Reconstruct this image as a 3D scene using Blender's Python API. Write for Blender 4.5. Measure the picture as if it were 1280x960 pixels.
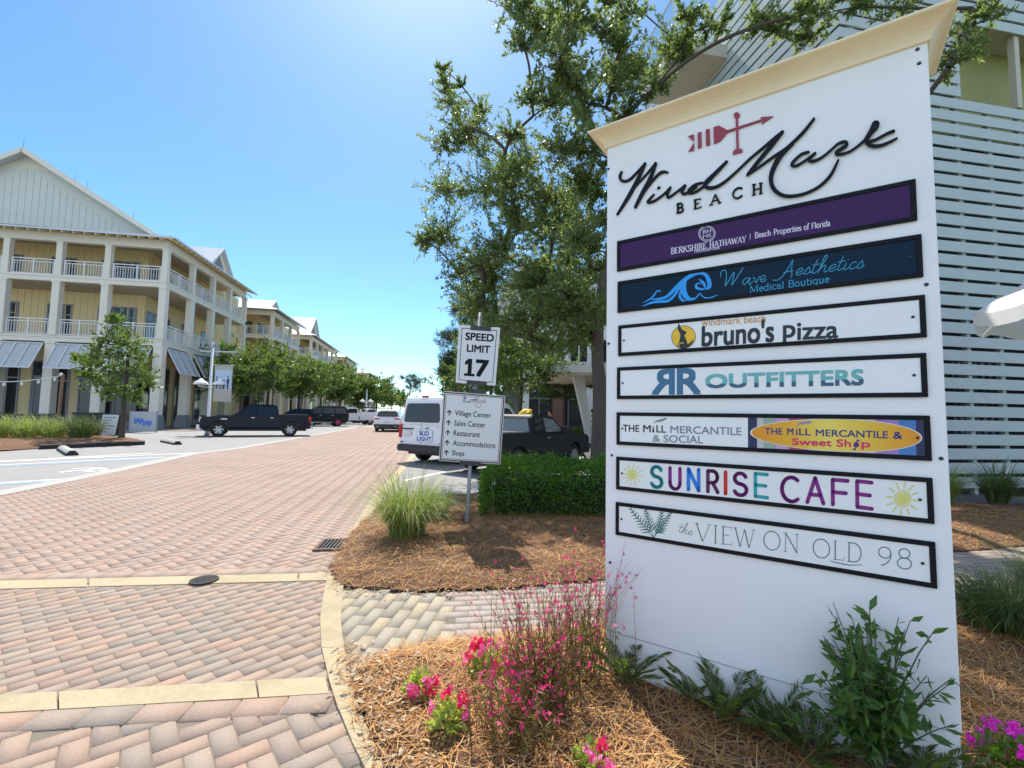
import bpy, bmesh, math, random
import numpy as np
from mathutils import Vector, Matrix, Euler
random.seed(7); RNG = np.random.default_rng(11)
for o in list(bpy.data.objects): bpy.data.objects.remove(o)
scene = bpy.context.scene
COL = scene.collection
R_ = math.radians

# ---------------------------------------------------------------- camera
CAM_H, FPX, PITCH, ROLL = 1.30, 570.0, R_(4.0), R_(1.0)
F_ = np.array([0, math.cos(PITCH), math.sin(PITCH)]); R0 = np.array([1.0, 0, 0]); U0 = np.cross(R0, F_)
CR = math.cos(ROLL) * R0 + math.sin(ROLL) * U0; CU = math.cos(ROLL) * U0 - math.sin(ROLL) * R0
CPOS = np.array([0, 0, CAM_H])
cam_data = bpy.data.cameras.new('camera'); cam = bpy.data.objects.new('camera', cam_data); COL.objects.link(cam)
cam_data.sensor_width = 36.0; cam_data.lens = FPX / 1280 * 36.0
cam_data.clip_start = 0.05; cam_data.clip_end = 6000
cam.matrix_world = Matrix(((CR[0], CU[0], -F_[0], 0), (CR[1], CU[1], -F_[1], 0), (CR[2], CU[2], -F_[2], CAM_H), (0, 0, 0, 1)))
scene.camera = cam

# ---------------------------------------------------------------- sky, sun, exposure
SUN_EL, SUN_AZ = R_(57), R_(-14)          # azimuth measured from +Y towards +X
w = bpy.data.worlds.new('World'); scene.world = w; w.use_nodes = True
nt = w.node_tree; nt.nodes.clear()
sky = nt.nodes.new('ShaderNodeTexSky'); sky.sky_type = 'NISHITA'; sky.sun_disc = False
sky.sun_elevation = SUN_EL; sky.sun_rotation = SUN_AZ
sky.altitude = 500; sky.air_density = 0.75; sky.dust_density = 0.5; sky.ozone_density = 2.0
bg = nt.nodes.new('ShaderNodeBackground'); bg.inputs['Strength'].default_value = 0.10
wo = nt.nodes.new('ShaderNodeOutputWorld')
hsv = nt.nodes.new('ShaderNodeHueSaturation'); hsv.inputs['Saturation'].default_value = 1.15; tint = nt.nodes.new('ShaderNodeMix'); tint.data_type = 'RGBA'; tint.blend_type = 'MULTIPLY'; tint.inputs['Factor'].default_value = 1.0; tint.inputs['B'].default_value = (.93, 1.05, 1.0, 1); nt.links.new(sky.outputs[0], tint.inputs['A']); nt.links.new(tint.outputs['Result'], hsv.inputs['Color']); 
# added unseen bright cloud behind the camera, fill light for the shaded sign
ge = nt.nodes.new('ShaderNodeTexCoord'); sxyz = nt.nodes.new('ShaderNodeSeparateXYZ'); nt.links.new(ge.outputs['Generated'], sxyz.inputs[0])
cn_ = nt.nodes.new('ShaderNodeTexNoise'); cn_.inputs['Scale'].default_value = 2.6; cn_.inputs['Detail'].default_value = 7; nt.links.new(ge.outputs['Generated'], cn_.inputs['Vector'])
c1 = nt.nodes.new('ShaderNodeMapRange'); c1.interpolation_type = 'SMOOTHSTEP'; c1.inputs['From Min'].default_value = .40; c1.inputs['From Max'].default_value = .56; nt.links.new(cn_.outputs['Fac'], c1.inputs['Value'])
c2 = nt.nodes.new('ShaderNodeMapRange'); c2.interpolation_type = 'SMOOTHSTEP'; c2.inputs['From Min'].default_value = .05; c2.inputs['From Max'].default_value = -.35; nt.links.new(sxyz.outputs['Y'], c2.inputs['Value'])
c3 = nt.nodes.new('ShaderNodeMath'); c3.operation = 'MULTIPLY'; nt.links.new(c1.outputs[0], c3.inputs[0]); nt.links.new(c2.outputs[0], c3.inputs[1])
cm = nt.nodes.new('ShaderNodeMix'); cm.data_type = 'RGBA'; nt.links.new(c3.outputs[0], cm.inputs['Factor']); nt.links.new(hsv.outputs[0], cm.inputs['A']); cm.inputs['B'].default_value = (4.4, 5.1, 6.7, 1)
nt.links.new(cm.outputs['Result'], bg.inputs[0]); nt.links.new(bg.outputs[0], wo.inputs[0])
sl = bpy.data.lights.new('sun', 'SUN'); sl.energy = 3.2; sl.angle = R_(0.5); sl.color = (1.0, 0.94, 0.84)
so = bpy.data.objects.new('sun', sl); COL.objects.link(so)
sd = Vector((math.sin(SUN_AZ) * math.cos(SUN_EL), math.cos(SUN_AZ) * math.cos(SUN_EL), math.sin(SUN_EL)))
so.rotation_euler = sd.to_track_quat('Z', 'Y').to_euler(); so.location = (0, 0, 30)
vs = scene.view_settings
vs.view_transform = 'Standard'; vs.look = 'None'; vs.gamma = 1.0; vs.use_curve_mapping = False
vs.exposure = 1.22
scene.cycles.max_bounces = 8; scene.cycles.transparent_max_bounces = 16

# ---------------------------------------------------------------- pixel helpers: photo pixel -> ray / point in the world
def ray(px, py): return F_ + CR * ((px - 640) / FPX) + CU * ((480 - py) / FPX)
def at(px, py, z=0.0):
    d = ray(px, py); return Vector(CPOS + d * ((z - CAM_H) / d[2]))
def atY(px, py, Y):
    d = ray(px, py); return Vector(CPOS + d * (Y / d[1]))
def on_plane(px, py, P, N):
    d = ray(px, py); P = np.array(P); N = np.array(N)
    return Vector(CPOS + d * (((P - CPOS) @ N) / (d @ N)))

# ---------------------------------------------------------------- materials
MATS = {}
def mat(name, col=(.5, .5, .5), rough=.6, metal=0.0, var=0.0, vscale=4.0, bump=0.0, bscale=30.0, island=0.0, cols=None, spec=.5,
        transl=0.0, stretch=None, coat=0.0, dirt=0.0, emit=None, grain=0.0, gscale=130.0, dcol=(.25, .19, .11)):
    """Principled material; var: large noise variation of value, island: random value per mesh island, cols: list of base colours picked per island."""
    if name in MATS: return MATS[name]
    m = bpy.data.materials.new(name); m.use_nodes = True; t = m.node_tree; n = t.nodes; L = t.links
    b = n['Principled BSDF']; b.inputs['Roughness'].default_value = rough; b.inputs['Metallic'].default_value = metal
    b.inputs['Specular IOR Level'].default_value = spec; b.inputs['Coat Weight'].default_value = coat
    tc = n.new('ShaderNodeTexCoord'); src = tc.outputs['Object']
    if stretch:
        mp = n.new('ShaderNodeMapping'); mp.inputs['Scale'].default_value = stretch; L.new(src, mp.inputs['Vector']); src = mp.outputs[0]
    geo = n.new('ShaderNodeNewGeometry')
    if cols:
        cr = n.new('ShaderNodeValToRGB'); cr.color_ramp.interpolation = 'LINEAR'
        el = cr.color_ramp.elements
        while len(el) < len(cols): el.new(0.5)
        for i, c in enumerate(cols):
            el[i].position = i / (len(cols) - 1); el[i].color = (*c, 1)
        L.new(geo.outputs['Random Per Island'], cr.inputs[0]); cur = cr.outputs[0]
    else:
        rgb = n.new('ShaderNodeRGB'); rgb.outputs[0].default_value = (*col, 1); cur = rgb.outputs[0]
    def mul(cur, fac_out, lo, hi):
        mr = n.new('ShaderNodeMapRange'); mr.inputs['To Min'].default_value = lo; mr.inputs['To Max'].default_value = hi
        L.new(fac_out, mr.inputs['Value'])
        hs = n.new('ShaderNodeHueSaturation'); L.new(mr.outputs[0], hs.inputs['Value']); L.new(cur, hs.inputs['Color']); return hs.outputs[0]
    if island: 
        wn = n.new('ShaderNodeTexWhiteNoise'); wn.noise_dimensions = '1D'; L.new(geo.outputs['Random Per Island'], wn.inputs['W'])
        cur = mul(cur, wn.outputs['Value'], 1 - island, 1 + island)
    if var:
        nz = n.new('ShaderNodeTexNoise'); nz.inputs['Scale'].default_value = vscale; nz.inputs['Detail'].default_value = 6; nz.inputs['Roughness'].default_value = .65
        L.new(src, nz.inputs['Vector']); cur = mul(cur, nz.outputs['Fac'], 1 - var * 1.6, 1 + var * 1.6)
    if grain:
        nz = n.new('ShaderNodeTexNoise'); nz.inputs['Scale'].default_value = gscale; nz.inputs['Detail'].default_value = 3; nz.inputs['Roughness'].default_value = .8
        L.new(src, nz.inputs['Vector']); cur = mul(cur, nz.outputs['Fac'], 1 - grain * 2, 1 + grain * 2)
    if dirt:
        nz = n.new('ShaderNodeTexNoise'); nz.inputs['Scale'].default_value = .9; nz.inputs['Detail'].default_value = 8; nz.inputs['Roughness'].default_value = .7
        L.new(src, nz.inputs['Vector'])
        rp = n.new('ShaderNodeMapRange'); rp.inputs['From Min'].default_value = .5; rp.inputs['From Max'].default_value = .75; rp.inputs['To Max'].default_value = dirt
        L.new(nz.outputs['Fac'], rp.inputs['Value'])
        mx = n.new('ShaderNodeMix'); mx.data_type = 'RGBA'; L.new(rp.outputs[0], mx.inputs['Factor']); L.new(cur, mx.inputs['A']); mx.inputs['B'].default_value = (*dcol, 1)
        cur = mx.outputs['Result']
    L.new(cur, b.inputs['Base Color'])
    if bump:
        nb = n.new('ShaderNodeTexNoise'); nb.inputs['Scale'].default_value = bscale; nb.inputs['Detail'].default_value = 4; L.new(src, nb.inputs['Vector'])
        bp = n.new('ShaderNodeBump'); bp.inputs['Strength'].default_value = bump; bp.inputs['Distance'].default_value = .02
        L.new(nb.outputs['Fac'], bp.inputs['Height']); L.new(bp.outputs[0], b.inputs['Normal'])
    if emit: b.inputs['Emission Color'].default_value = (*emit[0], 1); b.inputs['Emission Strength'].default_value = emit[1]
    if transl:
        out = n['Material Output']; tr = n.new('ShaderNodeBsdfTranslucent'); ms = n.new('ShaderNodeMixShader'); ms.inputs[0].default_value = transl
        hs = n.new('ShaderNodeHueSaturation'); hs.inputs['Value'].default_value = 1.9; hs.inputs['Saturation'].default_value = 1.1; hs.inputs['Hue'].default_value = .485
        L.new(cur, hs.inputs['Color']); L.new(hs.outputs[0], tr.inputs['Color'])
        L.new(b.outputs[0], ms.inputs[1]); L.new(tr.outputs[0], ms.inputs[2]); L.new(ms.outputs[0], out.inputs['Surface'])
    MATS[name] = m; return m

# ---------------------------------------------------------------- objects
def tag(o, label=None, cat=None, group=None, kind=None):
    if label: o['label'] = label
    if cat: o['category'] = cat
    if group: o['group'] = group
    if kind: o['kind'] = kind
    return o
def thing(name, label, cat, loc=(0, 0, 0), rotz=0.0, group=None, rot=None):
    o = bpy.data.objects.new(name, None); COL.objects.link(o); o.empty_display_size = .2
    o.location = loc; o.rotation_euler = rot if rot else (0, 0, rotz)
    return tag(o, label, cat, group)
def link(name, me, m=None, parent=None):
    o = bpy.data.objects.new(name, me); COL.objects.link(o)
    if m is not None:
        for x in (m if isinstance(m, (list, tuple)) else [m]): me.materials.append(x)
    if parent: o.parent = parent
    return o
def copy_tree(o, parent=None):
    c = o.copy(); COL.objects.link(c); c.parent = parent
    for ch in [x for x in bpy.data.objects if x.parent == o]: copy_tree(ch, c)
    return c
class MB:
    """collects shapes, builds one mesh object"""
    def __init__(s): s.v = []; s.f = []; s.mi = []; s.cur = 0; s.smooth = []; s.sm = False
    def add(s, vs, fs):
        b = len(s.v); s.v += [tuple(p) for p in vs]
        for f in fs: s.f.append([b + i for i in f]); s.mi.append(s.cur); s.smooth.append(s.sm)
        return s
    def box(s, x0, x1, y0, y1, z0, z1):
        return s.add([(x0, y0, z0), (x1, y0, z0), (x1, y1, z0), (x0, y1, z0), (x0, y0, z1), (x1, y0, z1), (x1, y1, z1), (x0, y1, z1)],
                     [(3, 2, 1, 0), (4, 5, 6, 7), (0, 1, 5, 4), (1, 2, 6, 5), (2, 3, 7, 6), (3, 0, 4, 7)])
    def bar(s, a, b, w, h, up=(0, 0, 1)):
        a = Vector(a); b = Vector(b); d = (b - a).normalized(); u = Vector(up)
        if abs(d.dot(u)) > .98: u = Vector((0, 1, 0))
        x = d.cross(u).normalized() * w / 2; y = x.cross(d).normalized() * h / 2
        vs = [a - x - y, a + x - y, a + x + y, a - x + y, b - x - y, b + x - y, b + x + y, b - x + y]
        return s.add(vs, [(3, 2, 1, 0), (4, 5, 6, 7), (0, 1, 5, 4), (1, 2, 6, 5), (2, 3, 7, 6), (3, 0, 4, 7)])
    def tube(s, pts, r, n=8, cap=True):
        pts = [Vector(p) for p in pts]; rs = r if isinstance(r, (list, tuple)) else [r] * len(pts)
        vs = []; prev = None
        for i, p in enumerate(pts):
            d = (pts[min(i + 1, len(pts) - 1)] - pts[max(i - 1, 0)]).normalized()
            if prev is None: u = d.orthogonal().normalized()
            else:
                u = prev - d * prev.dot(d); u = u.normalized() if u.length > 1e-6 else d.orthogonal().normalized()
            prev = u; v = d.cross(u)
            for k in range(n):
                a = 2 * math.pi * k / n; vs.append(p + (u * math.cos(a) + v * math.sin(a)) * rs[i])
        fs = []
        for i in range(len(pts) - 1):
            for k in range(n):
                k2 = (k + 1) % n; fs.append((i * n + k, i * n + k2, (i + 1) * n + k2, (i + 1) * n + k))
        if cap: fs.append(tuple(range(n - 1, -1, -1))); fs.append(tuple((len(pts) - 1) * n + k for k in range(n)))
        return s.add(vs, fs)
    def lathe(s, prof, n=20, axis='z', c=(0, 0, 0)):
        vs = []
        for r, z in prof:
            for k in range(n):
                a = 2 * math.pi * k / n; x, y = r * math.cos(a), r * math.sin(a)
                vs.append((c[0] + x, c[1] + y, c[2] + z) if axis == 'z' else (c[0] + x, c[1] + z, c[2] + y))
        fs = [(i * n + k, i * n + (k + 1) % n, (i + 1) * n + (k + 1) % n, (i + 1) * n + k) for i in range(len(prof) - 1) for k in range(n)]
        return s.add(vs, fs)
    def prism(s, poly, axis, a, b):
        """poly in the two other axes; extruded along axis ('x','y','z') from a to b"""
        def p3(p, t): return {'x': (t, p[0], p[1]), 'y': (p[0], t, p[1]), 'z': (p[0], p[1], t)}[axis]
        n = len(poly); vs = [p3(p, a) for p in poly] + [p3(p, b) for p in poly]
        return s.add(vs, [tuple(range(n - 1, -1, -1)), tuple(range(n, 2 * n))] + [(i, (i + 1) % n, n + (i + 1) % n, n + i) for i in range(n)])
    def quad(s, a, b, c, d): return s.add([a, b, c, d], [(0, 1, 2, 3)])
    def build(s, name, m=None, parent=None, bevel=0.0, fix=True):
        me = bpy.data.meshes.new(name); me.from_pydata(s.v, [], s.f)
        me.polygons.foreach_set('material_index', s.mi); me.polygons.foreach_set('use_smooth', s.smooth); me.update()
        if fix or bevel:
            bm = bmesh.new(); bm.from_mesh(me)
            if bevel:
                es = [e for e in bm.edges if len(e.link_faces) == 2 and e.calc_face_angle(0) > .6]
                bmesh.ops.bevel(bm, geom=es, offset=bevel, segments=2, affect='EDGES', clamp_overlap=True)
            bmesh.ops.recalc_face_normals(bm, faces=bm.faces); bm.to_mesh(me); bm.free()
        return link(name, me, m, parent)
def fast_mesh(name, V, Fq, m=None, parent=None, smooth=False, mi=None):
    """V (n,3), Fq (k,c) numpy -> object"""
    me = bpy.data.meshes.new(name); V = np.asarray(V, np.float32); Fq = np.asarray(Fq, np.int32); k, c = Fq.shape
    me.vertices.add(len(V)); me.vertices.foreach_set('co', V.ravel())
    me.loops.add(k * c); me.loops.foreach_set('vertex_index', Fq.ravel())
    me.polygons.add(k); me.polygons.foreach_set('loop_start', np.arange(0, k * c, c, dtype=np.int32))
    if smooth: me.polygons.foreach_set('use_smooth', np.ones(k, bool))
    if mi is not None: me.polygons.foreach_set('material_index', np.asarray(mi, np.int32))
    me.update(calc_edges=True); me.validate()
    return link(name, me, m, parent)
def smooth_line(pts, k=6):
    """Catmull-Rom through tuples of any length"""
    P = [np.array(p, float) for p in pts]; out = []
    for i in range(len(P) - 1):
        a, b, c, d = P[max(i - 1, 0)], P[i], P[i + 1], P[min(i + 2, len(P) - 1)]
        for j in range(k):
            t = j / k
            out.append(.5 * ((2 * b) + (c - a) * t + (2 * a - 5 * b + 4 * c - d) * t * t + (3 * b - a - 3 * c + d) * t ** 3))
    out.append(P[-1]); return out
# ================================================================ GROUND
def in_poly(P, poly):
    """numpy point in polygon"""
    x, y = P[:, 0], P[:, 1]; ins = np.zeros(len(P), bool); n = len(poly)
    for i in range(n):
        (x1, y1), (x2, y2) = poly[i][:2], poly[(i + 1) % n][:2]
        c = ((y1 > y) != (y2 > y)) & (x < (x2 - x1) * (y - y1) / ((y2 - y1) + 1e-12) + x1); ins ^= c
    return ins
def edge_dist(P, poly):
    d = np.full(len(P), 9.0); n = len(poly)
    for i in range(n):
        a = np.array(poly[i][:2]); b = np.array(poly[(i + 1) % n][:2]); ab = b - a
        t = np.clip(((P - a) @ ab) / (ab @ ab + 1e-9), 0, 1); d = np.minimum(d, np.linalg.norm(P - (a + t[:, None] * ab), axis=1))
    return d
def sheet(name, poly, z, m, kind='structure', parent=None, thick=0.0):
    b = MB()
    if thick: b.prism([(p[0], p[1]) for p in poly], 'z', z - thick, z)
    else: b.add([(p[0], p[1], z) for p in poly], [tuple(range(len(poly)))])
    o = b.build(name, m, parent); 
    if kind: o['kind'] = kind
    return o
def pavers(name, poly, pattern, ang, L, W, z, m, gap=.0035, zj=.0025, parent=None, ext=.06):
    """every paver its own little block with a chamfered rim"""
    poly = [(p[0], p[1]) for p in poly]; A = np.array(poly); c0 = A.mean(0); rad = np.abs(A - c0).max() * 1.5 + 1
    ca, sa = math.cos(ang), math.sin(ang)
    cx = []; n = int(rad / W) + 3
    I, J = np.meshgrid(np.arange(-n, n + 1), np.arange(-n, n + 1), indexing='ij'); I = I.ravel(); J = J.ravel()
    if pattern == 'herring':
        k = n // 3 + 2
        I, J = np.meshgrid(np.arange(-n * 2, n * 2 + 1), np.arange(-k, k + 1), indexing='ij'); I = I.ravel(); J = J.ravel()
        H = np.stack([(I + 4 * J) * W + W, I * W + W / 2, np.full(I.shape, L / 2), np.full(I.shape, W / 2)], 1)
        V = np.stack([(I + 4 * J) * W + W / 2, I * W + 2 * W, np.full(I.shape, W / 2), np.full(I.shape, L / 2)], 1)
        B = np.concatenate([H, V])
    else:
        off = np.where(J % 2 == 0, 0, L / 2)
        B = np.stack([I * L + off, J * W * 1.0, np.full(I.shape, L / 2), np.full(I.shape, W / 2)], 1)
    C = np.stack([c0[0] + B[:, 0] * ca - B[:, 1] * sa, c0[1] + B[:, 0] * sa + B[:, 1] * ca], 1)
    k = in_poly(C, poly) | (edge_dist(C, poly) < ext); B = B[k]; C = C[k]; n = len(B)
    hx = B[:, 2] - gap / 2; hy = B[:, 3] - gap / 2
    jz = RNG.uniform(-.0015, .0015, n); tx = RNG.uniform(-.006, .006, n); ty = RNG.uniform(-.004, .004, n)
    sx = np.array([-1, 1, 1, -1]); sy = np.array([-1, -1, 1, 1])
    V = np.zeros((n, 8, 3))
    for r, (ins, dz) in enumerate(((0.0, -zj - .006), (.0025, 0.0))):
        lx = sx[None] * (hx[:, None] - ins); ly = sy[None] * (hy[:, None] - ins)
        V[:, r * 4:r * 4 + 4, 0] = C[:, :1] + lx * ca - ly * sa; V[:, r * 4:r * 4 + 4, 1] = C[:, 1:] + lx * sa + ly * ca
        V[:, r * 4:r * 4 + 4, 2] = z + dz + jz[:, None] + (lx * tx[:, None] + ly * ty[:, None] if r else 0)
    base = (np.arange(n) * 8)[:, None, None]
    f = np.array([[4, 5, 6, 7], [0, 1, 5, 4], [1, 2, 6, 5], [2, 3, 7, 6], [3, 0, 4, 7]])[None] + base
    o = fast_mesh(name, V.reshape(-1, 3), f.reshape(-1, 4), m, parent); o['kind'] = 'structure'; return o

M_asph = mat('light_asphalt', (.27, .26, .25), .9, grain=.12, gscale=60, dirt=.3, dcol=(.17, .16, .15), var=.10, vscale=1.2, bump=.25, bscale=160)
M_dark = mat('dark_asphalt', (.07, .07, .075), .9, var=.15, vscale=1.5, bump=.3, bscale=140)
M_joint = mat('joint_sand', (.17, .14, .11), .95, var=.25, vscale=8)
M_pave = mat('road_paver', rough=.85, grain=.22, dcol=(.20, .145, .075), cols=[(.345, .24, .19), (.33, .245, .195), (.365, .25, .195), (.32, .24, .195), (.35, .26, .21), (.385, .245, .185)], var=.13, vscale=.7, bump=.35, bscale=220, dirt=.45)
M_pgray = mat('crosswalk_paver', rough=.85, grain=.22, dcol=(.20, .145, .075), cols=[(.31, .235, .185), (.34, .235, .18), (.285, .235, .19), (.37, .245, .18), (.33, .26, .205), (.27, .225, .185), (.37, .265, .20)], var=.13, vscale=.9, bump=.35, bscale=220, dirt=.55)
M_pwalk = mat('walk_paver', rough=.85, grain=.22, dcol=(.20, .145, .075), cols=[(.36, .31, .23), (.33, .295, .23), (.39, .325, .22), (.30, .27, .215), (.37, .32, .25)], var=.14, vscale=1.5, bump=.4, bscale=200, dirt=.55)
M_ppink = mat('walk_paver_pink', rough=.85, grain=.22, dcol=(.20, .145, .075), cols=[(.36, .27, .23), (.34, .265, .23), (.32, .28, .245), (.38, .285, .235)], var=.12, vscale=1.5, bump=.35, bscale=200, dirt=.45)
M_conc = mat('concrete_band', (.40, .33, .205), .85, var=.16, vscale=2.5, bump=.3, bscale=90, dirt=.6, grain=.15, gscale=70, dcol=(.17, .13, .075))
M_kerb = mat('kerb_concrete', (.40, .325, .205), .88, var=.18, vscale=3, bump=.3, bscale=90, dirt=.7, grain=.15, gscale=70, dcol=(.17, .125, .07))
M_concl = mat('pale_concrete', (.36, .345, .31), .85, var=.08, vscale=1.5, bump=.2, bscale=80)
M_mulch = mat('mulch_soil', (.15, .075, .035), .95, var=.35, vscale=9, bump=1.0, bscale=60)
M_straw = mat('pine_straw', rough=.75, cols=[(.25, .105, .035), (.42, .19, .055), (.55, .29, .09), (.32, .135, .04), (.66, .41, .17), (.46, .225, .07), (.34, .28, .21)], spec=.35)
M_litter = mat('dry_leaf', rough=.7, cols=[(.32, .20, .10), (.48, .36, .22), (.22, .12, .055), (.52, .42, .29)])
M_iron = mat('cast_iron', (.045, .04, .038), .6, .6, var=.3, vscale=20)
M_grassg = mat('far_ground', (.13, .15, .07), .95, var=.3, vscale=.3)
M_wpaint = mat('white_road_paint', (.78, .77, .74), .7, var=.06, vscale=6)
M_bpaint = mat('blue_road_paint', (.25, .42, .66), .7, var=.08, vscale=6)

g = MB(); g.add([(-900, -60, -.07), (900, -60, -.07), (900, 2500, -.07), (-900, 2500, -.07)], [(0, 1, 2, 3)])
tag(g.build('ground', M_grassg), kind='structure')

ST = R_(10)                                          # the street runs 10 degrees left of straight ahead
sdir = Vector((-math.sin(ST), math.cos(ST), 0)); sprp = Vector((math.cos(ST), math.sin(ST), 0))
LE = [at(0, 620), at(162, 587), at(246, 568), at(308, 560)]   # left edge of the brick street
LEs = [Vector((-6.3, 2.0, 0)), Vector((-5.6, -1.5, 0))]
far_l = LE[-1] + sdir * 90; far_l2 = LE[-1] + sdir * 26
RE = [at(412, 714), at(436, 668), at(468, 618), at(514, 569)]
far_r = RE[-1] + sdir * 92; far_r2 = RE[-1] + sdir * 27
# band lines across the street (world)
def ln(a, b): a = at(*a); b = at(*b); d = (b - a); return a - d * 1.2, b
b1n = ln((0, 892), (412, 868)); b1f = ln((0, 870), (408, 847)); b2n = ln((0, 737), (410, 726)); b2f = ln((0, 726.7), (411, 716.5))
KL = [at(*p) for p in ((411, 716), (404, 745), (400, 775), (402, 812), (412, 855), (424, 890), (440, 930), (462, 975), (500, 1040))]
KR = [at(*p) for p in ((430, 722), (428, 748), (426, 778), (430, 812), (438, 850), (448, 885), (464, 925), (488, 975), (528, 1040))]
sheet('road_bed', [(-34, -1.5), (6, -1.5), (8, 30), (-2, 110), (-40, 110)], -.0055, M_joint)
road_poly = [b2f[0], b2f[1], *RE, far_r2, far_l2, *LE[::-1], LEs[0], (-8, 2.6)]
road_poly = [b2f[1], RE[1], RE[2], RE[3], far_r2, far_l2, LE[3], LE[2], LE[1], LE[0], b2f[0]]
pavers('street_paving', road_poly, 'herring', R_(10 + 45), .18, .09, 0, M_pave)
far_pave = mat('far_paver', (.37, .27, .23), .85, var=.10, vscale=.8)
sheet('street_far', [far_r2, far_r + sdir * 250, far_l + sdir * 250, far_l2], -.002, far_pave)
pavers('crosswalk_paving', [b1f[1], KL[2], KL[1], b2n[1], b2n[0], b1f[0]], 'run', R_(50), .19, .082, 0, M_pgray)
d1_ = (b1n[1] - b1n[0]).normalized(); sh1 = Vector((d1_.y, -d1_.x, 0)) * .135
pavers('near_paving', [b1n[0] + sh1, b1n[1] + sh1, *KL[5:], (0, -.4), (-6, -.4)], 'herring', R_(2 + 38), .18, .09, 0, M_pgray, gap=.005, ext=.03)
def strip(name, A, B, m, z=.004, thick=.03):
    b = MB(); n = len(A)
    vs = [(p[0], p[1], z) for p in A] + [(p[0], p[1], z) for p in B] + [(p[0], p[1], z - thick) for p in A] + [(p[0], p[1], z - thick) for p in B]
    fs = []
    for i in range(n - 1): fs += [(i, i + 1, n + i + 1, n + i), (2 * n + i, i, i + 1, 2 * n + i + 1)[::-1], (n + i, n + i + 1, 3 * n + i + 1, 3 * n + i)[::-1]]
    fs += [(0, n, 3 * n, 2 * n), (n - 1, 2 * n - 1, 4 * n - 1, 3 * n - 1)]
    b.add(vs, fs); return tag(b.build(name, m), kind='structure')
def sub(a, b, n): return [a.lerp(b, i / n) for i in range(n + 1)]
# soldier courses beside the bands
d1 = (b1n[1] - b1n[0]).normalized(); nrm = Vector((-d1.y, d1.x, 0))
pavers('soldier_course', [b1n[0], b1n[1], b1n[1] - nrm * .13, b1n[0] - nrm * .13], 'run', math.atan2(d1.y, d1.x), .20, .13, .004, M_pgray, gap=.0045, ext=.0)
d2 = (b2f[1] - b2f[0]).normalized(); nr2 = Vector((-d2.y, d2.x, 0))
pavers('soldier_course_far', [b2f[0], b2f[1] + nr2 * 0, b2f[1] + nr2 * .15, b2f[0] + nr2 * .15], 'run', math.atan2(d2.y, d2.x), .20, .15, .004, M_pave, gap=.0045, ext=0)
# concrete bands in two casts each with a joint between them
def band(name, n_, f_, cuts):
    ts = [0] + cuts + [1]
    for a, b in zip(ts[:-1], ts[1:]):
        A0, A1 = n_[0].lerp(n_[1], a + .0015), n_[0].lerp(n_[1], b - .0015); B0, B1 = f_[0].lerp(f_[1], a + .0015), f_[0].lerp(f_[1], b - .0015)
        strip(name, [A0, A1], [B0, B1], M_conc, .006)
band('concrete_band', b1n, b1f, [.30, .62, .895]); band('concrete_band', b2n, b2f, [.3, .66, .955])
for a, b in ((0, 3), (3, 5), (5, 8)):
    strip('kerb_strip', [p + Vector((0, -.004 * (i == b - a), 0)) for i, p in enumerate(KL[a:b + 1])], KR[a:b + 1], M_kerb, .012)
rw = .16
strip('street_edge_strip', [RE[1] , RE[2], RE[3], far_r2], [p + sprp * rw for p in (RE[1], RE[2], RE[3], far_r2)], M_conc, .006)
strip('street_edge_strip', [LEs[1], LEs[0], *LE, far_l2], [p - sprp * .35 for p in (LEs[1], LEs[0], *LE, far_l2)], M_concl, .006)
# left parking court, right parking lane and drive
sheet('left_parking', [p - sprp * .35 for p in (LEs[1], LEs[0], *LE, far_l)] + [(-60, 110), (-70, -1.5)], 0.0, M_asph)
sheet('right_parking', [RE[1] + sprp * rw, RE[2] + sprp * rw, RE[3] + sprp * rw, far_r + sprp * rw, (1.5, 100), (3.0, 20.0), (2.2, 12.5), (3.5, 9.0), (4.5, 7.2), (-1.9, 6.9)], 0.0, M_asph)
sheet('drive_asphalt', [(3.5, 9.0), (2.2, 12.5), (3.0, 23.6), (9, 24.6), (9, 7.2), (4.5, 7.2)], 0.0, M_dark)
def paint(name, a, b, wd, m, z=.005, g_=None):
    a = at(*a); b = at(*b); d = (b - a).normalized(); n = Vector((-d.y, d.x, 0)) * wd / 2
    o = MB().add([(*(a - n).xy, z), (*(b - n).xy, z), (*(b + n).xy, z), (*(a + n).xy, z)], [(0, 1, 2, 3)]).build(name, m); o['kind'] = 'structure'; return o
for a, b, wd, m in (((-60, 580), (262, 565.5), .12, M_wpaint), ((-60, 586.5), (200, 572.6), .12, M_bpaint), ((-60, 584.3), (205, 571.6), .10, M_wpaint), ((60, 573.5), (190, 566.5), .12, M_wpaint),
                    ((-60, 610), (84, 600.2), .14, M_bpaint), ((-60, 607.7), (80, 599), .10, M_wpaint), ((-20, 577.2), (130, 571), .1, M_wpaint)):
    paint('parking_line', a, b, wd, m)
paint('parking_line', (505, 601), (556, 590), .10, M_wpaint)
paint('parking_line', (565, 622), (606, 612), .10, M_wpaint)
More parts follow.
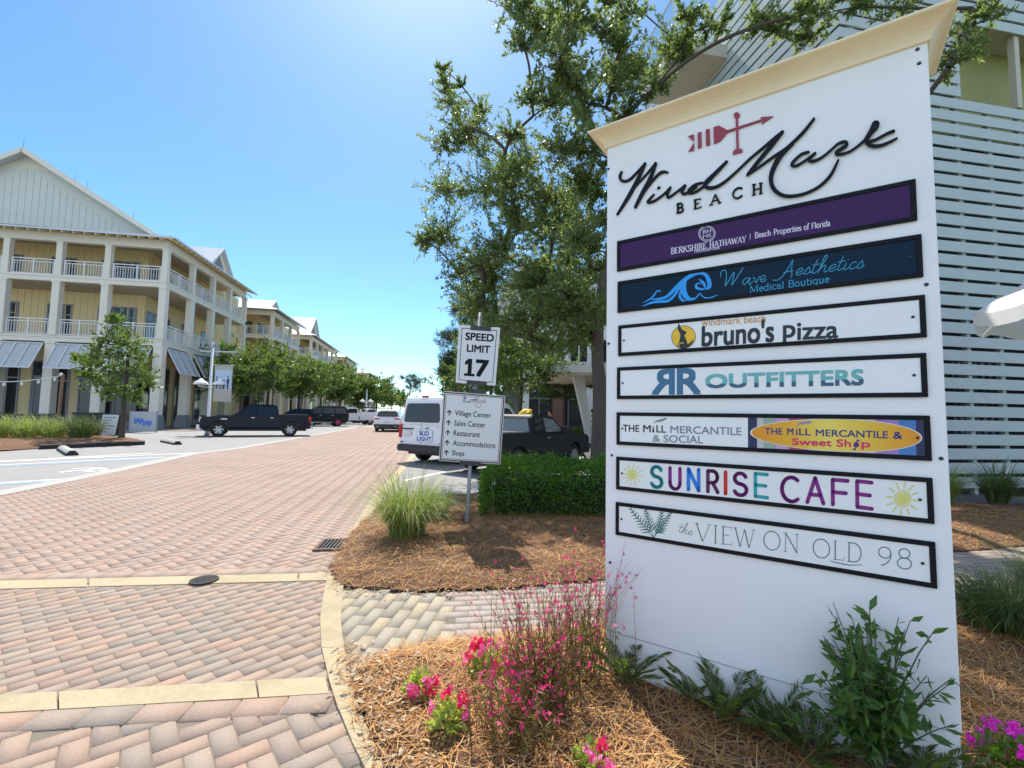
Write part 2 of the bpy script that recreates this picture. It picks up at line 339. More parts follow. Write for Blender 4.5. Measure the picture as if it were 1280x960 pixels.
# wheelchair mark on the left court
def ground_ribbon(b, pts, wd, z=.005):
    P = [Vector((p[0], p[1], z)) for p in smooth_line(pts, 4)]
    for i in range(len(P) - 1):
        d = (P[i + 1] - P[i]).normalized(); n = Vector((-d.y, d.x, 0)) * wd / 2; b.quad(P[i] - n, P[i + 1] - n, P[i + 1] + n, P[i] + n)
wm = MB(); c = at(105, 588); ux = (at(134, 586) - at(72, 590.5)) ; uy = Vector((-ux.y, ux.x, 0)).normalized() * .75; ux = ux * .5
def wp(*ps): return [tuple((c + ux * x + uy * y).xy) for x, y in ps]
ground_ribbon(wm, wp((-1, -.1), (-.6, 0), (-.3, .05), (0, .0)), .12); ground_ribbon(wm, wp((-.1, .5), (.2, .6), (.6, .5), (.8, .1), (.6, -.4), (.2, -.5), (-.1, -.3)), .12, .0053); ground_ribbon(wm, wp((0, 0), (.5, .1), (1.0, .15)), .14, .0056)
tag(wm.build('wheelchair_marking', M_wpaint), kind='structure')
# footway between the beds, passing behind the big sign
W_f = [at(432, 842), at(500, 816), at(600, 801), at(700, 791), at(780, 781)]; W_f += [Vector((1.6, 2.95, 0)), Vector((3.2, 3.35, 0)), Vector((9, 4.6, 0))]
W_b = [at(424, 735), at(520, 742), at(640, 737), at(755, 727)]; W_b += [Vector((2.3, 4.0, 0)), Vector((4.7, 4.75, 0)), Vector((9, 5.9, 0))]
spl_f, spl_b = at(556, 806), at(555, 741)
sheet('footway_bed', W_f + W_b[::-1], .0015, M_joint)
pavers('footway_paving_grey', [*W_f[:2], spl_f, spl_b, *W_b[:2][::-1]], 'run', R_(84), .25, .088, .006, M_pwalk, gap=.0045, ext=.012)
pavers('footway_paving_pink', [spl_f, *W_f[3:], *W_b[2:][::-1], spl_b], 'run', R_(8), .17, .085, .006, M_ppink, gap=.0045, ext=.012)
# mulch beds: lumpy raised ground
def vnoise(x, y, s, seed=0):
    v = 0
    for i, (a, b, c_) in enumerate(((1.0, 1.7, .3), (-1.3, .8, 1.1), (.7, -1.9, 2.0), (2.3, 1.1, .7))):
        v = v + np.sin((a * x + b * y) * s * (1 + .37 * i) + c_ + seed + i)
    return v / 4
BEDS = {}
def bed_z(P, poly, h):
    d = edge_dist(P, poly); return .015 + h * (1 - np.exp(-d / .22)) + .014 * vnoise(P[:, 0], P[:, 1], 9) * np.minimum(d / .1, 1)
def bed(name, poly, h, step=.05):
    poly = [(p[0], p[1]) for p in poly]; A = np.array(poly); lo = A.min(0); hi = A.max(0)
    nx = int((hi[0] - lo[0]) / step) + 2; ny = int((hi[1] - lo[1]) / step) + 2
    X, Y = np.meshgrid(lo[0] + np.arange(nx) * step, lo[1] + np.arange(ny) * step, indexing='ij'); P = np.stack([X.ravel(), Y.ravel()], 1)
    Z = bed_z(P, poly, h); I = np.arange((nx - 1) * (ny - 1)); i = I // (ny - 1); j = I % (ny - 1); q = np.stack([i * ny + j, (i + 1) * ny + j, (i + 1) * ny + j + 1, i * ny + j + 1], 1)
    k = in_poly(P[q].mean(1), poly); o = fast_mesh(name, np.column_stack([P, Z]), q[k], M_mulch, smooth=True); o['kind'] = 'structure'; BEDS[name] = (poly, h); return o
KRf = [p for p in KR]
bed_front = [W_f[0] + Vector((.02, -.02, 0)), *[p - Vector((0, .01, 0)) for p in W_f[1:]], Vector((9, .2, 0)), Vector((.0, .2, 0)), *KRf[3:][::-1]]
bed('mulch_bed_front', bed_front, .10)
bed_back = [at(412, 712), at(424, 691), at(446, 660), at(474, 634), at(515, 623), at(600, 619), Vector((1.6, 7.2, 0)), Vector((9.2, 7.5, 0)), Vector((9.2, 6.0, 0)), *[p + Vector((0, .01, 0)) for p in W_b[::-1]]]
bed('mulch_bed_back', bed_back, .09)
bed_left = [at(-40, 567), at(50, 561), at(120, 556.8), at(181, 555.2), at(172, 550), at(130, 546), at(60, 545.5), at(-40, 545)]
bed('mulch_bed_left', bed_left, .12, .12)
def bz(x, y):
    for poly, h in BEDS.values():
        P = np.array([[x, y]])
        if in_poly(P, poly)[0]: return float(bed_z(P, poly, h)[0])
    return 0.0
MB().prism([tuple(p.xy) for p in (at(50, 562), at(181, 556.2), at(181, 555), at(50, 560.6))], 'z', 0, .13).build('bed_kerb', mat('edging_shade_black', (.025, .023, .021), .8))['kind'] = 'structure'  # near-black edging colour, also standing in for the kerb's shaded face
# needles strewn on the beds (nobody could count them)
def needles(name, polys, n, lmin, lmax, wd, m):
    Vs = []
    for poly, h, share, clip in polys:
        A = np.array(poly); lo = A.min(0); hi = A.max(0)
        if clip: lo = np.maximum(lo, clip[0]); hi = np.minimum(hi, clip[1])
        P = lo + RNG.random((int(n * share * 2.2), 2)) * (hi - lo)
        inside = in_poly(P, poly); spill = (edge_dist(P, poly) < .05) & (RNG.random(len(P)) < .5); P = P[inside | spill][:int(n * share)]
        k = len(P); a = RNG.uniform(0, 2 * np.pi, k) * .6 + vnoise(P[:, 0], P[:, 1], 5) * 2.5; l = RNG.uniform(lmin, lmax, k); t = RNG.uniform(-.35, .35, k)
        z = np.where(in_poly(P, poly), bed_z(P, poly, h), .02) + RNG.uniform(.002, .02, k)
        d = np.stack([np.cos(a) * np.cos(t), np.sin(a) * np.cos(t), np.sin(t)], 1) * l[:, None] / 2; nn = np.stack([-np.sin(a), np.cos(a), np.zeros(k)], 1) * (wd * RNG.uniform(.6, 1.4, k))[:, None]
        c_ = np.column_stack([P, z]); mid = c_ + nn * RNG.uniform(-4, 4, k)[:, None]
        q = np.stack([c_ - d - nn * .5, c_ - d + nn * .5, mid + nn, mid - nn, c_ + d + nn * .4, c_ + d - nn * .4], 1); Vs.append(q.reshape(-1, 3))
    V = np.concatenate(Vs); k = len(V) // 6; b = (np.arange(k) * 6)[:, None, None]
    f = (np.array([[0, 1, 2, 3], [3, 2, 4, 5]])[None] + b).reshape(-1, 4)
    o = fast_mesh(name, V, f, m); o['kind'] = 'stuff'; o['label'] = 'brown pine straw mulch covering the planting beds'; return o
bf, bb, bl = BEDS['mulch_bed_front'], BEDS['mulch_bed_back'], BEDS['mulch_bed_left']
needles('pine_straw', [(*bf, .55, ((-1.2, .5), (5, 4))), (*bb, .40, ((-2, 3), (7, 7.6))), (*bl, .05, None)], 95000, .05, .17, .0016, M_straw)
def flat_leaves(name, pts, s0, s1, m, label):
    n = len(pts); P = np.array(pts); a = RNG.uniform(0, 6.28, n); s = RNG.uniform(s0, s1, n); u = np.stack([np.cos(a), np.sin(a), RNG.uniform(-.4, .4, n)], 1) * s[:, None]; v = np.stack([-np.sin(a), np.cos(a), RNG.uniform(-.4, .4, n)], 1) * (s * .42)[:, None]
    V = np.stack([P - u, P + v, P + u, P - v], 1).reshape(-1, 3); o = fast_mesh(name, V, (np.arange(n) * 4)[:, None] + np.arange(4)[None], m); o['kind'] = 'stuff'; o['label'] = label; return o
lit = []
for i in range(230):
    t = random.random(); k = min(int(t * (len(KR) - 4)) + 3, len(KR) - 2); p = KR[k].lerp(KR[k + 1], random.random()) + Vector((random.gauss(.07, .09), random.gauss(.0, .05), 0)); lit.append((p.x, p.y, bz(p.x, p.y) + .022))
for i in range(260):
    x, y = random.uniform(-1.5, 3.6), random.uniform(.9, 6.5); h = bz(x, y)
    if h > 0: lit.append((x, y, h + .02))
for i in range(160):
    k = random.randint(0, 3); p = W_b[k].lerp(W_b[k + 1], random.random()) if k < len(W_b) - 1 else W_b[0]; lit.append((p.x + random.gauss(0, .06), p.y - abs(random.gauss(0, .08)), .02))
flat_leaves('leaf_litter', lit, .008, .022, M_litter, 'dry tan leaves scattered along the kerb and beds')
# manhole lid and drain grate
mc = at(255, 727)
t = thing('manhole_cover', 'round dark iron manhole lid set in the far concrete band', 'manhole cover', (mc.x, mc.y, .006))
b = MB(); b.lathe([(0, .010), (.078, .010), (.08, .0)], 28)
for i in range(-3, 4):
    for j in range(-3, 4):
        if math.hypot(i, j) < 3.2: b.box(i * .023 - .008, i * .023 + .008, j * .023 - .008, j * .023 + .008, .0102, .013)
b.build('lid', M_iron, t)
b = MB(); b.lathe([(.082, .0), (.082, .012), (.096, .012), (.098, .0)], 28); b.build('rim', M_iron, t)
gc = at(424, 682); t = thing('drain_grate', 'rectangular slotted iron storm drain grate at the street edge by the grass clump', 'drain grate', (gc.x, gc.y, .004), R_(8))
b = MB()
for i in range(11): b.box(-.17 + i * .034 - .008, -.17 + i * .034 + .008, -.16, .16, .001, .016)
b.build('slats', M_iron, t)
b = MB(); b.box(-.20, .20, -.19, -.16, .0, .018); b.box(-.20, .20, .16, .19, 0, .018); b.box(-.20, -.18, -.16, .16, 0, .018); b.box(.18, .20, -.16, .16, 0, .018); b.build('frame', mat('rusty_iron', (.16, .10, .07), .8, .3, var=.3, vscale=15), t)
MB().box(-.18, .18, -.16, .16, -.02, .0008).build('pit', mat('pit_black', (.01, .01, .01), .9), t)
# ================================================================ LETTERING
_gc = {}
def glyphs(text, bold=0.0):
    """flat mesh of a text in the built-in typeface, normalised to its own box"""
    k = (text, bold)
    if k not in _gc:
        cu = bpy.data.curves.new('t', 'FONT'); cu.body = text; cu.offset = bold; cu.resolution_u = 4; cu.fill_mode = 'BOTH'
        o = bpy.data.objects.new('t', cu); COL.objects.link(o); dg = bpy.context.evaluated_depsgraph_get(); dg.update()
        me = bpy.data.meshes.new_from_object(o.evaluated_get(dg)); bpy.data.objects.remove(o)
        V = np.array([v.co[:2] for v in me.vertices]); Fs = [list(p.vertices) for p in me.polygons]; bpy.data.meshes.remove(me); bpy.data.curves.remove(cu)
        lo = V.min(0); hi = V.max(0); _gc[k] = ((V - lo) / (hi - lo), Fs)
    return _gc[k]
def T2(b, text, quad, mp, bold=0.02, mirror=False, slant=0.0):
    """text stretched into a quad of photo points TL, TR, BR, BL; mp maps a photo point to the sign's surface; bold thickens the strokes by laying shifted copies"""
    V, Fs = glyphs(text); TL, TR, BR, BL = [np.array(p, float) for p in quad]
    asp = np.hypot(*(TR - TL)) / max(np.hypot(*(BL - TL)), 1e-6); bo = bold * .8
    sh = [(0, 0)] if not bold else [(a * bo / asp, c * bo) for a, c in ((-1, -1), (1, -1), (1, 1), (-1, 1), (0, 0))]
    for i, (sx, sy) in enumerate(sh):
        vs = []
        for u, v in V:
            if mirror: u = 1 - u
            u = u * (1 - 2 * bo / asp) + bo / asp + sx; v = v * (1 - 2 * bo) + bo + sy
            u = u + slant * (v - .5)
            p = (BL * (1 - u) + BR * u) * (1 - v) + (TL * (1 - u) + TR * u) * v; q = mp(*p); vs.append((q[0], q[1] - i * .00006, q[2]))
        b.add(vs, Fs)
def base_quad(bl, br, h, hr=None):
    """quad from the two ends of the base line and the letter height in photo pixels"""
    return [(bl[0], bl[1] - h), (br[0], br[1] - (hr or h)), br, bl]
def RB(b, pts, mp, wd=None, k=5, caps=True, smooth=True):
    """ribbon of varying width along photo points (x, y[, w])"""
    pts = [tuple(p) if len(p) == 3 else (p[0], p[1], wd) for p in pts]
    P = smooth_line(pts, k) if smooth else [np.array(p, float) for p in pts]
    n = len(P); L = []; Rr = []
    for i in range(n):
        d = P[min(i + 1, n - 1)][:2] - P[max(i - 1, 0)][:2]; l = np.hypot(*d); d = d / l if l > 1e-9 else np.array([1., 0]); q = np.array([-d[1], d[0]]) * max(P[i][2], .05) / 2
        L.append(P[i][:2] - q); Rr.append(P[i][:2] + q)
    vs = [mp(*p) for p in L] + [mp(*p) for p in Rr]; b.add(vs, [(i, i + 1, n + i + 1, n + i) for i in range(n - 1)])
    if caps:
        for e in (P[0], P[-1]): DISC(b, e[:2], e[2] / 2, mp, 10)
def DISC(b, c, r, mp, n=20, ry=None):
    b.add([mp(c[0] + r * math.cos(6.2832 * k / n), c[1] + (ry or r) * math.sin(6.2832 * k / n)) for k in range(n)], [tuple(range(n))])
def RING(b, c, r, wd, mp, n=28, ry=None):
    ry = ry or r; vs = []
    for q in (-wd / 2, wd / 2): vs += [mp(c[0] + (r + q) * math.cos(6.2832 * k / n), c[1] + (ry + q) * math.sin(6.2832 * k / n)) for k in range(n)]
    b.add(vs, [(k, (k + 1) % n, n + (k + 1) % n, n + k) for k in range(n)])
def POLY(b, pts, mp): b.add([mp(*p) for p in pts], [tuple(range(len(pts)))])
def arc(cx, cy, rx, ry, a0, a1, n=8): return [(cx + rx * math.cos(R_(a0 + (a1 - a0) * i / n)), cy + ry * math.sin(R_(a0 + (a1 - a0) * i / n))) for i in range(n + 1)]
# serif stroke letters: unit box, cap height 1, x-height .66; strokes are (points, 'k' thick / 't' thin), serifs 's' are (x, y)
SER = {
 'B': (.62, [([(.14, 0), (.14, 1)], 'k'), ([(.14, .98), (.34, .98)] + arc(.34, .75, .18, .23, 90, -90) + [(.14, .52)], 'm'), ([(.34, .52)] + arc(.36, .27, .22, .25, 90, -90) + [(.14, .02)], 'm')], [(.14, 0), (.14, 1)]),
 'E': (.58, [([(.14, 0), (.14, 1)], 'k'), ([(.14, .97), (.54, .97), (.55, .82)], 't'), ([(.14, .52), (.44, .52)], 't'), ([(.14, .03), (.55, .03), (.57, .2)], 't')], [(.14, 0), (.14, 1)]),
 'A': (.74, [([(.06, 0), (.36, 1)], 't'), ([(.36, 1), (.68, 0)], 'k'), ([(.17, .36), (.54, .36)], 't')], [(.07, 0), (.67, 0)]),
 'C': (.72, [(arc(.4, .5, .34, .49, 45, 315, 14), 'm'), ([(.64, .84), (.65, .95)], 't')], []),
 'H': (.76, [([(.15, 0), (.15, 1)], 'k'), ([(.61, 0), (.61, 1)], 'k'), ([(.15, .5), (.61, .5)], 't')], [(.15, 0), (.15, 1), (.61, 0), (.61, 1)]),
 'R': (.68, [([(.14, 0), (.14, 1)], 'k'), ([(.14, .98), (.34, .98)] + arc(.34, .74, .2, .24, 90, -90) + [(.14, .5)], 'm'), ([(.34, .5), (.62, .02)], 'k')], [(.14, 0), (.14, 1), (.63, 0)]),
 'K': (.72, [([(.14, 0), (.14, 1)], 'k'), ([(.16, .42), (.6, 1)], 't'), ([(.3, .6), (.64, 0)], 'k')], [(.14, 0), (.14, 1), (.6, 1), (.65, 0)]),
 'S': (.54, [(arc(.27, .74, .19, .24, 30, 270, 9) + arc(.27, .26, .21, .24, 90, -150, 9), 'm')], []),
 'I': (.32, [([(.16, 0), (.16, 1)], 'k')], [(.16, 0), (.16, 1)]),
 'T': (.64, [([(.32, 0), (.32, 1)], 'k'), ([(.05, .84), (.06, .97), (.58, .97), (.59, .84)], 't')], [(.32, 0)]),
 'W': (1.0, [([(.06, 1), (.3, 0)], 'k'), ([(.3, 0), (.5, .95)], 't'), ([(.5, .95), (.72, 0)], 'k'), ([(.72, 0), (.94, 1)], 't')], [(.06, 1), (.94, 1)]),
 'Y': (.7, [([(.06, 1), (.35, .48)], 'k'), ([(.35, .48), (.64, 1)], 't'), ([(.35, 0), (.35, .5)], 'k')], [(.06, 1), (.64, 1), (.35, 0)]),
 'V': (.74, [([(.06, 1), (.36, 0)], 'k'), ([(.36, 0), (.68, 1)], 't')], [(.06, 1), (.68, 1)]),
 'O': (.84, [(arc(.42, .5, .37, .5, 90, 450, 20), 'm')], []),
 'N': (.8, [([(.14, 0), (.14, 1)], 't'), ([(.14, 1), (.66, 0)], 'k'), ([(.66, 0), (.66, 1)], 't')], [(.14, 0), (.1, 1), (.66, 1)]),
 'L': (.56, [([(.14, 0), (.14, 1)], 'k'), ([(.14, .03), (.52, .03), (.54, .2)], 't')], [(.14, 0), (.14, 1)]),
 'D': (.76, [([(.14, 0), (.14, 1)], 'k'), ([(.14, .98), (.32, .98)] + arc(.34, .5, .34, .48, 90, -90, 12) + [(.14, .02)], 'm')], [(.14, 0), (.14, 1)]),
 'P': (.62, [([(.14, 0), (.14, 1)], 'k'), ([(.14, .98), (.34, .98)] + arc(.34, .72, .2, .26, 90, -90) + [(.14, .46)], 'm')], [(.14, 0), (.14, 1)]),
 'F': (.54, [([(.14, 0), (.14, 1)], 'k'), ([(.14, .97), (.52, .97), (.53, .8)], 't'), ([(.14, .52), (.42, .52)], 't')], [(.14, 0), (.14, 1)]),
 'M': (.92, [([(.12, 0), (.14, 1)], 't'), ([(.14, 1), (.45, .05)], 'k'), ([(.45, .05), (.76, 1)], 't'), ([(.78, 1), (.78, 0)], 'k')], [(.12, 0), (.1, 1), (.8, 1), (.78, 0)]),
 '9': (.56, [(arc(.27, .7, .2, .28, 0, 360, 14), 'm'), (arc(.0, .6, .47, .6, 10, -70, 8), 'm')], []),
 '8': (.58, [(arc(.29, .75, .18, .23, 0, 360, 14), 'm'), (arc(.29, .27, .23, .27, 0, 360, 14), 'm')], []),
 'a': (.5, [(arc(.22, .44, .16, .2, 150, 20, 6) + [(.38, .1), (.45, .0)], 'm'), (arc(.22, .18, .15, .17, 70, 300, 8) + [(.38, .14)], 'm')], []),
 'b': (.56, [([(.12, 0), (.12, 1)], 'k'), (arc(.3, .33, .2, .32, 150, -150, 10), 'm')], [(.1, 1)]),
 'c': (.46, [(arc(.26, .33, .2, .32, 45, 315, 10), 'm')], []),
 'd': (.56, [([(.44, 0), (.44, 1)], 'k'), (arc(.26, .33, .2, .32, 30, 330, 10), 'm')], [(.42, 1)]),
 'e': (.48, [([(.08, .36), (.44, .36)] + arc(.26, .33, .19, .32, 10, 310, 12), 'm')], []),
 'f': (.34, [([(.14, 0), (.14, .8)] + arc(.26, .82, .12, .18, 170, 30, 5), 'k'), ([(.02, .64), (.32, .64)], 't')], [(.14, 0)]),
 'h': (.58, [([(.12, 0), (.12, 1)], 'k'), (arc(.28, .4, .16, .24, 160, 0, 6) + [(.44, 0)], 'k')], [(.12, 0), (.1, 1), (.44, 0)]),
 'i': (.26, [([(.13, 0), (.13, .66)], 'k'), ([(.13, .86), (.13, .93)], 'k')], [(.13, 0), (.1, .66)]),
 'l': (.26, [([(.13, 0), (.13, 1)], 'k')], [(.13, 0), (.1, 1)]),
 'm': (.86, [([(.12, 0), (.12, .66)], 'k'), (arc(.26, .44, .15, .2, 160, 0, 6) + [(.41, 0)], 'k'), (arc(.56, .44, .15, .2, 160, 0, 6) + [(.71, 0)], 'k')], [(.12, 0), (.41, 0), (.71, 0), (.1, .66)]),
 'o': (.54, [(arc(.27, .33, .21, .32, 0, 360, 14), 'm')], []),
 'p': (.56, [([(.12, -.3), (.12, .66)], 'k'), (arc(.3, .33, .2, .32, 150, -150, 10), 'm')], [(.12, -.3), (.1, .66)]),
 'q': (.56, [([(.44, -.3), (.44, .66)], 'k'), (arc(.26, .33, .2, .32, 30, 330, 10), 'm')], [(.44, -.3)]),
 'r': (.4, [([(.12, 0), (.12, .66)], 'k'), (arc(.28, .42, .16, .22, 160, 50, 5), 'm')], [(.12, 0), (.1, .66)]),
 's': (.42, [(arc(.21, .49, .14, .16, 30, 270, 7) + arc(.21, .17, .16, .16, 90, -150, 7), 'm')], []),
 't': (.34, [([(.14, .9), (.14, .16)] + arc(.25, .14, .11, .13, 180, 310, 5), 'k'), ([(.02, .64), (.32, .64)], 't')], []),
 'u': (.58, [([(.12, .66), (.12, .22)] + arc(.27, .2, .15, .2, 180, 350, 7), 'k'), ([(.44, .66), (.44, 0)], 'k')], [(.1, .66), (.42, .66), (.46, 0)]),
 'v': (.52, [([(.05, .66), (.25, 0)], 'k'), ([(.25, 0), (.47, .66)], 't')], [(.05, .66), (.47, .66)]),
}
def SERIF(b, text, bl, br, h, mp, hr=None, wk=.15, wt=.06, ser=.13, track=0.0):
    """serif text along a base line bl -> br (photo px) with cap height h -> hr"""
    bl = np.array(bl, float); br = np.array(br, float); hr = hr or h
    tot = sum((SER[c][0] if c != ' ' else .35) + track for c in text) - track; x = 0.0
    def place(u, v):
        s = u / tot; p = bl * (1 - s) + br * s; return (p[0], p[1] - v * (h * (1 - s) + hr * s))
    cell = np.hypot(*(br - bl)) / tot
    for c in text:
        if c == ' ': x += .35 + track; continue
        adv, strokes, sers = SER[c]
        hh = h * (1 - x / tot) + hr * x / tot
        for pts, kd in strokes:
            wd = {'k': wk, 't': wt, 'm': (wk + wt) / 1.7}[kd] * hh
            RB(b, [(*place(x + px, py), wd) for px, py in pts], mp, smooth=False, caps=len(pts) > 4 and kd != 'k')
        for sx, sy in sers:
            if ser: RB(b, [(*place(x + sx - ser, sy + (.02 if sy < .5 else -.02)), wt * hh), (*place(x + sx + ser, sy + (.02 if sy < .5 else -.02)), wt * hh)], mp, smooth=False, caps=False)
        x += adv + track
# upright-script strokes for the slanted hand-lettered words (x-height .4, ascender 1)
SCR = {
 'a': (.36, [[(.3, .34), (.2, .4), (.07, .28), (.05, .1), (.13, .0), (.24, .12), (.31, .38), (.28, .1), (.33, .0), (.42, .1)]]),
 'e': (.30, [[(.04, .14), (.2, .2), (.26, .32), (.18, .41), (.06, .26), (.06, .08), (.15, 0), (.32, .1)]]),
 's': (.26, [[(.02, .08), (.16, .42), (.2, .3), (.24, .12), (.14, 0), (.03, .06)], [(.2, .05), (.3, .1)]]),
 't': (.24, [[(.14, .82), (.08, .3), (.07, .06), (.14, 0), (.26, .12)], [(.0, .5), (.26, .54)]]),
 'h': (.38, [[(.02, .1), (.16, .6), (.22, .95), (.14, 1), (.1, .7), (.05, 0)], [(.07, .15), (.18, .38), (.27, .38), (.25, .12), (.3, 0), (.4, .1)]]),
 'i': (.2, [[(.08, .4), (.05, .1), (.1, 0), (.22, .1)], [(.11, .58), (.115, .6)]]),
 'c': (.28, [[(.25, .33), (.18, .41), (.06, .28), (.05, .08), (.14, 0), (.29, .1)]]),
}
def SCRIPT(b, text, bl, br, h, wd, mp, hr=None, slant=.12):
    bl = np.array(bl, float); br = np.array(br, float); hr = hr or h; tot = sum(SCR[c][0] for c in text); x = 0
    def place(u, v):
        s = u / tot; p = bl * (1 - s) + br * s; H_ = h * (1 - s) + hr * s; return (p[0] + slant * v * H_, p[1] - v * H_)
    for c in text:
        for st in SCR[c][1]: RB(b, [(*place(x + px, py), wd) for px, py in st], mp, k=4)
        x += SCR[c][0]
# round monoline capitals
RND = {
 'S': (.6, [arc(.3, .74, .24, .24, 20, 265, 10) + arc(.3, .25, .26, .25, 85, -160, 10)]),
 'U': (.7, [[(.06, 1), (.06, .32)] + arc(.35, .3, .29, .3, 180, 360, 12) + [(.64, 1)]]),
 'N': (.7, [[(.06, 0), (.06, 1), (.62, 0), (.62, 1)]]),
 'R': (.66, [[(.06, 0), (.06, 1), (.3, 1)] + arc(.32, .72, .26, .28, 90, -90, 10) + [(.06, .44)], [(.32, .44), (.6, 0)]]),
 'I': (.16, [[(.08, 0), (.08, 1)]]),
 'E': (.56, [[(.54, 1), (.06, 1), (.06, 0), (.54, 0)], [(.06, .5), (.48, .5)]]),
 'C': (.74, [arc(.42, .5, .38, .5, 50, 310, 16)]),
 'A': (.8, [[(.04, 0), (.4, 1), (.76, 0)], [(.18, .32), (.62, .32)]]),
 'F': (.54, [[(.54, 1), (.06, 1), (.06, 0)], [(.06, .5), (.48, .5)]]),
}
def ROUNDCAP(b, c, bl, br, h, wd, mp, hr=None):
    adv, st = RND[c]; bl = np.array(bl, float); br = np.array(br, float); hr = hr or h
    for s in st:
        P = []
        for u, v in s:
            q = u / (adv if adv > .2 else 1) if adv > .2 else .5; p = bl * (1 - q) + br * q; P.append((p[0], p[1] - v * (h * (1 - q) + hr * q), wd))
        for i in range(len(P) - 1): RB(b, [P[i], P[i + 1]], mp, smooth=False)
# ================================================================ BIG TENANT SIGN
SG_O, SG_YAW, SG_W, SG_H = Vector((.463, 2.252, .10)), R_(-34.3), 1.235, 2.585
sgn = thing('monument_sign', 'tall white tenant sign board with cream flared cap and seven name panels', 'sign', SG_O, 0, None, (R_(-.3), 0, SG_YAW))
SG_O2 = Vector((.463, 2.252, .13))
def homog(src, dst):
    A = []
    for (x, y), (u, v) in zip(src, dst): A += [[x, y, 1, 0, 0, 0, -u * x, -u * y, -u], [0, 0, 0, x, y, 1, -v * x, -v * y, -v]]
    return np.linalg.svd(np.array(A, float))[2][-1].reshape(3, 3)
# the board as it appears (photo corners) -> the board's own metres
HM = homog([(760, 182), (1168, 39), (755.4, 834), (1207.5, 985)], [(0, SG_H), (SG_W, SG_H), (0, 0.03), (SG_W, 0.03)])
def suv(x, y):
    p = HM @ np.array([x, y, 1.0]); return p[0] / p[2], p[1] / p[2]
def SM(off):
    def f(x, y): u, v = suv(x, y); return (u, -off, v)
    return f
M_board = mat('white_sign_board', (.86, .86, .86), .42, var=.035, vscale=3, bump=.05, bscale=300, dirt=.07)
M_cream = mat('cream_cap_paint', (.86, .73, .49), .45, var=.08, vscale=5, bump=.05, bscale=120)
M_frame = mat('black_frame', (.010, .011, .014), .55, spec=.15)
M_ink = mat('dark_ink', (.008, .010, .016), .5, spec=.15)
M_red = mat('weathervane_red', (.30, .028, .055), .4)
M_screw = mat('screw_steel', (.05, .05, .055), .35, .7)
TH = .26
b = MB(); b.box(0, SG_W, 0, TH, .19, SG_H); b.build('board', M_board, sgn, bevel=.003)
b = MB(); b.box(.004, SG_W - .004, .004, TH - .004, -.14, .186); b.build('skirt', M_board, sgn, bevel=.002)
prof = [(-.001, -.004), (.009, .0), (.013, .014), (.022, .030), (.036, .045), (.054, .058), (.070, .066), (.075, .070), (.075, .078), (.071, .081)]
b = MB(); b.sm = True; vs = []
for e, z in prof: vs += [(-e, -e, SG_H + z), (SG_W + e, -e, SG_H + z), (SG_W + e, TH + e, SG_H + z), (-e, TH + e, SG_H + z)]
n = len(prof); fs = [(i * 4 + k, i * 4 + (k + 1) % 4, (i + 1) * 4 + (k + 1) % 4, (i + 1) * 4 + k) for i in range(n - 1) for k in range(4)] + [tuple((n - 1) * 4 + k for k in range(4)), (3, 2, 1, 0)]
b.add(vs, fs); b.sm = False
cap_o = b.build('cap', M_cream, sgn)
cap_o.data.polygons.foreach_set('use_smooth', [False] * len(cap_o.data.polygons))
# screws on the board
b = MB()
for p in ((1155, 49), (1157, 67), (761.5, 208), (761, 430), (1164, 350), (1181, 571), (765, 571), (1128, 792), (762.5, 706)):
    u, v = suv(*p); b.lathe([(0, -.004), (.005, -.004), (.007, 0)], 10, 'y', (u, 0, v))
b.build('screw', M_screw, sgn)
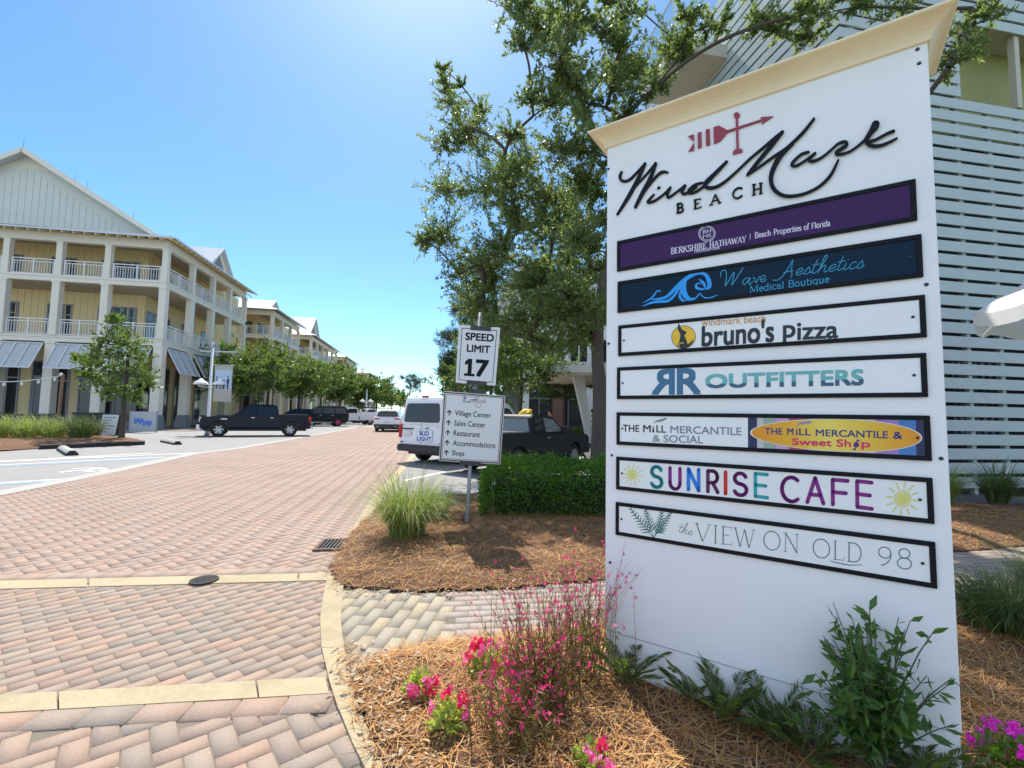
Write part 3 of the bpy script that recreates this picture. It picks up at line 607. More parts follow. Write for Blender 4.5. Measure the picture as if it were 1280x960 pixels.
# --- WindMark script, raised letters
def Z2(*pts): return [(760 + p[0] * .171875, 120 + p[1] * .171875, p[2] * .171875) if len(p) == 3 else (760 + p[0] * .171875, 120 + p[1] * .171875) for p in pts]
def Z3(*pts): return [(930 + p[0] * .171875, 120 + p[1] * .171875, p[2] * .171875) if len(p) == 3 else (930 + p[0] * .171875, 120 + p[1] * .171875) for p in pts]
scr = [
 Z2((108, 535, 14), (95, 572, 20), (112, 602, 20), (160, 596, 18), (220, 540, 16), (280, 472, 16)),
 Z2((280, 472, 20), (236, 570, 24), (160, 715, 26), (75, 852, 14)), Z2((75, 852, 10), (180, 680, 12), (290, 552, 14), (358, 470, 16)),
 Z2((358, 470, 22), (322, 572, 26), (262, 688, 28), (208, 796, 20)), Z2((208, 796, 14), (285, 665, 16), (368, 562, 18), (410, 532, 20), (446, 536, 14)),
 Z2((376, 654, 16), (386, 646, 14)),
 Z2((345, 700, 12), (306, 745, 16), (302, 760, 18), (345, 750, 16), (415, 700, 14), (468, 645, 14)), Z2((468, 645, 14), (444, 700, 18), (452, 722, 16), (505, 686, 14), (575, 630, 16)),
 Z2((575, 630, 18), (552, 680, 20), (570, 694, 18), (620, 668, 14), (660, 640, 12)),
 Z2((702, 608, 14), (648, 626, 18), (604, 666, 20), (606, 688, 18), (655, 676, 16), (725, 622, 16), (800, 536, 22), (882, 450, 14)),
 Z2((882, 450, 18), (800, 536, 26), (724, 612, 26), (738, 645, 26), (800, 640, 22), (870, 598, 18), (960, 518, 16), (1050, 430, 16)),
 Z3((60, 430, 16), (170, 338, 18), (250, 270, 22), (306, 224, 20)), Z3((306, 224, 22), (226, 325, 28), (120, 452, 26), (45, 548, 20)),
 Z3((45, 548, 14), (130, 490, 16), (235, 412, 18), (340, 340, 20), (455, 230, 22), (538, 125, 18)),
 Z3((380, 310, 24), (292, 400, 34), (236, 500, 34), (218, 580, 32), (240, 650, 32), (300, 694, 26), (380, 700, 22), (480, 676, 20), (580, 622, 20), (660, 540, 22), (715, 430, 16)),
 Z3((496, 372, 18), (440, 392, 18), (382, 448, 20), (374, 474, 20), (410, 474, 18), (480, 430, 16), (545, 380, 18)), Z3((545, 380, 16), (500, 430, 20), (530, 440, 20), (590, 414, 16), (660, 358, 16)),
 Z3((660, 358, 14), (718, 306, 16), (768, 294, 22), (778, 316, 24), (738, 346, 24), (700, 374, 22), (716, 388, 20), (790, 370, 16), (860, 324, 16), (912, 278, 18)),
 Z3((912, 278, 18), (958, 204, 24), (984, 154, 30), (1010, 150, 22), (1004, 182, 20), (960, 232, 18), (920, 292, 18)),
 Z3((1126, 210, 22), (1082, 226, 18), (990, 276, 18), (925, 296, 20), (960, 320, 26), (1020, 320, 22), (1090, 294, 18), (1150, 262, 12))]
SNAP = [0]
def raised(name, builder, m, off, thick, parent):
    """lettering with a little body: the flat shape doubled and its rim closed"""
    b = MB(); builder(b); o = b.build(name, m, parent, fix=False); me = o.data
    bm = bmesh.new(); bm.from_mesh(me); bmesh.ops.remove_doubles(bm, verts=bm.verts, dist=1e-5)
    r = bmesh.ops.extrude_face_region(bm, geom=bm.faces[:]); vs = [v for v in r['geom'] if isinstance(v, bmesh.types.BMVert)]
    bmesh.ops.translate(bm, verts=vs, vec=(0, thick, 0)); bmesh.ops.recalc_face_normals(bm, faces=bm.faces); bm.to_mesh(me); bm.free(); return o
mpS = SM(.008)
def wm_(b):
    for i, st in enumerate(scr): RB(b, st, SM(.008 + .0002 * i))
raised('script_lettering', wm_, M_ink, .008, .007, sgn)
def beach(b):
    for c, bl, br, h in (('B', (508, 838), (562, 825), 70), ('E', (634, 806), (692, 792), 70), ('A', (757, 774), (834, 754), 72), ('C', (920, 732), (1000, 708), 76), ('H', (1064, 697), (1148, 680), 80)):
        q = Z2(bl, br); SERIF(b, c, q[0], q[1], h * .171875, SM(.007), wk=.20, wt=.085)
raised('serif_lettering', beach, M_ink, .007, .006, sgn)
def vane(b):
    for pts in (((597, 264), (640, 250), (641, 302)), ((641, 312), (641, 368), (600, 378)), ((668, 240), (695, 230), (697, 345), (671, 355)), ((727, 215), (755, 207), (760, 325), (730, 335)),
                ((785, 195), (825, 183), (888, 216), (885, 236), (835, 298), (788, 318)), ((1132, 116), (1226, 108), (1142, 166), (1148, 138))):
        POLY(b, Z2(*pts), SM(.007))
    RB(b, Z2((884, 226, 15), (1000, 186, 14), (1140, 138, 14)), SM(.0072), smooth=False, caps=False); RB(b, Z2((957, 105, 16), (962, 365, 17)), SM(.0068), smooth=False, caps=False)
    DISC(b, Z2((957, 104))[0], 22 * .1719, SM(.0074)); POLY(b, Z2((925, 396), (932, 368), (962, 346), (998, 358), (997, 378)), SM(.0074))
raised('arrow_emblem', vane, M_red, .007, .006, sgn)

# --- seven tenant panels
def panel(label, TL, TR, BR, BL, face):
    c = [suv(*p) for p in (TL, TR, BR, BL)]
    u0 = (c[0][0] + c[3][0]) / 2; u1 = (c[1][0] + c[2][0]) / 2; v1 = (c[0][1] + c[1][1]) / 2; v0 = (c[2][1] + c[3][1]) / 2; fw = .0165
    b = MB(); D = .010
    for x0, x1, z0, z1 in ((u0, u1, v1 - fw, v1), (u0, u1, v0, v0 + fw), (u0, u0 + fw, v0 + fw, v1 - fw), (u1 - fw, u1, v0 + fw, v1 - fw)): b.box(x0, x1, -D, -.0005, z0, z1)
    o = tag(b.build('tenant_panel', M_frame, sgn, bevel=.0015), label)
    b = MB(); b.box(u0 + fw, u1 - fw, -.006, -.0006, v0 + fw, v1 - fw); b.build('face', face, o)
    b = MB()
    for u in (u0 + fw + .012, u1 - fw - .018): b.lathe([(0, -.0095), (.004, -.0095), (.0055, -.006)], 10, 'y', (u, 0, (v0 + v1) / 2))
    b.build('screw', M_screw, o)
    Hp = homog((TL, TR, BR, BL), ((u0, v1), (u1, v1), (u1, v0), (u0, v0)))
    def mk(off):
        def f(x, y): p = Hp @ np.array([x, y, 1.0]); return (p[0] / p[2], -off, p[1] / p[2])
        return f
    global m1, m2, m3, m4, PSM
    PSM = mk; m1, m2, m3, m4 = mk(.0068), mk(.0071), mk(.0074), mk(.0077)
    return o, (u0 + fw, u1 - fw, v0 + fw, v1 - fw)
M_pface = mat('panel_white', (.86, .87, .86), .22, var=.02, vscale=3)
M_purple = mat('panel_purple', (.055, .020, .10), .4, spec=.15, var=.03, vscale=4); M_navy = mat('panel_navy', (.003, .020, .045), .4, spec=.15, var=.03, vscale=4)
m1 = SM(.0068); m2 = SM(.0071); m3 = SM(.0074); m4 = SM(.0077)
def deco(name, m, parent, fn):
    b = MB(); fn(b); o = b.build(name, m, parent, fix=False); return o
# 1 purple realtor panel
p1, _ = panel('purple panel of the beach property agency', (772.3, 299.5), (1151, 217.5), (1153, 271.5), (773, 337), M_purple)
M_lav = mat('ink_pale_lavender', (.72, .66, .80), .4)
def f(b):
    SERIF(b, 'BERKSHIRE', (838.5, 315.5), (883, 308.3), 7.6, m1, wk=.17, wt=.08, ser=.12); SERIF(b, 'HATHAWAY', (886.5, 307.6), (932.5, 300), 7.7, m1, wk=.17, wt=.08, ser=.12)
    SERIF(b, 'HomeServices', (867.5, 313.8), (899.5, 308.6), 4.2, m2, wk=.15, wt=.09, ser=.08)
    RB(b, [(937.3, 297, .6), (937.6, 289.5, .6)], m1, smooth=False, caps=False)
    SERIF(b, 'Beach Properties of Florida', (943, 295.2), (1039.5, 279.2), 7.2, m1, 7.8, wk=.16, wt=.08, ser=.09)
    RING(b, (883.2, 289.6), 10.2, .9, m1, ry=9.6); RING(b, (883.2, 289.6), 8.4, .5, m2, ry=7.8)
    T2(b, 'BH', base_quad((878.2, 289.7), (888.2, 288), 4.6), m1, .0); T2(b, 'HS', base_quad((878.4, 295.4), (888.4, 293.7), 4.6), m1, .0)
deco('lettering', M_lav, p1, f)
# 2 navy wave panel
p2, _ = panel('navy blue panel with a bright blue breaking wave', (773, 350.5), (1158, 288), (1160, 343.3), (773.4, 389.5), M_navy)
M_sky = mat('ink_bright_blue', (.010, .33, .85), .4); M_teal = mat('ink_teal_blue', (.035, .34, .58), .4)
def E6(*pts): return [(780 + p[0] * .10417, 300 + p[1] * .10417, p[2] * .10417) for p in pts]
def f(b):
    for i, st in enumerate((E6((345, 695, 12), (420, 690, 24), (520, 664, 34), (615, 575, 44), (700, 490, 48), (800, 415, 46), (900, 378, 36), (985, 395, 40), (1026, 465, 50), (1032, 540, 46), (990, 572, 16)),
               E6((985, 552, 26), (960, 495, 34), (905, 448, 8)), E6((985, 568, 12), (930, 572, 26), (878, 552, 34), (878, 515, 22), (918, 498, 12), (936, 520, 6)),
               E6((760, 455, 10), (722, 535, 66), (730, 620, 72), (790, 692, 48), (860, 684, 20), (906, 648, 6)), E6((692, 580, 8), (676, 648, 26), (706, 702, 32), (790, 728, 14), (866, 700, 4)),
               E6((225, 785, 5), (340, 736, 26), (440, 722, 32), (530, 716, 32), (600, 665, 30), (660, 580, 26), (705, 510, 10)), E6((235, 740, 4), (336, 684, 18), (380, 630, 20), (410, 597, 16), (444, 595, 14), (446, 610, 6)),
               E6((860, 695, 6), (915, 628, 16), (950, 656, 12), (1000, 682, 16), (1060, 672, 16), (1145, 635, 4)))):
        RB(b, st, PSM(.0068 + .00015 * i), caps=False)
deco('wave_emblem', M_sky, p2, f)
def W4(*pts): return [(780 + p[0] * .21875, 270 + p[1] * .21875) for p in pts]
def f(b):
    for st in (((556, 337), (560, 308), (584, 300), (590, 340), (583, 390), (608, 352), (634, 310), (628, 350), (620, 386), (650, 342), (686, 285)), ((726, 345), (700, 346), (684, 366), (692, 382), (714, 362), (728, 342), (718, 372), (726, 380), (742, 364)),
               ((740, 345), (754, 345), (757, 372), (772, 352), (782, 334)), ((786, 356), (806, 350), (816, 336), (804, 328), (788, 342), (788, 360), (800, 366), (822, 354)),
               ((856, 355), (890, 354), (932, 310), (974, 236)), ((974, 236), (966, 290), (968, 326), (962, 340)), ((920, 312), (976, 300))):
        RB(b, W4(*st), m1, .95, k=4)
    SCRIPT(b, 'esthetics', (994.5, 342), (1082, 332), 21, .95, m2, 23, slant=.3)
deco('script_lettering', M_teal, p2, f)
deco('lettering', M_teal, p2, lambda b: (SERIF(b, 'Medical', (938, 364), (982, 358), 8.6, m3, wk=.13, wt=.07, ser=.09), SERIF(b, 'Boutique', (986.5, 357.4), (1039.5, 350.4), 8.8, m3, wk=.13, wt=.07, ser=.09)))
# 3 pizza panel
p3, _ = panel('white panel with a dark howling dog before a yellow disc', (773.4, 404.6), (1162, 367.3), (1163.7, 421.5), (774.5, 443), M_pface)
M_yel = mat('ink_golden_yellow', (.85, .52, .02), .4, var=.15, vscale=30); M_orange = mat('ink_ochre_orange', (.62, .30, .035), .4)
deco('disc', M_yel, p3, lambda b: DISC(b, (855.8, 419.4), 15, m1, 32, 14.2))
def Z1(*pts): return [(760 + p[0] * .1875, 390 + p[1] * .1875) for p in pts]
def f(b):
    RING(b, (855.8, 419.4), 15.1, .6, m2, 32, 14.3)
    POLY(b, Z1((474, 64), (488, 84), (500, 108), (524, 118), (531, 130), (516, 146), (530, 176), (540, 206), (532, 228), (505, 234), (478, 228), (470, 214), (485, 182), (490, 142), (470, 102)), m3)
    RB(b, [(*p, w_) for p, w_ in zip(Z1((500, 228), (530, 220), (556, 205), (574, 182)), (3.2, 3.4, 3, 1.6))], m4)
    T2(b, "bruno's", [(878.5, 404.8), (970, 396), (970, 426.6), (878.5, 432)], m2, .035); T2(b, 'p', [(981, 405.5), (997, 404.6), (997, 428), (981, 428.8)], m2, .035)
    T2(b, 'izza', [(999, 402.5), (1051, 400.5), (1051, 422), (999, 424.6)], m2, .035)
deco('lettering', mat('ink_near_black', (.012, .014, .02), .35), p3, f)
deco('small_lettering', M_orange, p3, lambda b: T2(b, 'windmark beach', [(878, 396.5), (959, 391.6), (959, 400.8), (878, 406.2)], m2, .004))
deco('tail_curl', M_yel, p3, lambda b: RB(b, [(*p, .9) for p in Z1((484, 222), (482, 206), (496, 196), (514, 200))], PSM(.0082)))
# 4 outfitters panel
p4, _ = panel('white panel with two mirrored blue letters', (772.3, 457), (1162.7, 441.6), (1165, 497.2), (772.3, 497.2), M_pface)
M_steel = mat('ink_steel_blue', (.045, .155, .29), .4); M_aqua = mat('ink_pale_teal', (.16, .46, .47), .4); M_dnavy = mat('ink_dark_slate', (.04, .12, .20), .4)
def f(b):
    T2(b, 'R', [(816.5, 459.8), (846, 459), (846, 492), (816, 492)], m1, .05, mirror=True); T2(b, 'R', [(848.5, 458.8), (879.5, 458), (879.5, 491.8), (848.5, 492)], m1, .05)
deco('monogram', M_steel, p4, f)
oq = [(884.5, 466.4), (1084.5, 461.2), (1084.5, 482.2), (884.5, 484.6)]
def cut_text(lower):
    def f(b):
        V, Fs = glyphs('OUTFITTERS'); asp = 200 / 20.; bo = .05
        for k, (a_, c_) in enumerate(((-1, -1), (1, -1), (1, 1), (-1, 1), (0, 0))):
            bm = bmesh.new(); bv = [bm.verts.new((v[0] * (1 - 2 * bo / asp) + bo / asp * (1 + a_), v[1] * (1 - 2 * bo) + bo * (1 + c_), 0)) for v in V]
            for q in Fs:
                try: bm.faces.new([bv[i] for i in q])
                except ValueError: pass
            bmesh.ops.bisect_plane(bm, geom=bm.verts[:] + bm.edges[:] + bm.faces[:], plane_co=(.5, .34, 0), plane_no=(-.10, 1, 0), clear_inner=not lower, clear_outer=lower)
            bm.verts.index_update(); TL, TR, BR, BL = [np.array(p) for p in oq]; vs = []
            for v in bm.verts:
                q = m1(*((BL * (1 - v.co.x) + BR * v.co.x) * (1 - v.co.y) + (TL * (1 - v.co.x) + TR * v.co.x) * v.co.y)); vs.append((q[0], q[1] - k * .00006, q[2]))
            b.add(vs, [[v.index for v in q.verts] for q in bm.faces]); bm.free()
    return f
deco('lettering', M_aqua, p4, cut_text(False)); deco('lettering_shade', M_dnavy, p4, cut_text(True))
# 5 mercantile panel
p5, bx5 = panel('panel half white with grey lettering, half striped sweet shop oval', (771.6, 514), (1167, 520.3), (1169, 578), (771.6, 554.7), M_pface)
def X5(x, t):
    """photo point at column x, t=0 top .. 1 bottom of the inside of the mercantile panel"""
    a = (x - 775) / (1162 - 775); return (x, 517.5 * (1 - a) + 524.6 * a + t * ((551.6 - 517.5) * (1 - a) + (573 - 524.6) * a))
stripes = [(936.5, 948, (.020, .022, .085)), (948, 956, (.55, .55, .52)), (956, 972, (.30, .42, .36)), (972, 988, (.60, .36, .55)), (988, 1013, (.40, .06, .14)), (1013, 1040, (.24, .35, .58)), (1040, 1070, (.40, .42, .66)), (1070, 1098, (.66, .45, .52)), (1098, 1127, (.35, .22, .52)), (1127, 1149, (.06, .20, .50)), (1149, 1161.5, (.020, .022, .085))]
for i, (x0, x1, c) in enumerate(stripes):
    deco('colour_stripe', mat('stripe_ink_%d' % i, c, .4), p5, lambda b: POLY(b, [X5(x0, .015), X5(x1, .015), X5(x1, .985), X5(x0, .985)], PSM(.0064)))
M_oval = mat('oval_yellow_orange', (.8, .5, .05), .4)
nt_ = M_oval.node_tree; tcn = nt_.nodes.new('ShaderNodeTexCoord'); sx_ = nt_.nodes.new('ShaderNodeSeparateXYZ'); nt_.links.new(tcn.outputs['Generated'], sx_.inputs[0])
crn = nt_.nodes.new('ShaderNodeValToRGB'); e = crn.color_ramp.elements; e[0].color = (.78, .28, .01, 1); e[1].color = (.78, .28, .01, 1); e.new(.25).color = (.80, .42, .02, 1); e.new(.5).color = (.85, .70, .12, 1); e.new(.78).color = (.80, .48, .03, 1)
nt_.links.new(sx_.outputs[0], crn.inputs[0]); nt_.links.new(crn.outputs[0], nt_.nodes['Principled BSDF'].inputs['Base Color'])
def oval(r):
    n = 48; out = []
    for k in range(n):
        a = 6.2832 * k / n; x = 1048 + 107.5 * r * math.cos(a) + (0 if r == 1 else 0); out.append(X5(x, .5 + .455 * (r if r < 1.005 else 1.03) * math.sin(a)))
    return out
deco('oval_rim', M_pface, p5, lambda b: POLY(b, oval(1.012), PSM(.0067))); deco('oval', M_oval, p5, lambda b: POLY(b, oval(.998), PSM(.0070)))
M_gink = mat('ink_grey', (.22, .24, .31), .4); M_bink = mat('ink_royal_navy', (.03, .02, .20), .4); M_pink = mat('ink_magenta_pink', (.70, .015, .12), .4); M_smoke = mat('ink_smoke', (.30, .27, .42), .4)
deco('lettering', M_ink, p5, lambda b: (T2(b, 'THE', base_quad((779.5, 538.4), (800, 539), 8.8), m1, .02), T2(b, 'M', base_quad((805, 539.2), (814.5, 539.5), 9), m1, .02), T2(b, 'LL', base_quad((821.5, 539.7), (833.5, 540.2), 9.2), m1, .02), RB(b, [(817.6, 532, .8), (817.6, 539.6, 2.6)], m1, smooth=False, caps=False)))
deco('grey_lettering', M_gink, p5, lambda b: (T2(b, 'MERCANTILE', base_quad((839, 540.6), (928.5, 544.2), 9.3, 10.2), m1, .02), T2(b, '& SOCIAL', base_quad((817, 551.4), (880, 554.2), 8.8, 9.8), m1, .02), RB(b, [(818.5, 527.5, .8), (822, 525.5, 2), (828, 524.5, 3), (834, 522, 1.6)], m1)))
deco('navy_lettering', M_bink, p5, lambda b: (T2(b, 'THE', base_quad((958, 543), (980, 543.6), 8.2), m3, .03), T2(b, 'M', base_quad((986, 543.8), (994, 544), 8.6), m3, .03), T2(b, 'LL', base_quad((1001, 544.3), (1016, 544.9), 8.8), m3, .03), RB(b, [(998, 536, .8), (998, 544.2, 2.6)], m3, smooth=False, caps=False), T2(b, 'MERCANTILE', base_quad((1022, 545.4), (1113.5, 549.2), 8.6, 9.4), m3, .03), T2(b, '&', base_quad((1120, 549.6), (1131.5, 550.2), 9.4), m3, .04)))
deco('smoke_plume', M_smoke, p5, lambda b: RB(b, [(998.5, 533.5, .8), (1001, 530, 2), (1008, 528.6, 3.6), (1015, 528, 2.6), (1016.5, 527.4, .8)], m3))
deco('pink_lettering', M_pink, p5, lambda b: (T2(b, 'Sweet Sh', base_quad((992, 556.6), (1066.5, 560), 8.8, 10), m3, .05), T2(b, 'p', [(1079.5, 553.6), (1091, 554), (1091, 563.4), (1079.5, 562.8)], m3, .05)))
deco('wrapped_sweet', mat('ink_purple', (.10, .015, .22), .4), p5, lambda b: (DISC(b, (1073, 556.8), 3.6, m4), POLY(b, [(1073, 553), (1074, 549.6), (1079, 552.2)], m4), POLY(b, [(1072, 560), (1068, 562.6), (1072.5, 564)], m4)))
# 6 cafe panel
p6, _ = panel('white panel with rainbow coloured capitals between two suns', (771, 569.5), (1169.7, 599.5), (1171.5, 658), (771, 610.5), M_pface)
cl = {'t': mat('ink_turquoise', (.015, .36, .40), .4), 'p': mat('ink_plum', (.22, .010, .22), .4), 'b': mat('ink_vivid_blue', (.015, .20, .72), .4), 'd': mat('ink_dark_plum', (.11, .008, .10), .4), 'r': mat('ink_scarlet', (.62, .018, .012), .4)}
for c, x0, x1, y0, y1, h0, h1, wd, col in (('S', 814, 829, 607.5, 609.3, 26, 26.5, 4.6, 't'), ('U', 837, 852, 610, 611.8, 26, 26.8, 4.4, 'p'), ('N', 860, 876, 611.6, 613.4, 26, 26.6, 4.6, 'b'), ('R', 884.4, 899.5, 614.3, 615.8, 26, 26.8, 4.6, 'd'), ('I', 907.8, 908, 617.2, 617.2, 27, 27, 4.8, 'r'), ('S', 917.5, 935.5, 618.4, 620.4, 28, 28.6, 4.8, 'p'), ('E', 943.5, 961, 620.4, 622.8, 28.4, 29, 4.4, 't'),
                                            ('C', 977.5, 1001, 626.5, 628.8, 30, 30.8, 5.0, 'p'), ('A', 1009.5, 1032, 628.6, 630.8, 31, 31.6, 5.0, 'p'), ('F', 1040.5, 1062, 631.6, 634, 31, 31.6, 5.0, 'p'), ('E', 1071.5, 1093, 635, 638, 32.5, 33, 5.0, 'p')):
    deco('capital_letter', cl[col], p6, lambda b: ROUNDCAP(b, c, (x0, y0), (x1, y1), h0, wd, m2, h1))
def sun_mark(cx, cy, r, R1, R2, wd):
    def f(b):
        RING(b, (cx, cy), r, wd, m1); DISC(b, (cx, cy), r - wd, m1)
        RB(b, [(cx + r * .6 * (1 - t / 14) * math.cos(t * .8), cy + r * .6 * (1 - t / 14) * math.sin(t * .8), wd * .7) for t in range(13)], m2)
        for k in range(12):
            a = k * math.pi / 6 + .15; RB(b, [(cx + R1 * math.cos(a), cy + R1 * math.sin(a), wd), (cx + R2 * math.cos(a), cy + R2 * math.sin(a), wd * .8)], m1, smooth=False)
    return f
M_sun = mat('ink_pale_yellow', (.74, .70, .20), .4)
deco('sun_emblem', M_sun, p6, sun_mark(790.8, 592.3, 6.2, 8.5, 13, 1.3)); deco('sun_emblem', M_sun, p6, sun_mark(1131.5, 625.5, 10, 14, 21, 2.0))
# 7 view panel
p7, _ = panel('white panel with green palm fronds and thin green capitals', (770, 626.5), (1172, 680.4), (1174.8, 739.2), (770.4, 667.8), M_pface)
M_palm = mat('ink_palm_green', (.03, .19, .17), .4)
def Y7(*pts): return [(760 + p[0] * .19783, 500 + p[1] * .19783) for p in pts]
def f(b):
    base = (293, 868)
    for tip, ctrl in (((150, 690), (225, 790)), ((240, 690), (262, 770)), ((345, 702), (335, 800)), ((395, 720), (350, 800))):
        st = [((1 - t) ** 2 * base[0] + 2 * t * (1 - t) * ctrl[0] + t * t * tip[0], (1 - t) ** 2 * base[1] + 2 * t * (1 - t) * ctrl[1] + t * t * tip[1]) for t in [i / 10 for i in range(11)]]
        RB(b, [(*q, .8) for q in Y7(*st)], m1, k=2)
        for i in range(2, 11):
            x, y = st[i]; dx = st[i][0] - st[i - 1][0]; dy = st[i][1] - st[i - 1][1]; l = math.hypot(dx, dy); dx /= l; dy /= l; ln_ = 52 * (1.15 - i / 12)
            for s in (-1, 1):
                ex = x + ln_ * (dx * .55 - s * dy * .8); ey = max(y + ln_ * (dy * .55 + s * dx * .8), 672 + (x - 150) * .13); q = Y7((x, y), ((x + ex) / 2 + dx * 5, (y + ey) / 2 + dy * 5), (ex, ey)); RB(b, [(*q[0], .9), (*q[1], 1.3), (*q[2], .3)], m1, k=3, caps=False)
deco('palm_emblem', M_palm, p7, f)
def f(b):
    SCRIPT(b, 'the', (848.5, 665), (866, 669.5), 13, .6, m1, 13, slant=.3)
    for w_, bl, br, h, hr in (('VIEW', (870, 676), (945.5, 687), 22.5, 24), ('ON', (955, 687.2), (1002, 693.4), 23.5, 24.5), ('OLD', (1017, 697.4), (1081, 706.6), 23.5, 25), ('98', (1098, 709), (1144.5, 715.4), 24.5, 26.5)):
        SERIF(b, w_, bl, br, h, m1, hr, wk=.055, wt=.03, ser=.08, track=.06)
    RB(b, [(1040, 703, 1.0), (1062, 708, 1.2), (1080, 708, .6)], m2)
deco('lettering', mat('ink_thin_green', (.03, .17, .16), .4), p7, f)
# ================================================================ POST WITH TWO SIGNS
pb = at(583, 655, .08); PY = pb.y
M_galv = mat('galvanised_steel', (.30, .31, .32), .45, .6, var=.12, vscale=12); M_signw = mat('reflective_sheet', (.66, .68, .69), .35, var=.02); M_slate = mat('sign_dark_trim', (.035, .03, .035), .4); M_maroon = mat('maroon_line', (.16, .03, .04), .4)
post = thing('traffic_sign_post', 'leaning grey steel post carrying a speed limit sign above a white way-finding sign', 'sign post', pb)
def PM(off):
    return lambda x, y: tuple(on_plane(x, y, (0, PY - off, 0), (0, 1, 0)) - pb)
b = MB(); b.sm = True; b.tube([(pb.x * 0 + .006, 0, -.25), (0, 0, 0), tuple(on_plane(600.5, 391, (0, PY, 0), (0, 1, 0)) - pb)], .022, 12); b.build('pole', M_galv, post)
def plate(name, q, off, th, m, parent):
    b = MB(); f_ = PM(off); r_ = PM(off - th); vs = [f_(*p) for p in q] + [tuple(np.array(f_(*p)) + np.array((0, th, 0))) for p in q]
    b.add(vs, [(0, 1, 2, 3), (7, 6, 5, 4), (0, 4, 5, 1), (1, 5, 6, 2), (2, 6, 7, 3), (3, 7, 4, 0)]); return b.build(name, m, parent, bevel=.002)
def inset(q, px):
    c = np.mean(np.array(q, float), 0); out = []
    for i in range(4):
        p = np.array(q[i], float); a = np.array(q[(i + 1) % 4], float) - p; d = np.array(q[i - 1], float) - p; out.append(tuple(p + a / np.hypot(*a) * px + d / np.hypot(*d) * px))
    return out
def outline(b, q, wd, mp):
    i_ = inset(q, wd)
    for k in range(4): b.add([mp(*q[k]), mp(*q[(k + 1) % 4]), mp(*i_[(k + 1) % 4]), mp(*i_[k])], [(0, 1, 2, 3)])
sq = [(573.8, 406), (625.3, 409.5), (619.3, 482.2), (569.4, 478.3)]
s1 = plate('speed_limit_sign', sq, .050, .012, M_signw, post)
def q4(q, u0, u1, v0, v1):
    TL, TR, BR, BL = [np.array(p) for p in q]
    g_ = lambda u, v: tuple((TL * (1 - u) + TR * u) * (1 - v) + (BL * (1 - u) + BR * u) * v)
    return [g_(u0, v0), g_(u1, v0), g_(u1, v1), g_(u0, v1)]
def f(b):
    outline(b, inset(sq, 3.6), .8, PM(.0506)); mp = PM(.0508)
    T2(b, 'SPEED', q4(sq, .17, .87, .12, .255), mp, .05); T2(b, 'LIMIT', q4(sq, .225, .80, .325, .455), mp, .05); T2(b, '7', q4(sq, .47, .80, .57, .87), mp, .06); POLY(b, q4(sq, .28, .38, .57, .87), mp); POLY(b, q4(sq, .20, .46, .825, .87), PM(.0511)); POLY(b, [q4(sq, .285, .285, .57, .57)[0], q4(sq, .285, .285, .66, .66)[0], q4(sq, .205, .205, .685, .685)[0], q4(sq, .205, .205, .625, .625)[0]], PM(.0511))
deco('lettering', M_ink, s1, f)
def clamp(q, off, th, parent):
    b = MB(); b.add([PM(off)(*p) for p in q] + [tuple(np.array(PM(off)(*p)) + np.array((0, th, 0))) for p in q], [(0, 1, 2, 3), (7, 6, 5, 4), (0, 4, 5, 1), (1, 5, 6, 2), (2, 6, 7, 3), (3, 7, 4, 0)]); b.build('bracket', M_slate, parent)
for v in (.015, .955): clamp(q4(sq, .28, .78, v - .015, v + .06), .054, .003, s1)
dq = [(554.8, 488.8), (631.5, 494.8), (625.3, 580.6), (548.6, 576)]
s2 = plate('wayfinding_sign', dq, .052, .014, M_signw, post)
def f(b): outline(b, inset(dq, .8), 1.5, PM(.0526)); 
deco('trim', M_slate, s2, f)
deco('inner_line', M_maroon, s2, lambda b: outline(b, inset(dq, 3.2), .6, PM(.0526)))
def f(b):
    mp = PM(.0528)
    for i, (t_, u1) in enumerate((('Village Center', .795), ('Sales Center', .715), ('Restaurant', .64), ('Accommodations', .90), ('Shops', .405))):
        v = .262 + i * .1435; T2(b, t_, q4(dq, .205, u1, v - .002, v + (.098 if t_ in ('Village Center', 'Shops') else .078)), mp, .012)
        c = q4(dq, .11, .11, v + .04, v + .04)[0]
        RB(b, [(c[0], c[1] + 3.6, 1.3), (c[0] + .4, c[1] - 2.4, 1.3)], mp, smooth=False, caps=False); RB(b, [(c[0] - 2.6, c[1] + .2, 1.3), (c[0] + .3, c[1] - 2.9, 1.3), (c[0] + 3, c[1] + .6, 1.3)], mp, smooth=False, caps=False)
deco('lettering', M_ink, s2, f)
def f(b):
    mp = PM(.0528); x0, y0 = 578, 511
    lo = np.array([772., 270.]); 
    for st in scr:
        RB(b, [(578 + (p[0] - 772) * .0845, 498.6 + (p[1] + (p[0] - 772) * .28 - 235) * .155, .55) for p in st], mp, caps=False, k=2)
    RB(b, [(589, 499.6, 1.0), (597, 499.9, .7), (602, 500.2, .5)], mp, smooth=False)
deco('script_emblem', mat('ink_warm_grey', (.16, .15, .15), .4), s2, f)
clamp(q4(dq, .40, .66, -.06, .012), .040, .02, s2); clamp(q4(dq, .34, .68, .99, 1.04), .056, .02, s2)
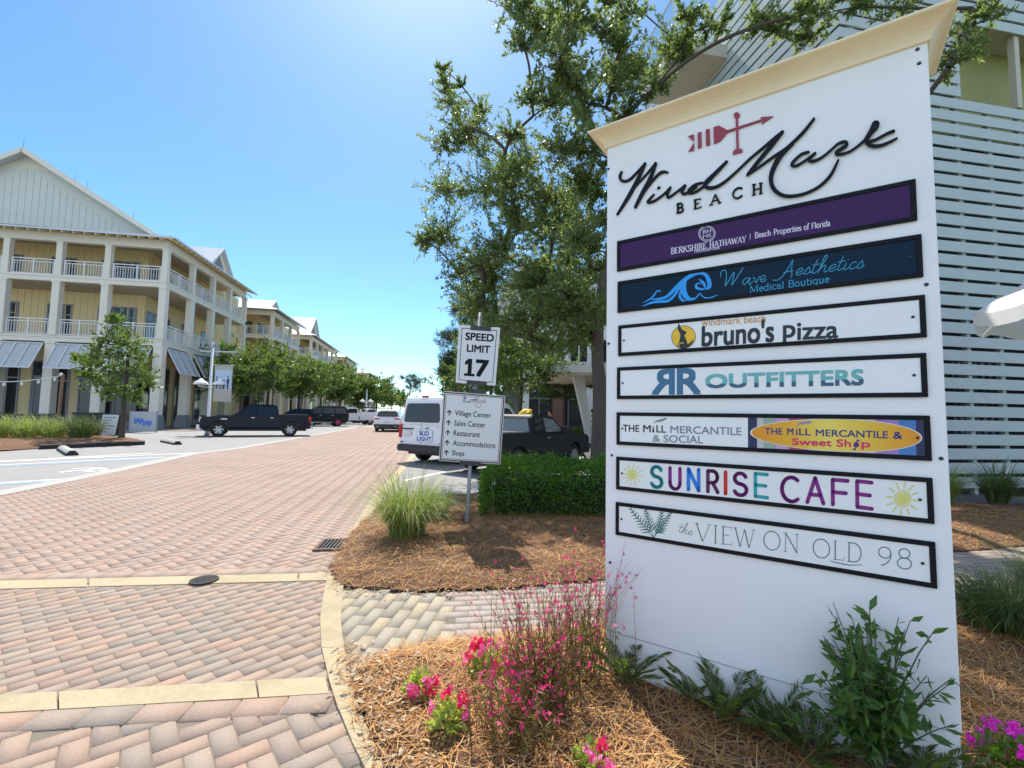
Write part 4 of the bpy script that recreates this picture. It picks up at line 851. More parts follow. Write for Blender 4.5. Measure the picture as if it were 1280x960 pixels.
# ================================================================ BUILDINGS
M_wall = mat('cream_siding', (.76, .60, .31), .7, var=.05, vscale=1.2)
M_gable = mat('pale_green_gable', (.60, .62, .55), .7, var=.05, vscale=1)
M_trim = mat('cream_trim', (.72, .67, .55), .6, var=.04, vscale=2)
M_rail = mat('white_rail', (.68, .68, .66), .5)
M_plinth = mat('grey_plinth', (.20, .215, .22), .8, var=.1, vscale=2)
M_glass = mat('dark_glass', (.012, .016, .022), .06, spec=.7)
M_wframe = mat('grey_window_frame', (.24, .25, .26), .5)
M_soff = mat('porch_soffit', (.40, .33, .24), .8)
M_awn = mat('grey_metal_shutter', (.50, .53, .53), .55, .2, var=.06, vscale=2)
M_awnf = mat('shutter_frame', (.62, .63, .63), .5)
M_metal = mat('standing_seam_roof', (.55, .56, .56), .45, .35, var=.06, vscale=1)
M_droof = mat('dark_roof', (.10, .10, .11), .6)
def win_part(root, w0, w1, z0, z1, y, door=False, side=False, glass=None):
    """window or glazed door in a wall; on the front (side=False) plane y, facing -y; on the side plane x=y facing +x"""
    def P(a, d, z): return (a, y - d, z) if not side else (y + d, a, z)
    def bx(b, a0, a1, d0, d1, zz0, zz1):
        p, q = P(a0, d0, zz0), P(a1, d1, zz1); b.box(min(p[0], q[0]), max(p[0], q[0]), min(p[1], q[1]), max(p[1], q[1]), zz0, zz1)
    b = MB(); t = .09
    bx(b, w0, w0 + t, .0, .06, z0, z1); bx(b, w1 - t, w1, .0, .06, z0, z1); bx(b, w0 + t, w1 - t, 0, .06, z1 - t, z1); bx(b, w0 + t, w1 - t, 0, .06, z0, z0 + t)
    zt = z0 + (z1 - z0) * .70; bx(b, w0 + t, w1 - t, 0, .055, zt - .05, zt + .05)
    if (w1 - w0) > 1.3: wm = w0 + (w1 - w0) * .68; bx(b, wm - .05, wm + .05, 0, .05, z0 + t, zt - .05); bx(b, wm - .05, wm + .05, 0, .05, zt + .05, z1 - t)
    if door:
        bx(b, w0 + t, w0 + t + .13, 0, .045, z0 + t, zt - .05); bx(b, w0 + t + .13, w1 - t, 0, .045, z0 + t, z0 + t + .3)
    f = b.build('door' if door else 'window', M_wframe, root)
    b = MB(); bx(b, w0 + t * .5, w1 - t * .5, .004, .022, z0 + t * .5, z1 - t * .5); b.build('pane', M_glass, f)
def railing(root, a0, a1, y, z, side=False):
    def P(a, d, zz): return (a, y + d, zz) if not side else (y + d, a, zz)
    b = MB()
    def bx(x0, x1, d0, d1, zz0, zz1):
        p, q = P(x0, d0, zz0), P(x1, d1, zz1); b.box(min(p[0], q[0]), max(p[0], q[0]), min(p[1], q[1]), max(p[1], q[1]), zz0, zz1)
    bx(a0, a1, -.04, .04, z + 1.0, z + 1.06); bx(a0, a1, -.025, .025, z + .83, z + .88); bx(a0, a1, -.025, .025, z + .06, z + .11)
    m = (a0 + a1) / 2
    for c in (a0 + .05, m, a1 - .05): bx(c - .04, c + .04, -.045, .045, z, z + 1.0)
    n = max(3, int((a1 - a0) / .145))
    for i in range(1, n):
        c = a0 + (a1 - a0) * i / n
        if abs(c - m) > .08: bx(c - .014, c + .014, -.014, .014, z + .11, z + .83)
    b.build('railing', M_rail, root)
def shutter(root, a0, a1, y, side=False, z1=5.35, z0=3.75, out=.85):
    """tilted louvred awning: three framed leaves"""
    def P(a, d, zz): return (a, y - d, zz) if not side else (y + d, a, zz)
    b = MB(); b2 = MB(); n = 3
    for i in range(n):
        p, q = a0 + (a1 - a0) * i / n, a0 + (a1 - a0) * (i + 1) / n
        for k in range(16):
            s0, s1 = k / 16, (k + .82) / 16; za, zb = z1 + (z0 - z1) * s0, z1 + (z0 - z1) * s1; da, db = .06 + out * s0 + .02, .06 + out * s1
            b.add([P(p, da, za), P(q, da, za), P(q, db, zb), P(p, db, zb), P(p, da - .02, za - .01), P(q, da - .02, za - .01), P(q, db - .02, zb - .01), P(p, db - .02, zb - .01)], [(0, 1, 2, 3), (7, 6, 5, 4), (0, 4, 5, 1), (2, 6, 7, 3)])
    for i in range(n + 1):
        p = a0 + (a1 - a0) * i / n; b2.bar(P(p, .10, z1 + .01), P(p, .10 + out, z0), .06, .05)
    b2.bar(P(a0 - .03, .095 + out, z0 - .005), P(a1 + .03, .095 + out, z0 - .005), .07, .06); b2.bar(P(a0 - .03, .095, z1 + .02), P(a1 + .03, .095, z1 + .02), .07, .06)
    o = b.build('awning', M_awn, root); b2.build('awning_frame', M_awnf, o)
def pavilion(label, corner, fb, sb, F=(5.51, 5.93, 9.42, 9.80, 12.05, 12.62), gable=None, dormer=None, front_win=True, shut=(), far=False, roofm=None, group=None):
    """three storey porch building; corner = nearest porch corner; x runs along the front (negative = left), y runs back along the street"""
    root = thing('porch_building', label, 'building', corner, R_(10), group)
    L = sum(fb); D = sum(sb); py = 2.5                            # porch depth
    xs = [0]; 
    for v in fb: xs.append(xs[-1] - v)
    ys = [0]
    for v in sb: ys.append(ys[-1] + v)
    # back walls with battens
    b = MB(); top = F[5] + .4
    b.box(-L - 6, -py, py, D + 5.0, 0, top)
    k = .42
    if not far:
        for i in range(int((L + 3) / k)): b.box(-py - .2 - i * k - .025, -py - .2 - i * k + .025, py - .025, py, 5.9, top - .05)
        for i in range(int((D + 2 - py) / k)): b.box(-py, -py + .025, py + .2 + i * k - .025, py + .2 + i * k + .025, 5.9, top - .05)
    b.build('wall', M_wall, root)
    # floors and beams: L-shaped bands
    def band_(z0, z1, e, name, m, dep=py):
        b = MB(); b.box(-L - 3, e, -e, dep - .01, z0, z1); b.box(-dep + .01, e, dep - .01, D, z0, z1); return b.build(name, m, root)
    band_(F[0], F[1], .16, 'floor_band', M_trim); band_(F[2], F[3], .16, 'floor_band', M_trim)
    for z0, z1 in ((F[0], F[0] + .12), (F[2], F[2] + .12)):
        b = MB(); b.box(-L - 3, .2, -.2, -.163, z0 + .28, z1 + .28); b.box(.163, .2, -.163, D, z0 + .28, z1 + .28); b.build('moulding', M_trim, root)
    b = MB(); b.box(-L - 3, .12, -.12, .22, F[4], F[5]); b.box(-.22, .12, .22, D, F[4], F[5]); b.build('eave_beam', M_trim, root)
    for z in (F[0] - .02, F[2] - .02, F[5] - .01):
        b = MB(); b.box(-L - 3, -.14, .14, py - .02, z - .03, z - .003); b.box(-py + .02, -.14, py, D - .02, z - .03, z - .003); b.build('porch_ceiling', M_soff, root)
    pts = [(x, 0) for x in xs] + [(0, y) for y in ys[1:]]
    for (x, y) in pts:
        for z0, z1, hw in ((0, F[0], .27), (F[1], F[2], .21), (F[3], F[4], .17)):
            b = MB(); b.box(x - hw - .0, x + hw - .0, y - hw, y + hw, z0 + (.95 if z0 == 0 else 0), z1)
            if z0 > 0: b.box(x - hw - .03, x + hw + .03, y - hw - .03, y + hw + .03, z0 + .001, z0 + .14)
            b.box(x - hw - .03, x + hw + .03, y - hw - .03, y + hw + .03, z1 - .13, z1 - .001)
            c = b.build('column', M_trim, root)
            if z0 == 0: MB().prism([(x - hw - .14, 0), (x + hw + .14, 0), (x + hw + .04, .95), (x - hw - .04, .95)], 'y', y - hw - .08, y + hw + .08).build('plinth', M_plinth, c)
    for z in (F[1], F[3]):
        for i in range(len(fb)): railing(root, xs[i + 1] + .24, xs[i] - .24, 0, z)
        for i in range(len(sb)): railing(root, ys[i] + .24, ys[i + 1] - .24, 0, z, True)
    for i in range(len(fb)):
        c = (xs[i] + xs[i + 1]) / 2 - (.35 if i == 0 else .1)
        if i == 0: c = min(c, -py - 1.2)
        for z in (F[1], F[3]):
            w_ = 1.5 if i % 2 == 0 else 1.05; win_part(root, c - w_ / 2, c + w_ / 2, z + .02, z + (2.55 if z == F[1] else 1.95), py, True)
        win_part(root, c - 1.3, c + .95, .5 if i % 2 else .05, 4.5, py, i % 2 == 0)
    for i in range(len(sb)):
        c = (ys[i] + ys[i + 1]) / 2
        if c - .7 < py: c = py + .9
        for z in (F[1], F[3]): win_part(root, c - .7, c + .7, z + .02, z + (2.4 if z == F[1] else 1.9), -py, i % 2 == 0, True)
        win_part(root, c - 1.3, c + 1.15, .1, 4.5, -py, True, True)
    for i in range(len(fb)):
        if 'f' in shut: shutter(root, xs[i + 1] + .38, xs[i] - .38, -.16)
    for i in range(len(sb)):
        if 's' in shut: shutter(root, ys[i] + .34, ys[i + 1] - .34, .16, True)
    # porch roof: sloping skirt all round, with seams and rafter tails
    e = .85; z0 = F[5] + .02; ins = 3.2; z1 = z0 + 1.42; th = .10
    b = MB()
    A = [(-L - 3, -e), (e, -e), (e, D + e)]; B = [(-L - 3, ins), (-ins, ins), (-ins, D + e - .4)]
    vs = [(*p, z0) for p in A] + [(*p, z1) for p in B] + [(*p, z0 - th) for p in A] + [(*p, z1 - th) for p in B]
    b.add(vs, [(0, 1, 4, 3), (1, 2, 5, 4), (6, 9, 10, 7), (7, 10, 11, 8), (0, 6, 7, 1), (1, 7, 8, 2), (2, 8, 11, 5), (0, 3, 9, 6)])
    rm = roofm or M_metal
    pr = b.build('porch_roof', [rm], root)
    b = MB()
    if not far:
        for i in range(int((L + 3) / .45)):
            x = e - .45 - i * .45
            if x < -L - 3: break
            y1 = ins if x < -ins else -x * (ins + e) / (ins + e) ; t_ = min(1.0, (e - x) / (ins + e)); b.bar((x, -e, z0 + .02), (x, -e + (ins + e) * t_, z0 + .02 + (z1 - z0) * t_), .05, .05)
        for i in range(int((D + 2 * e) / .45)):
            y = -e + .45 + i * .45; t_ = min(1.0, (y + e) / (ins + e)); b.bar((e, y, z0 + .02), (e - (ins + e) * t_, y, z0 + .02 + (z1 - z0) * t_), .05, .05)
        b.build('roof_seam', rm, pr)
        b = MB()
        for i in range(int((L + 3) / .62)): x = e - .3 - i * .62; b.bar((x, -e + .06, z0 - th - .06), (x, .12, z0 - th - .06 + .30), .07, .12)
        for i in range(int((D + e) / .62)): y = -e + .5 + i * .62; b.bar((e - .06, y, z0 - th - .06), (-.12, y, z0 - th - .06 + .30), .07, .12)
        b.build('rafter_tail', M_wall, pr)
    b = MB(); b.box(-L - 3, -ins - .02, ins + .02, D + .2, z1 - .25, z1 + .02); b.build('roof_deck', rm, root)
    if gable:
        cx, hw, zb, zr, yb, ye = gable                                # centre, half width, eave z, ridge z, front y, back y
        b = MB(); b.add([(cx - hw, yb, z1 - .3), (cx + hw, yb, z1 - .3), (cx + hw, yb, zb), (cx, yb, zr), (cx - hw, yb, zb), (cx - hw, ye, z1 - .3), (cx + hw, ye, z1 - .3), (cx + hw, ye, zb), (cx, ye, zr), (cx - hw, ye, zb)],
              [(0, 1, 2, 3, 4), (9, 8, 7, 6, 5), (1, 6, 7, 2), (0, 4, 9, 5)])
        for i in range(int(2 * hw / .42)):
            x = cx - hw + .2 + i * .42; zt = zb + (zr - zb) * (1 - abs(x - cx) / hw) - 1.15
            if zt > z1 + .3: b.box(x - .03, x + .03, yb - .03, yb - .001, z1, zt)
        gw = b.build('gable_wall', M_gable, root)
        b = MB(); b.add([(cx - hw * .0, yb - .02, zr - .25), (cx + hw * .22, yb - .02, zr - 1.15), (cx - hw * .22, yb - .02, zr - 1.15), (cx, yb, zr - .25), (cx + hw * .22, yb, zr - 1.15), (cx - hw * .22, yb, zr - 1.15)], [(0, 1, 2), (0, 3, 4, 1), (1, 4, 5, 2), (2, 5, 3, 0)]); b.build('gable_panel', M_trim, gw)
        b = MB(); ov = .75; sl_ = (zr - zb) / hw; xo = hw + .75; zo = zb - sl_ * .75; t2 = .16
        for s in (1, -1):
            vs = [(cx, yb - ov, zr + .1), (cx + s * xo, yb - ov, zo + .1), (cx + s * xo, ye, zo + .1), (cx, ye, zr + .1)]; b.add(vs + [(p[0], p[1], p[2] - t2) for p in vs], [(0, 1, 2, 3), (7, 6, 5, 4), (0, 4, 5, 1), (1, 5, 6, 2), (2, 6, 7, 3)])
        mr_ = b.build('roof', rm, root)
        b = MB()
        for s in (1, -1): b.bar((cx, yb - ov - .02, zr - .12), (cx + s * (xo + .02), yb - ov - .02, zo - .10), .05, .30, (0, 0, 1))
        b.build('bargeboard', M_trim, mr_)
        b = MB()
        for y in (yb - ov + .1, yb + 4.0, yb + 8): b.tube([(cx, y, zr + .1), (cx, y, zr + .75)], [.018, .008], 5)
        for q in (.45, .8): b.tube([(cx + xo * q, yb - ov + .3, zr + .1 - (zr - zo) * q), (cx + xo * q, yb - ov + .3, zr + .7 - (zr - zo) * q)], [.018, .008], 5)
        b.build('lightning_rod', M_wframe, mr_)
    if dormer:
        for (cy, hw, zb, zr, xf) in dormer:                           # faces the street (+x)
            b = MB(); xb = -6.5; b.add([(xf, cy - hw, zb - 1), (xf, cy + hw, zb - 1), (xf, cy + hw, zb), (xf, cy, zr), (xf, cy - hw, zb), (xb, cy - hw, zb - 1), (xb, cy + hw, zb - 1), (xb, cy + hw, zb), (xb, cy, zr), (xb, cy - hw, zb)], [(0, 1, 2, 3, 4), (9, 8, 7, 6, 5), (1, 6, 7, 2), (0, 4, 9, 5)]); dm = b.build('dormer', M_trim, root)
            b = MB(); b.add([(xf + .03, cy - hw * .5, zb + .1), (xf + .03, cy + hw * .5, zb + .1), (xf + .03, cy, zb + (zr - zb) * .68)], [(0, 1, 2)]); b.build('louvre', M_plinth, dm, fix=False)
            b = MB(); ov = .4
            for s in (1, -1):
                vs = [(xf + ov, cy, zr + .12), (xf + ov, cy + s * (hw + .4), zb - .4 * (zr - zb) / hw + .12), (xb, cy + s * (hw + .4), zb - .4 * (zr - zb) / hw + .12), (xb, cy, zr + .12)]; b.add(vs + [(p[0], p[1], p[2] - .14) for p in vs], [(0, 1, 2, 3), (7, 6, 5, 4), (0, 4, 5, 1), (1, 5, 6, 2), (2, 6, 7, 3), (3, 7, 4, 0)])
            b.tube([(xf, cy, zr + .1), (xf, cy, zr + .8)], [.02, .01], 5); b.build('roof', M_metal, dm)
    return root
bc = at(193, 537)
sv = Vector((-math.sin(R_(10)), math.cos(R_(10)), 0)); fv = Vector((math.cos(R_(10)), math.sin(R_(10)), 0))
pavilion('nearest cream three storey building with double porches, grey tilted shutters and wide pale gable', bc, [3.36, 2.75, 2.9, 3.0], [3.4, 3.2, 3.1, 3.3], gable=(-10.6, 7.9, 14.25, 19.2, 3.0, 20), dormer=[(10.4, 2.0, 13.9, 15.7, -1.3)], shut='fs', group='porch buildings along the left of the street')
G_ = 'porch buildings along the left of the street'
pavilion('second cream porch building up the street, its corner balcony jutting past the nearest one', bc + sv * 20.8, [3.2, 3.2], [3.3, 3.3, 3.4], far=True, dormer=[(6, 2, 13.6, 15.0, -2.0)], group=G_)
pavilion('third cream building up the street with a bright metal gable dormer', bc + sv * 37.5, [3.0], [3.6, 3.6, 3.6, 3.6, 3.6], far=True, dormer=[(5, 2.8, 13.5, 16.2, -1.0)], group=G_)
pavilion('fourth porch building up the street with an open top floor seen through slim columns', bc + sv * 63, [3.0], [4, 4, 4, 4], far=True, group=G_)
pavilion('farthest building of the left row, under a low dark roof', bc + sv * 88 + fv * 1.5, [3.0], [5, 5, 5, 5], far=True, F=(5.0, 5.4, 8.8, 9.2, 11.0, 11.5), roofm=M_droof, group=G_)
pv = at(190, 541); 
sheet('left_footway', [bc + fv * 3.2 - sv * 2.2, bc - fv * 24 - sv * 3.0, bc - fv * 24 + sv * 2, bc + sv * 110, bc + sv * 110 + fv * 3.2], .02, mat('footway_brick', (.19, .15, .13), .85, var=.15, vscale=3), thick=.08)

# ---------------------------------------------------------------- right: slatted garage screen
M_slat = mat('sage_slat', (.44, .51, .50), .6, var=.06, vscale=1.5)
M_olive = mat('olive_soffit', (.30, .30, .11), .7, var=.08, vscale=2)
scn = at(1070, 632); scn = Vector((6.05, 8.1, 0))
sb_ = thing('slatted_building', 'tall pale sage building clad in horizontal slats behind the big sign', 'building', scn, R_(10))
Wd, Dp, Hh = 16, 9.0, 12.6
pitch = .262; op = (2.72, 7.9, 7.75, 9.35)             # opening in the front slats: x0, x1, z0, z1
b = MB(); n = int(Hh / pitch)
for i in range(n):
    z = .12 + i * pitch; h = .198
    if op[2] < z + h / 2 < op[3]: b.box(0, op[0], -.03, 0, z, z + h); b.box(op[1], Wd, -.03, 0, z, z + h)
    else: b.box(0, Wd, -.03, 0, z, z + h)
    b.box(-.03, 0, -.03, Dp, z, z + h)
b.build('slats', M_slat, sb_)
b = MB()
for k in range(int(Wd / .78)):
    x = .3 + k * .78
    if op[0] < x < op[1]: b.box(x - .045, x + .045, .002, .09, 0, op[2] - .1); b.box(x - .045, x + .045, .002, .09, op[3] + .2, Hh)
    else: b.box(x - .045, x + .045, .002, .09, 0, Hh)
for k in range(int(Dp / .78)): y = .4 + k * .78; b.box(.002, .09, y - .045, y + .045, 0, Hh)
b.build('batten', mat('batten_grey', (.36, .38, .33), .7), sb_)
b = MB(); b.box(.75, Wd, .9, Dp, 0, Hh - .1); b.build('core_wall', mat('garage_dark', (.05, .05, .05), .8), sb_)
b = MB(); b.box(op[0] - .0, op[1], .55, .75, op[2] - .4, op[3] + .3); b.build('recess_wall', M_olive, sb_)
b = MB(); b.box(op[0] - .06, op[0], -.02, .55, op[2], op[3]); b.box(op[0] + 1.5, op[0] + 1.62, .02, .14, op[2], op[3]); b.box(op[0], op[1], .0, .54, op[3], op[3] + .12); b.build('opening_frame', mat('frame_tan', (.48, .45, .36), .6), sb_)
for j in range(3):
    b = MB(); x0 = 1.2 + j * 2.2; b.box(x0, x0 + 1.3, .86, .895, 1.0, 2.6)
    for q in range(6): b.box(x0 + .1 + q * .2, x0 + .14 + q * .2, .82, .858, 1.0, 2.6)
    b.build('window', mat('blue_grey_glass', (.10, .13, .17), .15), sb_)
# balcony slab of the block beyond, with a clear guard
b = MB(); b.box(-1.5, -.04, 3.2, 5.2, 10.7, 11.05); bl_ = b.build('balcony', mat('balcony_slab', (.52, .47, .36), .7), sb_)
b = MB(); b.box(-1.48, -1.46, 3.3, 5.1, 11.15, 12.2); b.box(-1.44, -.04, 5.1, 5.12, 11.15, 12.2)
gm = mat('guard_glass', (.75, .85, .88), .05, spec=.6); gm.node_tree.nodes['Principled BSDF'].inputs['Transmission Weight'].default_value = .92; gm.node_tree.nodes['Principled BSDF'].inputs['IOR'].default_value = 1.05
b.build('guard_panel', gm, bl_)
b = MB()
for q in range(4): b.tube([(-1.47, 3.3 + q * .6, 11.05), (-1.47, 3.3 + q * .6, 12.25)], .025, 6)
b.tube([(-1.47, 3.2, 12.25), (-1.47, 5.15, 12.25), (-.04, 5.15, 12.25)], .03, 6); b.build('guard_post', M_rail, bl_)
# ---------------------------------------------------------------- right: brick ground floor with canopy
M_brick = mat('brown_brick', (.20, .105, .075), .85, var=.12, vscale=30); M_off = mat('offwhite_siding', (.58, .60, .60), .65, var=.04)
M_cano = mat('canopy_white', (.72, .70, .64), .6, var=.03)
sx0 = at(640, 541); bo = Vector((.6, 34.0, 0))
br = thing('brick_building', 'brown brick building with white framed upper windows behind the right hand trees', 'building', bo, R_(10))
b = MB(); b.box(.5, 22, .6, 12, 0, 4.3); b.build('ground_wall', mat('shop_dark', (.035, .035, .035), .6), br)
for i, x in enumerate((0.2, 2.6, 5.2, 8.2, 11.2)):
    b = MB(); b.box(x, x + (.9 if i % 2 else .5), 0, .6, 0, 4.25); b.build('pier', M_brick if i % 2 else M_cano, br)
for x in (1.6, 3.9, 6.9, 9.9):
    f_ = MB(); f_.box(x - .04, x + .04, .45, .58, 0, 4.2); f_.box(x - .9, x + .9, .45, .58, 2.6, 2.7); f_.build('window', M_wframe, br)
b = MB(); b.box(0, 22, 0, 12, 4.3, 12.0); b.build('upper_wall', M_off, br)
for i in range(6):
    for z in (5.2, 8.6):
        x = 1.2 + i * 2.6; b = MB(); b.box(x, x + 1.5, -.05, -.002, z, z + 2.2); f_ = b.build('window', M_rail, br); b = MB(); b.box(x + .1, x + .7, -.06, -.051, z + .1, z + 2.1); b.box(x + .8, x + 1.4, -.06, -.051, z + .1, z + 2.1); b.build('pane', M_glass, f_)
b = MB(); b.box(-.5, 22.5, -.6, 12.5, 12.0, 12.4); b.build('roof', M_metal, br)
cb = at(738, 553.5)
cn = thing('entrance_canopy', 'flat cream canopy on a slanting white column before the brick building', 'canopy', cb, R_(10))
b = MB()
def cz(px, py, Y): return atY(px, py, Y).z
x0 = atY(668, 470, 24.2).x - cb.x; zc = cz(700, 472.5, 24.0)
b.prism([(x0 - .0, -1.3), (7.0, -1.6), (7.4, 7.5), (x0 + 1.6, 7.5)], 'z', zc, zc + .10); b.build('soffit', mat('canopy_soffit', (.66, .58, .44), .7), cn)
b = MB(); pl = [(x0 - .06, -1.4), (7.1, -1.7), (7.5, 7.6), (x0 + 1.55, 7.6)]; b.prism(pl, 'z', zc + .1, zc + .62); b.build('fascia', M_cano, cn)
b = MB(); b.prism([(-.16, 0), (.10, 0), (-.38, zc), (-.95, zc)], 'y', -.13, .13); b.build('column', M_cano, cn)
# market umbrella at the right edge
uc = Vector((7.52, 5.4, .02)); um = thing('market_umbrella', 'white canvas umbrella at the right edge before the slatted wall', 'umbrella', uc)
b = MB(); ring = []; N = 8; ze, zp, ru = 2.80, 3.72, 1.42
vs = []
for i, (r, z) in enumerate(((.04, zp), (ru * .5, zp - .42), (ru, ze))):
    for k in range(N * 3):
        a = 6.2832 * k / (N * 3) + .2; sag = (1 - abs((k % 3) - 0) * .0); rr = r * (1 if k % 3 == 0 else .955); vs.append((rr * math.cos(a), rr * math.sin(a), z - (0 if k % 3 == 0 else .035 * i)))
n3 = N * 3; fs = [(i * n3 + k, i * n3 + (k + 1) % n3, (i + 1) * n3 + (k + 1) % n3, (i + 1) * n3 + k) for i in range(2) for k in range(n3)]
b.add(vs, fs); vs2 = [(v[0] * 1.0, v[1], v[2]) for v in vs[2 * n3:]] + [(v[0] * 1.01, v[1] * 1.01, v[2] - .16 - .03 * (k % 3 != 0)) for k, v in enumerate(vs[2 * n3:])]
b.add(vs2, [(k, (k + 1) % n3, n3 + (k + 1) % n3, n3 + k) for k in range(n3)])
b.build('canvas', mat('white_canvas', (.74, .73, .70), .85, var=.03, vscale=6, transl=.25), um)
b = MB(); b.sm = True; b.tube([(0, 0, 0), (0, 0, zp)], .03, 10); b.build('pole', mat('brown_wood', (.20, .12, .06), .6), um)
b = MB()
for k in range(N): a = 6.2832 * k / N + .2; b.tube([(.03 * math.cos(a), .03 * math.sin(a), zp - .06), (ru * math.cos(a), ru * math.sin(a), ze - .03)], .012, 5)
b.build('rib', mat('brown_wood', (.2, .12, .06), .6), um)
# ================================================================ VEHICLES
M_tyre = mat('tyre_rubber', (.018, .018, .018), .85); M_rim = mat('alloy_rim', (.45, .46, .47), .3, .8); M_chrome = mat('chrome', (.65, .66, .68), .12, 1.0)
M_vglass = mat('vehicle_glass', (.008, .011, .013), .05, spec=.6); M_black = mat('black_plastic', (.02, .02, .022), .5)
M_tail = mat('red_lamp', (.45, .012, .012), .2); M_head = mat('clear_lamp', (.70, .72, .72), .1, spec=.8); M_amber = mat('amber_lamp', (.6, .18, .02), .25)
M_plate = mat('number_plate', (.62, .65, .62), .5)
def paintm(name, c, rough=.25): return mat(name, c, rough, .0, coat=.12, spec=.18, var=.015, vscale=2)
class Car:
    """x forward, y left, z up; the footprint is centred on the origin"""
    def __init__(s, root, paint, L, W, belt, lower, cab, wheels, r, z0=.38, roof_taper=.16, arch=1.2):
        s.root = root; s.paint = paint; s.L = L; s.W = W; s.hw = W / 2; s.belt = belt; s.cab = cab; s.rt = roof_taper; s.top = max(p[1] for p in cab)
        xr, xf = wheels; s.wheels = wheels; s.r = r; bot = [(-L / 2 + .05, z0)]
        for wx in (xr, xf): bot += [(wx + r * arch * math.cos(R_(a)), max(z0, r + r * arch * math.sin(R_(a)))) for a in range(180, -1, -15)]
        bot += [(L / 2 - .05, z0)]; prof = bot + lower                 # lower: from the nose over the bonnet to the tail
        b = MB(); b.sm = False
        n = len(prof); rings = []
        for y, sc in ((-s.hw, 1), (s.hw, 1)): rings.append([(p[0], y * (1 - .035 * max(0, (p[1] - .6)) - (.02 if p[1] < .5 else 0)), p[1]) for p in prof])
        b.add(rings[0] + rings[1], [tuple(range(n)), tuple(range(2 * n - 1, n - 1, -1))] + [(i, n + i, n + (i + 1) % n, (i + 1) % n) for i in range(n)])
        n = len(cab); V = [(x, -s.yw(z), z) for x, z in cab] + [(x, s.yw(z), z) for x, z in cab]
        b.add(V, [tuple(range(n)), tuple(range(2 * n - 1, n - 1, -1))] + [(i, n + i, n + (i + 1) % n, (i + 1) % n) for i in range(n)])
        s.body = b.build('body', paint, root, bevel=.035)
        # dark underbody and arch linings
        b = MB(); b.box(-L / 2 + .25, L / 2 - .25, -s.hw + .12, s.hw - .12, z0 - .12, z0 + .4); b.build('underbody', M_black, root)
        for wx in wheels:
            for sd in (-1, 1): s.wheel(wx, sd)
    def yw(s, z): return s.hw * (1 - .035 * max(0, s.belt - .6)) - .02 - s.rt * max(0, z - s.belt) / max(.2, s.top - s.belt) * 1.0
    def wheel(s, wx, sd, rim=None):
        r = s.r; y0 = sd * (s.hw - .13); b = MB(); b.sm = True
        b.lathe([(r * .62, -.11), (r * .93, -.11), (r, -.075), (r, .075), (r * .93, .11), (r * .62, .11)], 24, 'y', (wx, y0, r)); o = b.build('wheel', M_tyre, s.root)
        b = MB(); f = sd
        b.lathe([(0, f * .04), (r * .2, f * .045), (r * .24, f * .02), (r * .5, f * .0), (r * .6, f * .07), (r * .64, f * .10)], 20, 'y', (wx, y0, r))
        for k in range(6): a = k * math.pi / 3; b.bar((wx + r * .15 * math.cos(a), y0 + f * .055, r + r * .15 * math.sin(a)), (wx + r * .6 * math.cos(a), y0 + f * .085, r + r * .6 * math.sin(a)), .07, .03, (0, 1, 0))
        b.build('rim', s.rim if hasattr(s, 'rim') else M_rim, o)
    def side_glass(s, polys, m=None, name='side_window'):
        for poly in polys:
            for sd in (-1, 1):
                b = MB(); b.add([(x, sd * (s.yw(z) + .006), z) for x, z in poly], [tuple(range(len(poly)))]); b.build(name, m or M_vglass, s.root, fix=False)
    def cross_glass(s, i, t0, t1, name, inset=.10, m=None, out=.008):
        """glass on cab edge i (between profile points i and i+1)"""
        (x0, z0), (x1, z1) = s.cab[i], s.cab[(i + 1) % len(s.cab)]; a = np.array([x0, z0]); d = np.array([x1 - x0, z1 - z0]); nn = np.array([d[1], -d[0]]) / np.hypot(*d)
        c_ = np.mean(np.array(s.cab), 0)
        if (a + d / 2 - c_) @ nn < 0: nn = -nn
        p, q = a + d * t0 + nn * out, a + d * t1 + nn * out
        b = MB(); b.add([(p[0], -s.yw(p[1]) + inset, p[1]), (p[0], s.yw(p[1]) - inset, p[1]), (q[0], s.yw(q[1]) - inset, q[1]), (q[0], -s.yw(q[1]) + inset, q[1])], [(0, 1, 2, 3)]); return b.build(name, m or M_vglass, s.root, fix=False)
    def part(s, name, m, *boxes, bevel=.012, parent=None):
        b = MB()
        for q in boxes: b.box(*q)
        return b.build(name, m, parent or s.root, bevel=bevel)
    def mirrors(s, x, z, m=None):
        for sd in (-1, 1): y = sd * (s.hw + .10); s.part('mirror', m or s.paint, (x - .06, x + .08, y - .11, y + .11, z - .02, z + .17))
    def handles(s, xs, z, m=None):
        for x in xs:
            for sd in (-1, 1): y = sd * (s.hw - .01); s.part('door_handle', m or M_chrome, (x - .09, x + .09, y - .02, y + .02, z, z + .035), bevel=.006)
    def seams(s, xs, z0, z1):
        b = MB()
        for x in xs:
            for sd in (-1, 1): b.box(x - .006, x + .006, sd * s.hw - .004 - .0, sd * s.hw + .003, z0, z1)
        b.build('door_gap', M_black, s.root)
def veh(name, label, cat, loc, head, group=None):
    """head: heading vector in the ground plane"""
    return thing(name, label, cat, loc, math.atan2(head[1], head[0]), group)
# --- dark pickup on the left court
tf, tr_ = at(275, 546), at(364, 545.5)
hd = (tf - tr_).normalized(); ctr = (tf + tr_) / 2
